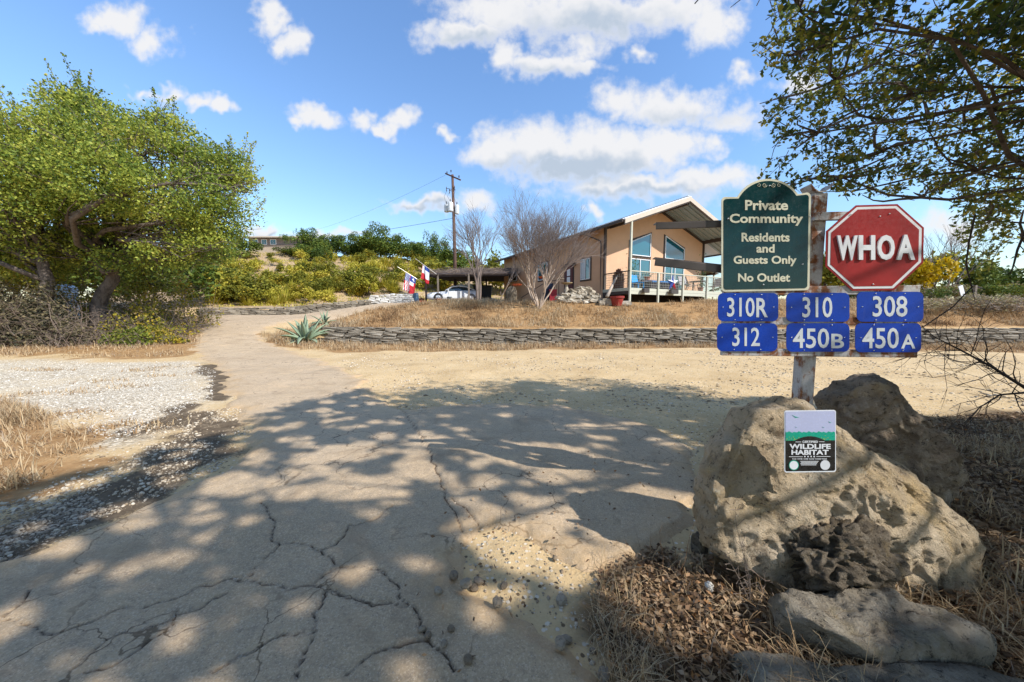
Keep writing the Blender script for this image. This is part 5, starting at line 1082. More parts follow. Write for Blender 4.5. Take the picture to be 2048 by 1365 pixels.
# ---- utility pole
PY_ = 34.5; b = at(911, 590, PY_); tp = at(905, 350, PY_); g = Tz(b[0], b[1]); up = thing("utility_pole", "tall wooden utility pole with crossarm and three white transformers", "utility pole", (b[0], b[1], g))
M_CREO = plain("creosote_wood", (.11, .062, .045, 1), .9, 0, .35, 4); M_TANK = plain("white_transformer", (.62, .64, .64, 1), .4); M_INS = plain("insulator", (.05, .045, .05, 1), .4)
m = MB(); m.tube([(b[0], b[1], g - .5), (b[0] - .02, b[1], g + 5), (tp[0], PY_, tp[2])], [.19, .165, .12], 12); m.build("pole", M_CREO, up, smooth=True)
a_, b_ = at(891, 347.5, PY_ + .6), at(921, 360.5, PY_ - 1.1); m = MB(); m.bar(a_, b_, .1, .13); m.build("crossarm", M_CREO, up)
for px, py, yy in ((894, 350, PY_ + .4), (902, 347, PY_), (918, 358, PY_ - .9)):
    q = at(px, py - 3, yy); m = MB(); m.lathe(q, [(.03, -.05), (.06, .0), (.04, .06), (.07, .1), (.03, .18)], 8); m.build("insulator", M_INS, up)
for px, py0, py1, yy, r in ((893.5, 410, 424.5, PY_ + .3, .25), (901, 405.5, 423.5, PY_ - .25, .27), (914.2, 411, 428.5, PY_ - .1, .2)):
    q0, q1 = at(px, py1, yy), at(px, py0, yy); h = q1[2] - q0[2]; m = MB(); m.lathe(q0, [(r * .9, 0), (r, .05), (r, h - .1), (r * .9, h), (r * .4, h + .06)], 18); tk = m.build("transformer", M_TANK, up, smooth=False)
    m = MB(); m.lathe(q0 + [0, 0, h + .05], [(.03, 0), (.05, .08), (.03, .14), (.045, .2), (.015, .3)], 8); m.build("bushing", M_INS, tk); m = MB(); m.bar(q0 + [0, 0, h * .7], (b[0] - .05, PY_, q0[2] + h * .7), .06, .1); m.build("hanger", M_IRON, tk)
for px, py in ((893, 377), (899, 381), (909, 375)):
    q = at(px, py, PY_ - .15); m = MB(); m.lathe(q, [(.03, -.3), (.05, -.2), (.03, -.1), (.05, 0), (.02, .15)], 8); m.bar(q, (b[0], PY_, q[2] - .1), .04, .04); m.build("fuse_cutout", M_INS, up)
M_CAB = plain("black_cable", (.015, .015, .016, 1), .6)
def cable(p, q, sag, label, r=.018):
    m = MB(); n = 24; pts = [p + (q - p) * (k / n) - np.array([0, 0, sag * 4 * (k / n) * (1 - k / n)]) for k in range(n + 1)]; o = m.tube(pts, r, 4).build("power_line", M_CAB, smooth=True); return tag(o, label, "cable")
cable(at(906, 437, PY_), at(300, 505, 62), .9, "black service cable dropping left from the utility pole to the hill"); cable(at(921, 357, PY_ - 1), at(1640, 300, 60) * [1, 1, 1], 1.0, "thin line running right from the pole's crossarm", .012) if False else None
cable(at(890, 351, PY_ + .6), at(760, 330, 34.0) * 0 + at(560, 470, 90), 1.5, "thin wire running from the crossarm back to the hilltop", .010)
m = MB()
for (q, r_) in (((893, 410), (894, 381)), ((901, 405), (899, 385)), ((914, 411), (911, 379))):
    p0, p1 = at(*q, PY_ - .1), at(*r_, PY_ - .15); m.tube([p0, (p0 + p1) / 2 + [-.25, 0, .1], p1], .012, 4)
m.build("jumper_wires", M_CAB, up)
# ---- rock pile, bird bath, feeders near the side door
rp0 = at(1150, 604, 19.4); rp = thing("rock_pile", "stacked heap of weathered limestone rocks below the side door", "rock pile", (rp0[0], rp0[1], Tz(rp0[0], rp0[1])))
M_PILE = stone_mat("pile_limestone", [(.20, .165, .115, 1), (.36, .30, .22, 1), (.50, .44, .34, 1), (.60, .55, .46, 1)], 3)
rr = np.random.RandomState(4); pv = [stone_mesh("rock", (1, 1, 1), 900 + k, M_PILE, .3) for k in range(6)]; org = np.array(rp.location)
rows = [(1112, 1205, 602, 13), (1118, 1200, 596, 11), (1126, 1192, 589.5, 9), (1140, 1184, 583.5, 6), (1166, 1182, 577.5, 3)]
for ri, (x0, x1, py, n) in enumerate(rows):
    for k in range(n):
        px = x0 + (x1 - x0) * (k + .5) / n + rr.normal() * 1.5; yy = 19.35 + ri * .09 + rr.rand() * .25; q = at(px, py + rr.normal() * 1, yy); o = bpy.data.objects.new("rock", pv[rr.randint(6)]); COL.objects.link(o); o.parent = rp
        o.location = tuple(q - org); o.scale = (.3 + .3 * rr.rand(), .45, .17 + .08 * rr.rand()); o.rotation_euler = (rr.normal() * .1, rr.normal() * .12, rr.normal() * .3)
m = MB(); m.prism([at(1116, 606, 19.75), at(1200, 606, 19.75), at(1188, 588, 19.75), at(1168, 582, 19.75), at(1135, 590, 19.75)], (0, .3, 0)); m.build("pile_core", M_EARTH, rp)
for px, w_, yy in ((1213, .5, 19.0), (1203, .3, 18.9), (1246, .8, 18.85)):
    q = at(px, 603 if px != 1213 else 597, yy); o = bpy.data.objects.new("garden_rock", pv[3]); COL.objects.link(o); g = Tz(q[0], q[1]); o.location = (q[0], q[1], g + .1); o.scale = (w_, .4, .26 if px != 1213 else .42); tag(o, {1213: "squarish pale rock between the stacked heap and the red pot", 1203: "small pale rock at the right foot of the stacked heap", 1246: "low flat rock beside the deck's corner post"}[px], "rock")
q = at(1133, 588, 19.9); bb = thing("bird_bath", "pale stone bird bath in front of the side door", "bird bath", (q[0], q[1], q[2] - .05)); M_CAST = plain("cast_stone", (.46, .40, .31, 1), .9)
m = MB(); m.lathe((q[0], q[1], q[2] - .08), [(.17, 0), (.17, .06), (.09, .12), (.13, .3), (.07, .5), (.08, .6)], 14); m.build("pedestal", M_CAST, bb, smooth=True); m = MB(); m.lathe((q[0], q[1], q[2] + .52), [(.1, 0), (.32, .08), (.34, .12), (.3, .12), (.1, .06)], 18); m.build("basin", plain("basin_stone", (.30, .22, .12, 1), .9), bb, smooth=True)
M_ORNG = plain("orange_tray", (.50, .10, .03, 1), .5)
def feeder(px, py, yy, top, label):
    q = at(px, py, yy); th = thing("bird_feeder", label, "bird feeder", q); m = MB(); m.lathe(q, [(.2, 0), (.26, .03), (.27, .1), (.24, .1), (.2, .05)], 14); m.build("tray", M_ORNG, th); m = MB(); e = at(px + .5, top, yy)
    for a in (0, 2.1, 4.2): m.tube([q + [.24 * math.cos(a), .24 * math.sin(a), .1], q + [0, 0, .55], e], .006, 4)
    m.build("hanger", M_IRON, th)
feeder(1034, 572, 19.6, 520, "orange tray feeder hanging lowest, left of the bare multi-trunk tree"); feeder(1086, 557, 19.5, 500, "orange tray feeder hanging at the right of the bare multi-trunk tree")
q = at(1122, 557, 20.1); wf = thing("weathervane_feeder", "thin hanging bird feeder on a wire left of the side door", "bird feeder", q); m = MB(); m.lathe(q, [(.02, .0), (.2, -.02), (.2, -.06), (.02, -.08)], 12); m.build("disc", M_POST, wf); m = MB(); m.tube([q, at(1122, 495, 20.1)], .008, 4); m.lathe(q + [0, 0, .02], [(.03, 0), (.06, .06), (.01, .22)], 8); m.build("hanger", M_IRON, wf)
for px, py, yy, col, d, lb in ((1096, 582, 20.6, (.012, .025, .06, 1), (.55, .45, .75), "dark blue bin against the house wall behind the bare tree"), (1106, 587, 20.2, (.30, .02, .03, 1), (.42, .3, .34), "red cooler beside the dark blue bin")):
    q = at(px, 600, yy); g = Tz(q[0], q[1]); bn = thing("storage_bin", lb, "bin", (q[0], q[1], g)); z0 = at(px, py, yy)[2] - d[2] / 2; m = MB(); m.box((q[0], q[1], (g + z0 + d[2]) / 2), (d[0], d[1], z0 + d[2] - g)); m.build("tub", plain(lb[:8], col, .5), bn, bevel=.02); m = MB(); m.box((q[0], q[1], z0 + d[2] + .02), (d[0] * 1.06, d[1] * 1.06, .05)); m.build("lid", plain(lb[:8], col, .5), bn)
q = at(1023, 602, 20.8); slab_o = round_rock("standing_stone", (q[0], q[1], Tz(q[0], q[1]) + .4), (.36, .22, .62), M_HONEY, "dark rounded standing stone near the far end of the house", 61, 4, .15, .05)
# leaning driftwood arch and wooden gate on the deck's left side
def branch(name, label, pts, rads, mat, cat="branch"):
    o = MB().tube(pts, rads, 7).build(name, mat, smooth=True); return tag(o, label, cat)
M_DRIFT = plain("driftwood", (.40, .33, .26, 1), .9, 0, .2); M_GATE = plain("red_brown_wood", (.13, .055, .035, 1), .8, 0, .2)
branch("driftwood_branch", "pale forked driftwood limb leaning against the deck's left railing", [at(1214, 594, 18.9), at(1222, 577, 19.4), at(1230, 560, 19.8), at(1238, 549, 20.1), at(1250, 541, 20.2)], [.1, .08, .06, .05, .03], M_DRIFT)
gq = at(1235, 565, 20.0); gt = thing("wooden_gate", "small arched red-brown plank gate on the deck's left side", "gate", H(e0 + .08, -1.2, FL))
for k in range(7):
    t = -.75 - k * .13; hh = .72 + .42 * math.sin(math.pi * (k + .5) / 7); mm = MB(); mm.box(H(e0 + .1, t, FL + hh / 2), (.03, .115, hh), HAX); mm.build("plank", M_GATE, gt)
mm = MB(); mm.bar(H(e0 + .13, -.7, FL + .5), H(e0 + .13, -1.6, FL + .5), .03, .08); mm.build("brace", M_GATE, gt)
# ---- far house on the hill
fy = 84.0; f0 = at(497, 477, fy); f1 = at(640, 477, fy + 6); hh = thing("hilltop_house", "flat-roofed modern house peeking over the trees on the hilltop", "house", (f0[0], fy, Tz(f0[0], fy)))
zt0 = at(497, 477, fy)[2]; zm = at(497, 491, fy)[2]; zb0 = Tz(f0[0] + 2, fy) - 2; W_ = f1[0] - f0[0]; M_GREYW = plain("grey_cladding", (.20, .165, .15, 1), .8); M_TANW = plain("tan_render", (.42, .33, .24, 1), .9)
m = MB(); m.box((f0[0] + W_ / 2, fy + 4, (zt0 + zm) / 2), (W_, 8, zt0 - zm)); m.build("upper_wall", M_GREYW, hh); m = MB(); m.box((f0[0] + W_ / 2, fy + 4, (zm + zb0) / 2), (W_ - .1, 7.9, zm - zb0)); m.build("lower_wall", M_TANW, hh)
m = MB(); za = zt0 + .75; m.prism([(f0[0] - 1.4, fy - 1.2, zt0 + .05), (f0[0] - 1.4, fy - 1.2, zt0 + .25), (f0[0] - 1.4, fy + 9, zt0 + .95), (f0[0] - 1.4, fy + 9, zt0 + .75)], (W_ + 3, 0, 0)); m.build("roof", M_ROOF, hh)
m = MB(); m.box((f0[0] + W_ / 2, fy - 1.22, zt0 + .1), (W_ + 2.9, .08, .26)); m.build("fascia", M_BARGE, hh)
for px0, px1 in ((505.5, 516), (523.5, 533.5), (541, 552)):
    a, b2 = at(px0, 480, fy), at(px1, 489, fy); m = MB(); m.box(((a[0] + b2[0]) / 2, fy - .02, (a[2] + b2[2]) / 2), (b2[0] - a[0] + .2, .06, a[2] - b2[2] + .2)); wn_ = m.build("window", M_VINYL, hh); m = MB()
    for k in (0, 1): w2 = (b2[0] - a[0]) / 2; m.box((a[0] + w2 * (k + .5), fy - .06, (a[2] + b2[2]) / 2), (w2 - .08, .04, a[2] - b2[2]))
    m.build("pane", M_GLASS, wn_)
# ---- red-roofed building and railing at the right edge
ry = 27.0; r0 = at(1996, 605, ry); r1 = at(2090, 575, ry); rbz = Tz(r0[0], ry); rb = thing("shed", "low shed with a red-brown fascia at the right edge of the picture", "shed", (r0[0], ry, rbz))
rdir = np.array([r0[0], ry, .9]) / math.hypot(r0[0], ry); M_OX = plain("oxide_fascia", (.28, .07, .045, 1), .7); m = MB(); m.prism([(r0[0] + .3, ry, rbz - .3), (r0[0] + 6.8, ry, rbz - .3), (r0[0] + 6.8, ry, r0[2] + 2.28), (r0[0] + .3, ry, r0[2] + .13)], rdir * 4); m.build("wall", plain("tan_block", (.33, .22, .14, 1), .9), rb)
m = MB(); m.prism([(r0[0] - .2, ry - .8, r0[2]), (r0[0] + 7, ry - .8, r0[2] + 2.4), (r0[0] + 7, ry - .8, r0[2] + 2.52), (r0[0] - .2, ry - .8, r0[2] + .12)], rdir * 5); m.build("roof", M_ROOF, rb)
m = MB(); m.prism([(r0[0] - .1, ry - .84, r0[2] - .3), (r0[0] + 7, ry - .84, r0[2] + 2.0), (r0[0] + 7, ry - .84, r0[2] + 2.36), (r0[0] - .1, ry - .84, r0[2] + .02)], (0, .05, 0)); m.build("fascia", M_OX, rb)
ry2 = 21.5; q0, q1 = at(1943, 571, ry2), at(2060, 604, ry2 + 1); hr = thing("handrail", "thin dark sloping handrail with a post above the right-hand wall", "railing", (q0[0], ry2, Tz(q0[0], ry2))); m = MB(); m.bar(q0, q1, .07, .07); m.build("rail", M_DKPOST, hr); m = MB(); m.box((q0[0] + .25, ry2, (q0[2] + Tz(q0[0], ry2)) / 2 - .1), (.12, .12, q0[2] - Tz(q0[0], ry2) + .2)); m.build("post", M_POST, hr)
q = at(1926, 600, 21); ms = thing("marker_sign", "small white leaning marker board left of the dark handrail", "sign", (q[0], q[1], Tz(q[0], q[1]))); g = Tz(q[0], q[1]); m = MB(); m.bar((q[0], q[1], g + .35), (q[0] - .25, q[1], g + 1.0), .03, .26, (0, 1, 0) if False else (0, 0, 1)); m.build("board", M_VINYL, ms); m = MB(); m.bar((q[0] + .12, q[1] + .03, g - .1), (q[0] - .2, q[1] + .03, g + .8), .04, .04); m.build("stake", M_POST, ms)
# ------------------------------------------------------------------ vegetation
def bark(name, a, b, sc=9):
    t = NT(name); p = t.pos((1, 1, .35)); n = t.noise(p, sc, 6, .7, .5); n2 = t.noise(t.pos(), 3, 4, .6); c = t.ramp(n, [(.32, a), (.66, b)])
    c = t.mix(t.rng(n2, .5, .75, 0, .5), c, tuple(x * 1.5 for x in b[:3]) + (1,)); t.bump(n, .9, .03); return t.done(c, .95, 0, .1)
M_BARK = bark("oak_bark", (.05, .038, .03, 1), (.17, .135, .11, 1)); M_TWIG = plain("grey_twig", (.12, .095, .08, 1), .9, 0, .25)
M_CRAPE = bark("crape_myrtle_bark", (.33, .245, .18, 1), (.50, .40, .31, 1), 4); M_BARE = plain("bare_twig", (.20, .155, .13, 1), .9, 0, .2); M_BRUSH = plain("dead_brush", (.22, .165, .125, 1), .95, 0, .3)
OAKL = leafmat("live_oak_leaf", [(0.079, 0.126, 0.023, 1), (0.169, 0.227, 0.035, 1), (0.303, 0.347, 0.048, 1), (0.447, 0.455, 0.071, 1), (0.492, 0.432, 0.095, 1)], .4)
OAKD = leafmat("shade_oak_leaf", [(0.057, 0.086, 0.023, 1), (0.105, 0.140, 0.029, 1), (0.195, 0.211, 0.035, 1), (0.358, 0.312, 0.043, 1), (0.552, 0.423, 0.058, 1)], .52, .45)
JUN = leafmat("juniper_leaf", [(0.034, 0.064, 0.016, 1), (0.076, 0.120, 0.018, 1), (0.145, 0.176, 0.023, 1), (0.238, 0.240, 0.026, 1)], .2, .7)
JUN2 = leafmat("dark_tree_leaf", [(0.041, 0.072, 0.023, 1), (0.087, 0.132, 0.029, 1), (0.173, 0.204, 0.036, 1)], .2, .7)
YEL = leafmat("yellow_green_grass", [(0.189, 0.188, 0.021, 1), (0.364, 0.329, 0.033, 1), (0.539, 0.450, 0.059, 1), (0.670, 0.524, 0.132, 1)], .3, .7)
OLIV = leafmat("olive_shrub_leaf", [(0.102, 0.114, 0.015, 1), (0.204, 0.201, 0.024, 1), (0.379, 0.309, 0.029, 1), (0.495, 0.322, 0.040, 1)], .3, .7)
GOLD = leafmat("golden_leaf", [(.36, .25, .008, 1), (.55, .38, .01, 1), (.62, .46, .03, 1)], .4)
STRAW = leafmat("dry_grass", [(.22, .125, .06, 1), (.36, .225, .11, 1), (.50, .35, .19, 1), (.58, .45, .27, 1), (.32, .24, .17, 1)], .25, .85)
GREENG = leafmat("green_grass", [(.06, .09, .012, 1), (.14, .17, .02, 1), (.26, .26, .04, 1)], .3, .8)
LITT = leafmat("fallen_leaf", [(.07, .042, .025, 1), (.17, .10, .055, 1), (.30, .19, .10, 1), (.40, .28, .17, 1), (.36, .16, .05, 1)], .1, .85)
rs = np.random.RandomState(99)
def curve_pts(a, b, bend, n=6, seed=0):
    r = np.random.RandomState(seed); a, b = np.array(a, float), np.array(b, float); L_ = np.linalg.norm(b - a); o = r.normal(size=3) * bend * L_; o2 = r.normal(size=3) * bend * L_ * .6
    return [a + (b - a) * t + o * math.sin(math.pi * t) + o2 * math.sin(2 * math.pi * t) for t in np.linspace(0, 1, n)]
def blob_points(c, r, n, rnd, gaps=None, shell=.45, spray=1.):
    d = rnd.normal(size=(n, 3)); d /= np.linalg.norm(d, axis=1, keepdims=True); rad = (shell + (1 - shell) * rnd.rand(n, 1)) ** .6
    m = max(n // 26, 1); p = (c + d * rad * r)[rnd.randint(0, m, n) % n]; p = p + rnd.normal(size=(n, 3)) * [.2, .2, .13] * spray; d = (p - c) / r
    k = fbm(p[:, 0] * 1.1, p[:, 1] * 1.1, p[:, 2] * 1.1, 3, 5) > (-.35 if gaps is None else gaps); return p[k], d[k]
def oak(name, label, trunk, blobs, leaf_n, leaf_sz, mat, seed, r0=.34, gaps=-.25, barkm=None, twig=True, cat="tree", sprays=150):
    """trunk: list of points; blobs: (x, y, z, rx, ry, rz)"""
    rnd = np.random.RandomState(seed); th = thing(name, label, cat, trunk[0]); m = MB(); n = len(trunk)
    rad = [r0 * (1.25 if i == 0 else 1) * (1 - .45 * i / (n - 1)) for i in range(n)]; m.tube(trunk, rad, 12); m.build("trunk", barkm or M_BARK, th, smooth=True)
    tw = TB(); P = []; D = []
    vol = np.array([b[3] * b[4] * b[5] for b in blobs]) ** .67; vol = vol / vol.sum()
    for bi, b in enumerate(blobs):
        c = np.array(b[:3]); r = np.array(b[3:6]); a = np.array(trunk[-1 - (bi % min(3, n - 1))]); m = MB()
        pts = curve_pts(a, c - [0, 0, r[2] * .35], .12, 7, seed * 91 + bi); m.tube(pts, np.linspace(r0 * .42, .035, 7), 7); m.build("limb", barkm or M_BARK, th, smooth=True)
        p, d = blob_points(c, r, int(leaf_n * vol[bi] * 1.6), rnd, gaps); P.append(p); D.append(d)
        for k in range(16 if twig else 0):
            q = c + rnd.normal(size=3) * r * .6; s = pts[3 + k % 4]; tw.tube(curve_pts(s, q, .1, 4, seed * 7 + k + bi * 50), [.028, .02, .012, .005], 4, cap=False)
    for k in range(sprays):                                   # long shoots that break the outline
        b = blobs[rnd.randint(len(blobs))]; c = np.array(b[:3]); r = np.array(b[3:6]); d = rnd.normal(size=3); d[2] = abs(d[2]) + .2; d /= np.linalg.norm(d); s = c + d * r * .85; u_ = d * .6 + np.array([rnd.normal() * .4, rnd.normal() * .4, .6]); u_ /= np.linalg.norm(u_); L_ = .5 + .7 * rnd.rand(); pts = [s, s + u_ * L_ * .5, s + u_ * L_ + rnd.normal(size=3) * .08]; tw.tube(pts, [.012, .009, .004], 3)
        n_ = 46; t = rnd.rand(n_, 1); P.append(pts[0] + (pts[2] - pts[0]) * t + rnd.normal(size=(n_, 3)) * .10 * (1.2 - t)); D.append(np.tile(u_, (n_, 1)))
    if twig: tw.build("twigs", barkm or M_BARK, th, smooth=True, fix=False)
    P = np.concatenate(P); D = np.concatenate(D); dirs = rnd.normal(size=P.shape) + D * .5 + [0, 0, .25]
    tint = np.clip(.45 + .35 * fbm(P[:, 0] * .9, P[:, 1] * .9, P[:, 2] * .9, 3, seed + 2) + .22 * rnd.normal(size=len(P)), 0, 1)
    cards("crown", P, dirs, leaf_sz * (.7 + .6 * rnd.rand(len(P))), mat, th, .62, tint); return th
def pxblob(px, py, rx, ry, Y, dy=None):
    c = at(px, py, Y); k = Y / FPX; return (*c, rx * k, (rx * k if dy is None else dy), ry * k)
YA = 14.5
tA = [hit(200, 676)]; tA[0] = np.array([at(203, 650, YA)[0], YA, Tz(at(203, 650, YA)[0], YA) - .1]); tA += [at(196, 615, YA), at(205, 588, YA), at(226, 560, YA), at(222, 530, YA), at(240, 505, YA + .1), at(262, 488, YA + .2)]
blA = [(150,240,62,48,0),(215,262,75,45,.4),(120,285,80,50,-.6),(260,300,90,55,-.8),(335,272,52,34,.3),(320,325,85,50,.2),(400,335,66,42,-.3),(452,345,48,36,.2),(462,395,44,42,0),(430,430,66,38,-.4),(360,390,90,50,-1),(240,370,110,60,-1.2),(130,360,100,60,-1),(160,430,110,48,-.4),(270,440,90,42,.2),(360,465,60,30,.5),(440,462,42,26,.3),(70,430,60,50,.8),(210,480,70,28,1.2),(172,205,28,22,.2),(135,212,24,20,.5),(330,250,30,20,.2),(468,328,24,26,.3),(492,375,20,30,0),(385,300,30,22,.5),(265,262,26,22,.8),(90,250,30,24,.6),(60,500,70,36,1.4),(150,520,60,30,1.8),(330,520,60,30,1.6),(400,500,50,30,1.2),(300,560,50,26,2.2),(420,488,44,24,-.6),(350,512,60,26,-.5),(60,525,60,36,-.2),(130,500,60,26,-.5),(250,520,44,20,-.4)]
oak("oak_tree", "broad live oak with leaning trunk on the left, the right one of the pair", tA, [pxblob(a, b, c, d, YA + e * 1.4) for a, b, c, d, e in blA], 80000, .098, OAKL, 5, .27, -.3)
YB = 13.4; tB = [np.array([at(92, 650, YB)[0], YB, Tz(at(92, 650, YB)[0], YB) - .1]), at(90, 600, YB), at(96, 565, YB), at(86, 530, YB), at(80, 505, YB)]
blB = [(10,275,60,40,0),(60,320,70,50,-.4),(-30,330,90,70,.3),(30,390,100,60,-.8),(-70,420,100,80,.2),(50,455,90,45,-.2),(-20,490,90,45,.3),(-120,360,90,90,1),(-150,470,90,60,.5)]
oak("oak_tree", "shaded live oak at the far left edge, partly hidden by vines", tB, [pxblob(a, b, c, d, YB + e * 1.4) for a, b, c, d, e in blB], 42000, .098, OAKL, 6, .24, -.3)
# vine-covered thicket and dead brush under the oaks
def thicket(name, label, c, r, n, mat, seed, leaves=0, lmat=None, lsz=.08, cat="bush", up=.5, th_=.012):
    rnd = np.random.RandomState(seed); base = np.array([c[0], c[1], Tz(c[0], c[1])]); th = thing(name, label, cat, base); m = TB()
    for k in range(n):
        a = rnd.rand() * 6.28; q = base + np.array([math.cos(a) * r[0] * rnd.rand() ** .5, math.sin(a) * r[1] * rnd.rand() ** .5, 0]); q[2] = Tz(q[0], q[1]) - .02
        d = np.array([rnd.normal() * .6, rnd.normal() * .6, up + rnd.rand()]); d /= np.linalg.norm(d); L_ = r[2] * (.4 + .75 * rnd.rand()); p = [q]
        for s in range(4): d = d + rnd.normal(size=3) * .32; d /= np.linalg.norm(d); p.append(p[-1] + d * L_ / 4)
        m.tube(p, [th_, th_ * .85, th_ * .7, th_ * .5, th_ * .3], 3, cap=False)
        for s in range(3):
            e = p[1 + s]; d2 = rnd.normal(size=3); d2[2] = abs(d2[2]) * .6; d2 /= np.linalg.norm(d2); m.tube([e, e + d2 * L_ * .2, e + d2 * L_ * .35 + rnd.normal(size=3) * L_ * .08], [th_ * .6, th_ * .45, th_ * .25], 3, cap=False)
    m.build("stems", mat, th, fix=False)
    if leaves:
        P = base + np.column_stack([rnd.normal(size=leaves) * r[0] * .55, rnd.normal(size=leaves) * r[1] * .55, np.abs(rnd.rand(leaves)) ** .8 * r[2]]); w = np.hypot((P[:, 0] - base[0]) / r[0], (P[:, 1] - base[1]) / r[1]); dome = np.clip(1.15 - w ** 2 * .75, .15, 1) * (.75 + .45 * np.sin(P[:, 0] * 3.1 + seed) * np.sin(P[:, 1] * 2.7)); P[:, 2] = base[2] + (P[:, 2] - base[2]) * dome; P = P[w < 1.1]
        P[:, 2] = np.maximum(P[:, 2], T(P[:, 0], P[:, 1]) + .03); cards("foliage", P, rnd.normal(size=P.shape), lsz * (.7 + .6 * rnd.rand(len(P))), lmat, th, .6)
    return th
VINE = leafmat("vine_leaf", [(.03, .03, .02, 1), (.07, .065, .035, 1), (.14, .12, .06, 1), (.22, .17, .09, 1)], .2, .8)
for (px, py, Y, r, n, lb, lv, lm) in [(20, 690, 13.0, (1.6, .9, 2.8), 90, "tall vine-smothered thicket at the left edge of the picture", 5200, VINE), (95, 690, 13.2, (1.3, .8, 2.2), 80, "tangled grey vine thicket around the left oak's trunk", 3800, VINE),
     (150, 690, 13.0, (1.0, .7, 1.1), 70, "low mound of grey dead twigs between the two oaks", 500, VINE), (285, 650, 14.3, (1.7, 1.0, 1.7), 110, "bare brown brush right of the leaning oak trunk", 1800, OLIV), (330, 655, 15.2, (1.3, .9, 1.9), 120, "dark brushy thicket at the right end of the oak grove", 1300, OLIV), (60, 560, 15.5, (3.6, 1.0, 4.4), 120, "dense green growth filling the back of the oak grove on the left", 7000, OLIV), (300, 560, 17.5, (3.4, 1.0, 3.4), 110, "leafy undergrowth behind the leaning oak trunk", 6000, OLIV)]:
    q = at(px, 650, Y); thicket("thicket", lb, q, r, n, M_BRUSH, int(px) + 3, lv, lm, .11)
for (px, Y, r, lb, lm, n) in [(262, 12.9, (1.0, .5, .75), "bright green grass clump at the foot of the leaning oak", GREENG, 1), (325, 13.3, (.9, .5, .65), "small dark green bush between oak grove and driveway", OLIV, 1)]:
    q = at(px, 690, Y); thicket("low_bush", lb, q, r, 60, M_BRUSH, int(px), 1500, lm, .1)
q = at(132, 600, 19.5); g = Tz(q[0], q[1]); tk = thing("storage_tank", "pale blue-white tank glimpsed between the two oak trunks", "tank", (q[0], q[1], g)); m = MB(); m.lathe((q[0], q[1], g), [(.45, 0), (.47, .05), (.47, 1.95), (.4, 2.1), (.15, 2.18)], 20); m.build("vessel", plain("pale_blue_tank", (.42, .52, .60, 1), .4), tk, smooth=True)
for z in (.6, 1.2, 1.8): m = MB(); m.lathe((q[0], q[1], g + z), [(.47, 0), (.485, .015), (.485, .04), (.47, .055)], 20); m.build("hoop", plain("tank_hoop", (.3, .36, .4, 1), .5), tk)

# ---- right-hand shade oak, close to the camera
rnd = np.random.RandomState(41); TR = np.array([7.4, 2.6, Tz(7.4, 2.6) - .1]); ro = thing("oak_tree", "large live oak overhanging the sign from the right, its trunk out of view", "tree", TR)
trunk = [TR, TR + [-.15, .0, 1.0], TR + [-.1, -.1, 1.9], TR + [-.4, -.1, 2.6]]; MB().tube(trunk, [.42, .34, .3, .27], 14).build("trunk", M_BARK, ro, smooth=True)
tiers = [pxblob(1640, 40, 105, 62, 3.6, .8), pxblob(1780, 70, 150, 85, 3.7, .9), pxblob(1940, 90, 150, 110, 3.9, .9), pxblob(1615, 160, 90, 55, 3.5, .7), pxblob(1730, 190, 150, 80, 3.7, .8), pxblob(1890, 220, 170, 105, 3.8, .9), pxblob(1590, 268, 72, 48, 3.4, .6), pxblob(1690, 300, 130, 60, 3.6, .7),
    pxblob(1850, 340, 170, 80, 3.8, .8), pxblob(1990, 330, 130, 110, 4.0, .9), pxblob(1640, 355, 80, 32, 3.5, .5), pxblob(1780, 395, 110, 40, 3.7, .6), pxblob(1910, 440, 100, 45, 4.0, .6), pxblob(2000, 470, 70, 50, 4.1, .6), pxblob(2120, 300, 150, 160, 4.0, 1.0), pxblob(1560, 110, 40, 26, 3.4, .3), pxblob(1560, 20, 60, 30, 3.4, .4), pxblob(1970, 400, 110, 50, 4.6, .5), pxblob(2040, 200, 120, 90, 4.4, .5)]
def in_view_sky(P):
    """true where a point would stand before the open sky left of the crown"""
    d0 = P[:, 1] * CP - (P[:, 2] - CAMH) * SP_; u_ = P[:, 0] / np.maximum(d0, .05) * FPX + 1024; v_ = 682.5 - (P[:, 1] * SP_ + (P[:, 2] - CAMH) * CP) / np.maximum(d0, .05) * FPX
    edge = 1522 + 22 * np.sin(v_ / 21.) + 16 * np.sin(v_ / 9.3 + 1); return (d0 > .05) & (v_ > -60) & (v_ < 1400) & (u_ < np.where(v_ > 395, 1900, edge)) & (u_ > -200)
tw = TB(); LP = []; LD = []; LT = []
def twig_leaves(p0, d, L_, nl, spread=.03, th_=.0045, tint0=.4):
    pts = [p0]; d = d / np.linalg.norm(d)
    for s in range(4): d = d + rnd.normal(size=3) * .22 + [0, 0, -.05]; d /= np.linalg.norm(d); pts.append(pts[-1] + d * L_ / 4)
    if in_view_sky(np.array([pts[-1]]))[0] or in_view_sky(np.array([pts[2]]))[0]: return
    tw.tube(pts, [th_, th_ * .85, th_ * .7, th_ * .55, th_ * .35], 3, cap=False)
    for k in range(nl):
        t = rnd.rand() ** .7 * 3.999; i = int(t); f = t - i; q = pts[i] * (1 - f) + pts[i + 1] * f; LP.append(q + rnd.normal(size=3) * spread); LD.append(d * .6 + rnd.normal(size=3)); LT.append(tint0 + rnd.normal() * .2)
FORK = trunk[-1]
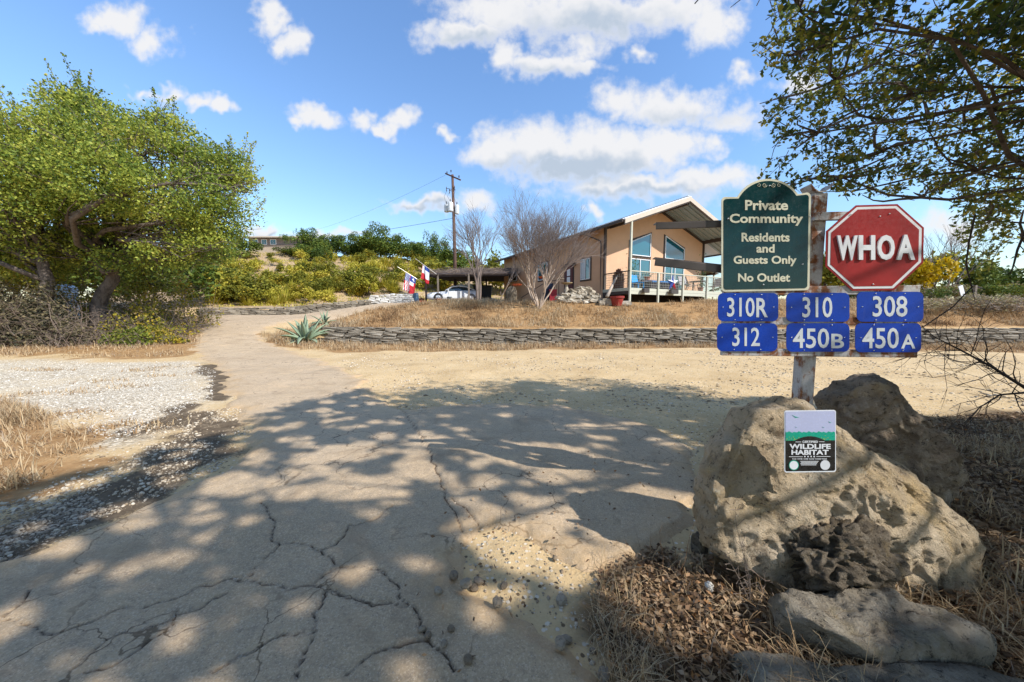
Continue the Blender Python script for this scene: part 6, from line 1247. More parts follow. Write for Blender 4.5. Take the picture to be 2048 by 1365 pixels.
for bi, b in enumerate(tiers):
    c = np.array(b[:3]); r = np.array(b[3:6]); MB().tube(curve_pts(FORK, c + [r[0] * .5, 0, 0], .07, 8, 300 + bi), np.linspace(.028, .007, 8), 6).build("limb", M_BARK, ro, smooth=True)
    nt_ = int(33 * r[0] * r[2] / .2) + 11
    for k in range(nt_):
        o = rnd.normal(size=3); o /= np.linalg.norm(o); p0 = c + o * r * rnd.rand() ** .4; tt = .30 + .25 * fbm(np.array([p0[0] * 1.5]), np.array([p0[1] * 1.5]), np.array([p0[2] * 1.5]), 2, 3)[0]
        if rnd.rand() < .12: tt += .4
        twig_leaves(p0 + [.08, 0, .03], np.array([-1.0, -.1, -.28]) + rnd.normal(size=3) * .55, .22 + .22 * rnd.rand(), 15, .022, tint0=tt)
    for k in range(5):
        q = c + rnd.normal(size=3) * r * .6
        if not in_view_sky(q[None])[0]: tw.tube(curve_pts(c + [r[0] * .6, 0, 0], q, .08, 5, 700 + bi * 9 + k), [.014, .012, .01, .007, .004], 4, cap=False)
# unseen canopy above the frame; leaves and gaps placed to cast the dappled shade
KX, KY = SUN_H[0] / math.tan(SUN_EL), SUN_H[1] / math.tan(SUN_EL)
SHADE = [tuple(gp(*p)[:2]) for p in [(-700, 1060), (0, 975), (230, 945), (400, 880), (520, 830), (620, 800), (780, 778), (960, 790), (1060, 765), (1180, 785), (1300, 775), (1420, 800), (1560, 800), (1700, 820), (2048, 850)]] + [(9, 2.5), (9, -8), (-8, -8)]
lv = leafn = 0
limbs2 = []
for k in range(15):
    gx_, gy_ = [(-3, 2.2), (-2.4, 4), (-1, 5.2), (.6, 5.6), (2.2, 4.8), (-1.8, 1.2), (-.4, 2.8), (1, 3.6), (.4, 1.2), (2.4, 2.2), (-3.4, .6), (-.6, .0), (1.6, .2), (3.2, 3.4), (-2, 2.8)][k]; h = 4.6 + .5 * math.sin(k * 2.3); e = np.array([gx_ + KX * h, gy_ + KY * h, h])
    while in_view_sky((FORK * .3 + e * .7)[None])[0] or in_view_sky(e[None])[0]: h += .3; e = np.array([gx_ + KX * h, gy_ + KY * h, h])
    MB().tube(curve_pts(FORK, e, .06, 8, 900 + k), np.linspace(.04, .010, 8), 6).build("limb", M_BARK, ro, smooth=True)
g = np.column_stack([rnd.uniform(-7, 7, 60000), rnd.uniform(-4, 7.3, 60000)]); k = (poly_sd(g[:, 0], g[:, 1], SHADE) + fbm(g[:, 0] * 1.5, g[:, 1] * 1.5, oct=3, seed=61) * .35) > 0; g = g[k]
# sun gaps cut out of the leaf masses to shape the sun patches, in coordinates carried along the sun's rays to the ground
GR = .02; gapm = np.zeros((int(14 / GR), int(16 / GR)), bool); sd_ = np.array([-SUN_H[0], -SUN_H[1]]); sq_ = np.array([-sd_[1], sd_[0]])
def gap(cx, cy, rx, ry):
    rx += .03; ry += .028
    i0, i1 = int((cy + 5 - rx * 1.1) / GR), int((cy + 5 + rx * 1.1) / GR) + 1; j0, j1 = int((cx + 8 - rx * 1.1) / GR), int((cx + 8 + rx * 1.1) / GR) + 1
    if i0 < 0 or j0 < 0 or i1 > gapm.shape[0] or j1 > gapm.shape[1]: return
    J, I = np.meshgrid((np.arange(j0, j1) + .5) * GR - 8 - cx, (np.arange(i0, i1) + .5) * GR - 5 - cy); u_ = J * sd_[0] + I * sd_[1]; w_ = J * sq_[0] + I * sq_[1]; gapm[i0:i1, j0:j1] |= ((u_ / rx) ** 2 + (w_ / ry) ** 2 + .35 * fbm(J * 9 + cx, I * 9 + cy, oct=2, seed=67)) < 1
NH = 2600; hc_ = np.column_stack([rnd.uniform(-6, 4, NH), rnd.uniform(.3, 7, NH)]); dens = np.where(hc_[:, 0] < -.35 + .0 * hc_[:, 1], .62, .20) + .35 * fbm(hc_[:, 0] * .8, hc_[:, 1] * .8, oct=2, seed=68); dens = np.where((hc_[:, 0] < -.6) & (hc_[:, 1] < 2.4), np.maximum(dens, .55), dens); dens = np.where(np.hypot((hc_[:, 0] - .4) / .9, (hc_[:, 1] - 3.1) / .45) < 1, .5, dens)
for (x, y) in hc_[rnd.rand(NH) < dens * .42]: k_ = .38 + .75 * rnd.rand() ** 1.6; gap(x, y, .12 * k_, .075 * k_)
for a_ in [(.06, 1.92, .40, .17), (.30, 1.80, .30, .12), (-1.3, 2.6, .35, .16), (-.8, 2.9, .3, .12), (-1.7, 3.3, .3, .14), (-.9, 3.6, .35, .12), (-2.3, 2.7, .3, .14), (.55, 2.2, .5, .10), (.9, 1.9, .5, .16), (1.35, 2.05, .5, .14), (1.0, 2.25, .6, .08), (1.6, 1.75, .4, .14), (1.9, 1.9, .35, .10), (.75, 2.0, .45, .10), (.55, 1.75, .35, .10), (1.3, 1.6, .4, .08), (1.0, 1.55, .4, .09), (1.1, 2.5, .35, .10), (.2, 3.05, .3, .06), (.7, 3.1, .35, .07), (1.0, 3.0, .3, .06), (.5, 3.35, .3, .09), (.1, 3.4, .3, .08), (-.2, 3.3, .25, .08), (.35, 3.2, .3, .05), (-.1, 3.1, .25, .05), (.5, 1.65, .2, .08), (.75, 1.55, .2, .08), (.65, 1.4, .16, .07), (1.12, 1.62, .25, .08), (1.4, 1.5, .2, .07), (.9, 1.38, .15, .06), (1.75, 1.6, .2, .06)]: gap(*a_)
def lit(P):
    gx_ = P[:, 0] - KX * P[:, 2]; gy_ = P[:, 1] - KY * P[:, 2]; i = np.clip(((gy_ + 5) / GR).astype(int), 0, gapm.shape[0] - 1); j = np.clip(((gx_ + 8) / GR).astype(int), 0, gapm.shape[1] - 1); return gapm[i, j]
g = g[:21000]; n = len(g); h = 3.9 + 1.4 * rnd.rand(n); p0 = np.column_stack([g[:, 0] + KX * h, g[:, 1] + KY * h, h]); bad = in_view_sky(p0); h = np.where(bad, 5.4 + .8 * rnd.rand(n), h); p0 = np.column_stack([g[:, 0] + KX * h, g[:, 1] + KY * h, h]); p0 = p0[~in_view_sky(p0)]; p0 = p0[~lit(p0)]
dd = rnd.normal(size=p0.shape) * [1, 1, .4] * .12
for p, d in zip(p0, dd): tw.tube([p - d, p, p + d], [.006, .005, .003], 3)
q = np.repeat(p0, 15, 0); q = q + rnd.normal(size=q.shape) * [.085, .085, .06]; NV = len(LP); LP += list(q); LD += list(rnd.normal(size=q.shape)); LT += list(.3 + rnd.normal(size=len(q)) * .2)
tw.build("twigs", M_TWIG, ro, fix=False)
LP, LD = np.array(LP), np.array(LD); ok = ~in_view_sky(LP) & ~(lit(LP) & (np.arange(len(LP)) >= NV)); NV = int(ok[:NV].sum()); LP, LD, LT = LP[ok], LD[ok], np.clip(np.array(LT)[ok], 0, 1)
cards("crown", LP, LD, np.where(np.arange(len(LP)) >= NV, 1.75, 1.0) * (.040 + .022 * rnd.rand(len(LP))), OAKD, ro, .55, LT)

# ---- bare trees
def bare_tree(name, label, base, stems, height, spread, depth, mat_t, mat_b, seed, r0=.07, lean=(0, 0), flare=.55, cat="tree", drop=.78, kids=(2, 3)):
    rnd = np.random.RandomState(seed); th = thing(name, label, cat, base); tb, br = TB(), TB()
    def grow(p, d, L_, r, dep):
        pts = [p]; n = 3
        for s in range(n): d = d + rnd.normal(size=3) * .09 + [0, 0, .035]; d = d / np.linalg.norm(d); pts.append(pts[-1] + d * L_ / n)
        (tb if dep >= depth - 1 else br).tube(pts, np.linspace(r, r * .68, n + 1), 6 if dep >= depth - 1 else 3, cap=False)
        if dep == 0: return
        for k in range(rnd.randint(kids[0], kids[1] + 1)):
            a = rnd.normal(size=3); a -= d * (a @ d); a /= np.linalg.norm(a); an = .22 + .32 * rnd.rand(); d2 = d * math.cos(an) + a * math.sin(an) + np.array([0, 0, .06]); grow(pts[-1 if k < 2 else 2], d2 / np.linalg.norm(d2), L_ * (drop - .12 + .24 * rnd.rand()), r * .62, dep - 1)
    tot = sum(drop ** k for k in range(depth + 1)); L0 = height / tot / .9
    for k in range(stems):
        a = 6.28 * k / stems + rnd.rand() * .5; d = np.array([math.cos(a) * flare * spread + lean[0], math.sin(a) * flare * .7 + lean[1], 1.0]); d /= np.linalg.norm(d); grow(np.array(base) + np.array([math.cos(a), math.sin(a), 0]) * r0 * 1.2 - [0, 0, .05], d, L0 * (.85 + .3 * rnd.rand()), r0, depth)
    tb.build("trunk", mat_t, th, smooth=True, fix=False); tag(br.build("branches", mat_b, th, fix=False), kind="stuff"); return th
def gbase(px, Y): q = at(px, 600, Y); return np.array([q[0], q[1], Tz(q[0], q[1])])
bare_tree("bare_tree", "bare multi-trunk tree with pale bark in front of the house", gbase(1078, 18.4), 8, 5.0, 1.1, 6, M_CRAPE, M_BARE, 17, .05, flare=.5, kids=(2, 4))
bare_tree("bare_tree", "thinner bare tree left of the house beside the carport", gbase(956, 24.5), 3, 5.4, .9, 6, M_BARE, M_BARE, 23, .09, flare=.22)
bare_tree("bare_tree", "small leaning bare sapling between carport and house", gbase(996, 22.5), 1, 3.2, .8, 4, M_CRAPE, M_BARE, 29, .05, (.25, 0), .15)
bare_tree("bare_tree", "spreading bare tree beyond the right-hand slope", gbase(1882, 25.0), 4, 4.6, 1.0, 5, M_BARE, M_BARE, 31, .07, flare=.45)
# brush piled on the carport roof
m = TB(); rnd = np.random.RandomState(77)
for k in range(420):
    t = rnd.rand(); s_ = rnd.rand(); p = A0 * (1 - t) + B0 * t + np.array([0, s_ * 3, .12 + s_ * .75 + .1 * rnd.rand()]); d = rnd.normal(size=3) * [1, .6, .25]; d /= np.linalg.norm(d); L_ = .6 + .9 * rnd.rand(); m.tube([p - d * L_ / 2, p + rnd.normal(size=3) * .08, p + d * L_ / 2], [.012, .012, .006], 3, cap=False)
m.build("roof_brush", M_BRUSH, cpt, fix=False)

# ---- agaves, every leaf a part
M_AGAVE = plain("agave_leaf", (.235, .30, .19, 1), .6, 0, .15, 2.)
def agave(label, c, R_, n, seed, group=None):
    rnd = np.random.RandomState(seed); th = thing("agave", label, "agave", c, group)
    for k in range(n):
        ring = k / n; el = math.radians(84 - 72 * ring ** .8 + rnd.normal() * 7); az = k * 2.39996 + rnd.normal() * .25; L_ = R_ * (.75 + .35 * rnd.rand()); w = R_ * .075; d = np.array([math.cos(az) * math.cos(el), math.sin(az) * math.cos(el), math.sin(el)]); p = np.array(c, float) + np.array([math.cos(az), math.sin(az), 0]) * .06; vs = []; S_ = 8
        side = np.cross(d, [0, 0, 1]); side = side / (np.linalg.norm(side) + 1e-6); droop = (.03 + .14 * ring) * (.6 + rnd.rand())
        for i in range(S_ + 1):
            t = i / S_; ww = w * (.75 + .6 * math.sin(math.pi * min(t * 1.15, 1) * .75)) * (1 - t ** 3) + .002; up_ = np.cross(side, d); vs += [p + side * ww + up_ * ww * .5, p - up_ * ww * .12 * 0, p - side * ww + up_ * ww * .5, p - up_ * ww * .45]; d = d + np.array([0, 0, -droop]) ; d /= np.linalg.norm(d); p = p + d * L_ / S_
        fs = [(i * 4 + a, i * 4 + (a + 1) % 4, i * 4 + 4 + (a + 1) % 4, i * 4 + 4 + a) for i in range(S_) for a in range(4)]; MB().add(vs, fs).build("leaf", M_AGAVE, th, smooth=True)
    return th
q = at(612, 680, 15.0); agave("large grey-green agave at the left end of the low stone wall", (q[0], q[1], Tz(q[0], q[1])), 1.25, 34, 5)
q = at(649, 645, 17.3); agave("small agave on the slope behind the large one", (q[0], q[1], Tz(q[0], q[1])), .7, 14, 6)

# ---- hillside shrubs and trees: a few shapes, copied one by one
def tuft_mesh(seed, n, mat, h=1., w=.9, blade=.035, tint=None):
    r = np.random.RandomState(seed); a = r.rand(n) * 6.28; lean = r.rand(n) ** .7 * 1.35; b0 = np.column_stack([np.cos(a), np.sin(a), a * 0]) * (r.rand(n, 1) ** .5) * .22 * w; d = np.column_stack([np.cos(a) * np.sin(lean), np.sin(a) * np.sin(lean), np.cos(lean)]); L_ = h * (.55 + .5 * r.rand(n, 1)); side = np.column_stack([-np.sin(a), np.cos(a), a * 0]) * blade
    m1 = b0 + d * L_ * .55; e = m1 + (d * .85 + np.array([0, 0, -.35])) * L_ * .5; V = np.stack([b0 - side, b0 + side, m1 + side * .7, m1 - side * .7, e], 1).reshape(-1, 3); i = np.arange(n)[:, None] * 5
    F = np.concatenate([i + [0, 1, 2], i + [0, 2, 3], i + [3, 2, 4]], 1).reshape(-1, 3); t = np.repeat(np.clip(r.normal(.5, .25, n), 0, 1), 3)
    V[:, :2] /= np.percentile(np.abs(V[:, :2]), 97) * 2; V[:, 2] /= np.percentile(V[:, 2], 98)
    o = npmesh("tuft", V, F, mat, tint=t); me = o.data; bpy.data.objects.remove(o); return me
def shrub_mesh(seed, n, mat, lumps=6, sz=.075, squash=.8, lift=.45, trunk=False):
    r = np.random.RandomState(seed); P = []; D = []
    for k in range(lumps):
        c = np.array([r.normal() * .42, r.normal() * .42, lift + .55 * r.rand() * squash]); rr = .28 + .24 * r.rand(); d = r.normal(size=(n // lumps, 3)); d /= np.linalg.norm(d, axis=1, keepdims=True); P.append(c + d * rr * (.55 + .45 * r.rand(len(d), 1)) * [1, 1, squash]); D.append(d)
    P = np.concatenate(P); D = np.concatenate(D); P[:, 2] = np.abs(P[:, 2]); P[:, :2] /= np.percentile(np.abs(P[:, :2]), 97) * 2; P[:, 2] /= P[:, 2].max(); t = np.clip(.45 + .4 * fbm(P[:, 0] * 2, P[:, 1] * 2, P[:, 2] * 2, 2, seed) + r.normal(size=len(P)) * .15, 0, 1)
    o = cards("shrub", P, D * .7 + r.normal(size=P.shape) + [0, 0, .4], sz * (.7 + .6 * r.rand(len(P))), mat, None, .6, t); me = o.data; bpy.data.objects.remove(o); return me
tufts = [tuft_mesh(k, 170, YEL, 1., 1., .03) for k in range(4)]; shy = [shrub_mesh(10 + k, 900, YEL, 6, .085) for k in range(3)]; sho = [shrub_mesh(20 + k, 1100, OLIV, 7, .085) for k in range(4)]; shj = [shrub_mesh(30 + k, 1700, JUN, 9, .07, 1.15, .5) for k in range(4)]; shd = [shrub_mesh(40 + k, 1000, JUN2, 7, .06, .6, .75) for k in range(3)]
stem_me = MB().tube([(0, 0, -.3), (.03, .02, .3), (-.03, .03, .7), (.02, 0, 1.0)], [.06, .05, .04, .02], 6).mesh("trunk", M_BARK, True)
def put(me, px, py, sx, sz, label, name, cat, group, Y=None, rnd=np.random.RandomState(3), trunk=False):
    if Y is None:
        p = hit(px, py, 20, 140)
        while p[1] > 78: py += 3; p = hit(px, py, 20, 140)
    p = p if Y is None else (lambda q: np.array([q[0], Y, Tz(q[0], Y)]))(at(px, py, Y)); k = p[1] / FPX; w, h = sx * k, sz * k
    th = thing(name, label, cat, p - [0, 0, .08], group); o = bpy.data.objects.new("crown" if cat == "tree" else "foliage", me); COL.objects.link(o); o.parent = th; th.rotation_euler = (0, 0, rnd.rand() * 6.28); o.scale = (w, w, h)
    if cat == "tree":
        s = bpy.data.objects.new("trunk", stem_me); COL.objects.link(s); s.parent = th; s.scale = (h * .5, h * .5, h * .5)
    return th
r = np.random.RandomState(12)
# yellow-green grass clumps and shrubs over the slope
cnt = 0
for row, py in enumerate([608, 602, 595, 588, 580, 572, 563, 554, 545, 536, 528, 521]):
    x0, x1 = 425 - 1.0 * row, [640, 700, 760, 830, 900, 960, 985, 990, 990, 985, 975, 960][row]
    n = int((x1 - x0) / (19 + row * .8))
    for k in range(n):
        px = x0 + (x1 - x0) * (k + .5) / n + r.normal() * 9; py_ = py + r.normal() * 2.5
        if r.rand() < (.12 + .02 * row): continue
        s = (30 + 22 * r.rand()) * (1 - row * .022)
        if row > 8 and 480 < px < 600: s *= .55
        if r.rand() < .5: put(tufts[r.randint(4)], px, py_, s * .95, s * .55, "bright yellow-green grass clump on the hillside", "grass_clump", "grass clump", "yellow-green grass clumps on the hillside", None, r)
        else: put((shy + sho)[r.randint(7)], px, py_, s * 1.1, s * .8, "rounded olive or yellow-green shrub on the hillside", "hillside_shrub", "shrub", "rounded shrubs on the hillside", None, r)
for (px, py, sx, sz, me, lb) in [(452, 600, 90, 70, sho[0], "large yellow-green shrub at the left end of the far wall"), (490, 606, 74, 60, sho[1], "orange-tinged shrub in front of the hillside, left of centre"), (405, 610, 70, 90, shy[0], "tall yellow-green shrub beside the oak grove"), (520, 604, 60, 44, sho[2], "rounded olive shrub just above the far wall"), (700, 584, 60, 50, sho[3], "dark green bush halfway up the hill below the tree line"), (640, 590, 56, 40, sho[0], "orange-brown bush above the far wall's middle"), (735, 590, 60, 50, sho[1], "dark shrub above the pale rock wall"), (930, 580, 120, 60, shj[0], "green shrubs seen through the back of the carport"), (870, 585, 110, 70, sho[2], "green shrub behind the left carport post"), (985, 590, 70, 90, sho[3], "olive shrub between the carport and the house")]:
    put(me, px, py, sx, sz, lb, "hillside_shrub", "shrub", "named shrubs at the foot of the hill", None, r)
# tree line along the crest
crest = []
for k in range(44):
    px = 405 + k * 12.4 + r.normal() * 5; low = 488 < px < 606; py = 526 - 12 * S((px - 430) / 60) + (3 if px > 800 else 0) + r.normal() * 4
    if 480 < px < 572 or r.rand() < .12: continue
    put(shj[r.randint(4)], px, py, 50 + 22 * r.rand(), (10 if low else 26) + (6 if low else 22) * r.rand(), "rounded olive-green juniper in the belt along the hilltop", "juniper_tree", "tree", "junipers along the hilltop", None, r)
for (px, py, sx, sz) in [(580, 506, 30, 42), (612, 506, 52, 50), (640, 507, 50, 46), (674, 508, 50, 50), (706, 508, 46, 48), (735, 508, 44, 56), (762, 508, 46, 60), (795, 509, 30, 46), (833, 510, 32, 48), (868, 512, 36, 58), (888, 512, 46, 66), (470, 512, 60, 24), (430, 520, 50, 26)]:
    put(shd[r.randint(3)], px, py, sx * .82, sz * (.85 + .3 * r.rand()), "dark umbrella-topped tree standing against the sky on the hilltop", "hilltop_tree", "tree", "dark trees on the skyline", None, r)
for (px, py, sx, sz, me, lb, Y) in [(1000, 560, 120, 70, sho[1], "brownish thicket of trees behind the carport roof", 46), (1060, 545, 120, 60, sho[2], "olive trees just above the house's low roof end", 50), (1120, 540, 110, 40, shj[1], "green tree crowns behind the house roof", 55), (1650, 600, 120, 110, sho[3], "olive tree behind the signs, between post and octagon", 30), (1590, 600, 120, 90, shj[2], "dark green tree behind the green panel's right side", 33),
     (1700, 596, 110, 80, sho[0], "yellowish green tree behind the red octagon", 32), (1860, 604, 90, 100, sho[1], "green tree behind the bare tree on the right", 29), (1910, 604, 90, 90, shj[0], "leafy green tree right of the bare tree", 30), (1960, 604, 80, 60, shj[1], "round green tree above the right-hand slope", 33), (2010, 602, 80, 70, shj[2], "green tree above the red-brown shed", 36), (2060, 602, 90, 80, sho[2], "green tree at the extreme right edge", 36), (1780, 600, 120, 60, sho[2], "low green trees behind the octagon's right side", 34), (1500, 604, 120, 50, shj[3], "low dark tree beyond the deck's right end", 40)]:
    put(me, px, py, sx, sz, lb, "background_tree", "tree", "trees beyond the house and the right-hand slope", Y, r)
for k, (px, Y, sx, sz) in enumerate([(-60, 22, 190, 150), (40, 24, 190, 160), (130, 23, 180, 150), (215, 25, 190, 165), (300, 24, 180, 140), (375, 26, 130, 120), (-150, 20, 200, 190)]):
    put((sho + shj)[k % 8], px, 640, sx, sz, "olive tree in the dark wood behind the two oaks on the left", "background_tree", "tree", "trees in the wood behind the left oaks", Y, r)
DRYL = leafmat("dry_shrub_leaf", [(.16, .12, .09, 1), (.26, .20, .15, 1), (.34, .27, .17, 1), (.30, .28, .10, 1)], .2, .8); shr_dry = [shrub_mesh(80 + k, 1200, DRYL, 7, .06) for k in range(2)]
for k, px in enumerate(range(1640, 2100, 30)):
    me = [shr_dry[0], sho[k % 4], shr_dry[1], shj[k % 4]][k % 4]; put(me, px + 6 * r.normal(), 606, 62, 26 + 22 * r.rand(), "low olive or grey-brown shrub along the ridge right of the signs", "ridge_shrub", "shrub", "low shrubs along the right-hand ridge", 21.5 + 4 * r.rand(), r)
for k, px in enumerate((1860, 1905, 1950, 1990, 2030)): put(shr_dry[k % 2], px, 640, 70 + 20 * r.rand(), 38, "grey-brown dead brush on the slope above the wall, right of the number plates", "dry_shrub", "shrub", "dead brush on the right-hand slope", 17.2 + .8 * r.rand(), r)
put(shrub_mesh(71, 900, GOLD, 7, .12), 1842, 606, 66, 84, "bright golden-yellow small tree right of the octagon", "golden_tree", "tree", None, 24.5, r)
# ------------------------------------------------------------------ grasses and litter (uncountable)
def blades(name, P, h, mat, label, lean=.5, w=.006, per=7, seed=1, cat="grass", spread=.07, curl=.5, tint=None):
    r = np.random.RandomState(seed); n = len(P) * per; B = np.repeat(P, per, 0); H_ = np.repeat(np.broadcast_to(h, (len(P),)), per)
    a = r.rand(n) * 6.283; rad = r.rand(n) ** .5 * spread; b0 = B + np.column_stack([np.cos(a) * rad, np.sin(a) * rad, np.zeros(n) - .01]); az = r.rand(n) * 6.283; le = np.abs(r.normal(size=n)) * lean
    d = np.column_stack([np.cos(az) * np.sin(le), np.sin(az) * np.sin(le), np.cos(le)]); L_ = (H_ * (.45 + .75 * r.rand(n)))[:, None]; sd_ = np.column_stack([-np.sin(az), np.cos(az), np.zeros(n)]) * (w * (.6 + .8 * r.rand(n)))[:, None]
    m1 = b0 + d * L_ * .4; d2 = d + np.column_stack([np.cos(az), np.sin(az), -np.ones(n) * .6]) * (curl * r.rand(n))[:, None]; d2 /= np.linalg.norm(d2, axis=1, keepdims=True); m2 = m1 + d2 * L_ * .33; d3 = d2 + np.column_stack([np.cos(az), np.sin(az), -np.ones(n) * .8]) * (curl * r.rand(n))[:, None]; d3 /= np.linalg.norm(d3, axis=1, keepdims=True); e = m2 + d3 * L_ * .33
    V = np.stack([b0 - sd_, b0 + sd_, m1 + sd_ * .8, m1 - sd_ * .8, m2 + sd_ * .5, m2 - sd_ * .5, e], 1).reshape(-1, 3); i = np.arange(n)[:, None] * 7
    F = np.concatenate([i + [0, 1, 2], i + [0, 2, 3], i + [3, 2, 4], i + [3, 4, 5], i + [5, 4, 6]], 1).reshape(-1, 3)
    tt = np.repeat(r.normal(.5, .22, len(P)) if tint is None else tint, per) + r.normal(size=n) * .14
    o = npmesh(name, V, F, mat, tint=np.repeat(np.clip(tt, 0, 1), 5)); return tag(o, label, cat, kind='stuff')
SLOPE = [(-8.3, 15.75), (36, 15.75), (36, 23), (13, 22.5), (8.2, 18.7), (5, 19.0), (1, 19.5), (-3, 22.5), (-7, 23.5), (-9.6, 22.3), (-11.2, 19.3), (-11.7, 17.3), (-11.2, 16.0), (-9.8, 15.2)]
sp_ = scatter(SLOPE, 9800, 51, lambda x, y: np.clip(.55 + .6 * fbm(x * .8, y * .8, oct=3, seed=81), .08, 1)); tn = np.clip(.5 + .35 * fbm(sp_[:, 0] * .5, sp_[:, 1] * .5, oct=3, seed=82), 0, 1)
blades("dry_grass", sp_, .16 + .2 * np.random.rand(len(sp_)), STRAW, "dry tan grass covering the slope above the low wall", .6, .010, 9, 2, spread=.16, tint=tn)
wp = scatter(STRAW_W, 3800, 52, lambda x, y: np.clip(.5 + .8 * fbm(x * 1.1, y * 1.1, oct=3, seed=83) + .3 * S((y - 14.2) / .6), .05, 1)); blades("dry_grass", wp, .12 + .24 * np.random.rand(len(wp)) ** 2, STRAW, "dry straw-coloured grass strip along the foot of the low wall", .5, .008, 9, 3, spread=.14)
vp = scatter(VERGE, 4200, 53, lambda x, y: np.clip(.4 + .8 * fbm(x * .8, y * .8, oct=3, seed=84), .05, 1) * (np.abs(x) < 1.65 * y)); blades("dry_grass", vp, .07 + .18 * np.random.rand(len(vp)) ** 2, STRAW, "dry russet grass on the verge below the oaks", .7, .008, 8, 4, spread=.16)
lp = scatter(STRAW_L, 1500, 54, lambda x, y: np.clip(.3 + 1.1 * fbm(x * 1.6, y * 1.6, oct=3, seed=85), .03, 1) * (np.abs(x) < 1.7 * y)); blades("dry_grass", lp, .08 + .2 * np.random.rand(len(lp)) ** 2, STRAW, "dry grass tufts at the left edge of the gravel lot", .8, .004, 14, 5, spread=.1)
np_ = scatter(LITTER2, 330, 55, lambda x, y: np.clip(.35 + .9 * fbm(x * 3, y * 3, oct=3, seed=86), .02, 1) * (x < 1.35)); blades("dry_grass", np_, .07 + .16 * np.random.rand(len(np_)) ** 1.5, STRAW, "wiry dead grass in front of the big boulder", 1.0, .0016, 16, 6, spread=.07, curl=1.3)
rp_ = scatter(LITTER, 3000, 56, lambda x, y: np.clip(.3 + .9 * fbm(x * 1.5, y * 1.5, oct=3, seed=87), .03, 1) * (x < 1.6 * y + .8) * (y > .9)); blades("dry_grass", rp_, .05 + .16 * np.random.rand(len(rp_)) ** 1.6, STRAW, "matted dead grass on the shaded ground right of the boulders", 1.1, .0028, 12, 7, spread=.12, curl=1.2)
gp_ = [hit(px, py) for px, py in [(280, 742), (330, 752), (110, 742), (60, 740), (215, 762), (250, 775), (150, 785), (40, 790), (230, 850), (285, 855), (330, 735), (190, 870), (70, 835), (120, 830)]]; gp_ = np.concatenate([np.array(q) + np.column_stack([np.random.normal(size=14) * .25, np.random.normal(size=14) * .12, np.zeros(14)]) for q in gp_]); gp_[:, 2] = T(gp_[:, 0], gp_[:, 1]); blades("dry_grass", gp_, .09, STRAW, "small brown grass patches in the white gravel", 1.0, .006, 10, 8, spread=.12)
cg = [gp(px, py) for px, py in [(800, 820), (845, 890), (870, 935), (985, 800), (580, 800), (680, 780)]]
hb = scatter([(-24, 27), (-9, 31), (-2, 36), (2, 62), (-60, 62), (-40, 40)], 4200, 57, lambda x, y: np.clip(.35 + .9 * fbm(x * .35, y * .35, oct=3, seed=88), .04, 1)); hb = hb[(hb[:, 0] + 22) * -.347 + (hb[:, 1] - 25.3) * .938 > .6]
blades("hill_grass", hb, .16 + .22 * np.random.rand(len(hb)), YEL, "sparse yellow-green grass over the hillside", .6, .03, 7, 9, spread=.35)
# fallen leaves
def litter(name, poly, n, seed, size, label, dens=None, lift=.012):
    r = np.random.RandomState(seed); P = scatter(poly, n, seed, dens); P[:, 2] += lift * (.3 + 1.6 * r.rand(len(P))); D = np.column_stack([r.normal(size=len(P)), r.normal(size=len(P)), r.normal(size=len(P)) * .35]); o = cards(name, P, D, size * (.6 + .8 * r.rand(len(P))), LITT, None, .5, np.clip(r.normal(.45, .25, len(P)), 0, 1)); return tag(o, label, "leaves", kind='stuff')
litter("leaf_litter", LITTER, 17000, 61, .042, "fallen oak leaves on the shaded ground right of the boulders", lambda x, y: np.clip(3.2 / (x * x * .4 + y * y) ** .5, .1, 1) * (x < 1.65 * y + .8) * (y > .7), .02)
litter("leaf_litter", LITTER2, 5200, 62, .030, "brown fallen leaves heaped before the big boulder", None, .02)
litter("leaf_litter", [tuple(gp(*p)[:2]) for p in [(900, 1000), (1400, 850), (1420, 1080), (1200, 1180), (1240, 1365), (700, 1365), (800, 1150)]], 260, 63, .026, "a few fallen leaves strewn on the dusty drive", None, .04)
# ---- bare foreground limbs on the right
M_DARKTW = plain("dark_twig", (.045, .032, .026, 1), .9, 0, .25)
def limb_thing(name, label, pts, rads, kids, seed, L_=.35):
    rnd = np.random.RandomState(seed); th = thing(name, label, "branch", pts[0]); m = TB(); m.tube(pts, rads, 6); m.build("stem", M_DARKTW, th, smooth=True); k_ = TB(); n = len(pts)
    for k in range(kids):
        t = (.25 + .75 * rnd.rand()) * (n - 1.001); i = int(t); f = t - i; p = pts[i] * (1 - f) + pts[i + 1] * f; ax_ = pts[i + 1] - pts[i]; ax_ = ax_ / np.linalg.norm(ax_); d = ax_ * .7 + rnd.normal(size=3) * [.7, .5, .8]; d /= np.linalg.norm(d); q = [p]; ll = L_ * (.4 + .8 * rnd.rand())
        for s in range(4): d = d + rnd.normal(size=3) * .2; d /= np.linalg.norm(d); q.append(q[-1] + d * ll / 4)
        rr = rads[i] * .45; k_.tube(q, [rr, rr * .8, rr * .65, rr * .5, rr * .3], 3)
        for s in range(3): d3 = d + rnd.normal(size=3) * .7; d3 /= np.linalg.norm(d3); k_.tube([q[1 + s], q[1 + s] + d3 * ll * .2, q[1 + s] + d3 * ll * .38 + rnd.normal(size=3) * .01], [rr * .5, rr * .4, rr * .2], 3)
    k_.build("side_twigs", M_DARKTW, th); return th
limb_thing("bare_branch", "dark bare branch reaching in from the right edge over the sandy yard", [at(2130, 830, 3.2), at(2050, 776, 3.2), at(1985, 735, 3.15), at(1920, 700, 3.1), at(1870, 675, 3.05), at(1845, 655, 3.0)], [.018, .014, .010, .007, .004, .002], 34, 5, .55)
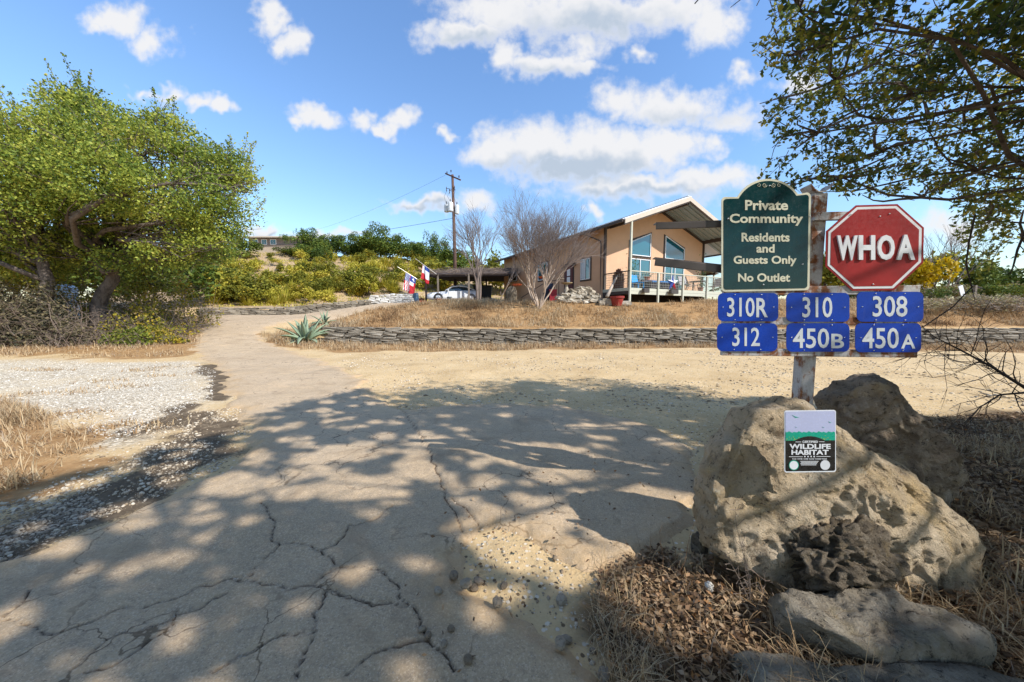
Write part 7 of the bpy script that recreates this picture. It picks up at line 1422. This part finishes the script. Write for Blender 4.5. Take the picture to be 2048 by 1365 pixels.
limb_thing("bare_branch", "dark forked bare branch lower at the right edge", [at(2150, 800, 3.5), at(2060, 785, 3.45), at(2000, 790, 3.4), at(1960, 815, 3.4), at(1925, 850, 3.4)], [.015, .012, .008, .005, .002], 26, 6, .5)
limb_thing("hanging_twig", "thin dead twig hanging from the oak in front of the right-hand trees", [at(1950, 430, 3.6), at(1938, 485, 3.6), at(1932, 530, 3.6), at(1942, 570, 3.6), at(1950, 602, 3.6)], [.009, .008, .007, .005, .002], 2, 7, .1)
limb_thing("hanging_twig", "crooked dead twig hanging near the right edge above the trees", [at(2060, 440, 3.6), at(2035, 500, 3.6), at(2026, 535, 3.6), at(2019, 550, 3.6)], [.012, .010, .007, .003], 3, 8, .22)
limb_thing("fallen_twig", "long thin stick slanting from the number plates up to the handrail", [at(1800, 672, 3.3), at(1850, 652, 3.4), at(1905, 615, 3.5), at(1944, 574, 3.6)], [.003, .005, .006, .006], 3, 9, .15)
# slender dry weeds against the boulder
m = TB(); rnd = np.random.RandomState(8)
wd = thing("dry_weed", "spindly brown weed standing against the left face of the boulder", "weed", gp(1500, 1200))
for (x0, y0, x1, y1) in [(1500, 1200, 1470, 1020), (1506, 1205, 1490, 1100), (1530, 1200, 1528, 1150), (1498, 1200, 1450, 1110)]:
    a, b_ = at(x0, y0, 1.52), at(x1, y1, 1.545); pts = curve_pts(a, b_, .03, 6, x1); m.tube(pts, [.0022, .002, .0018, .0015, .0012, .0008], 3)
    for k in range(16):
        p = pts[1 + k % 5]; d = rnd.normal(size=3) * [.7, .4, .5] + [0, 0, .4]; m.tube([p, p + d * .018, p + d * .034], [.0013, .001, .0022], 3)
m.build("stems", M_BRUSH, wd)
for px, py, tx, ty, lb in ((1318, 1135, 1325, 1050, "tallest upright dry grass stalk left of the boulder"), (1345, 1150, 1392, 1040, "long dry grass stalk leaning toward the boulder's left edge"), (1255, 1275, 1215, 1262, "bent straw arching over the lower driveway edge")):
    a = gp(px, py); b_ = at(tx, ty, a[1]); tag(TB().tube(curve_pts(a, b_, .05, 6, px), [.0022, .002, .0018, .0015, .001, .0006], 4).build("grass_stalk", STRAW), lb, "grass")
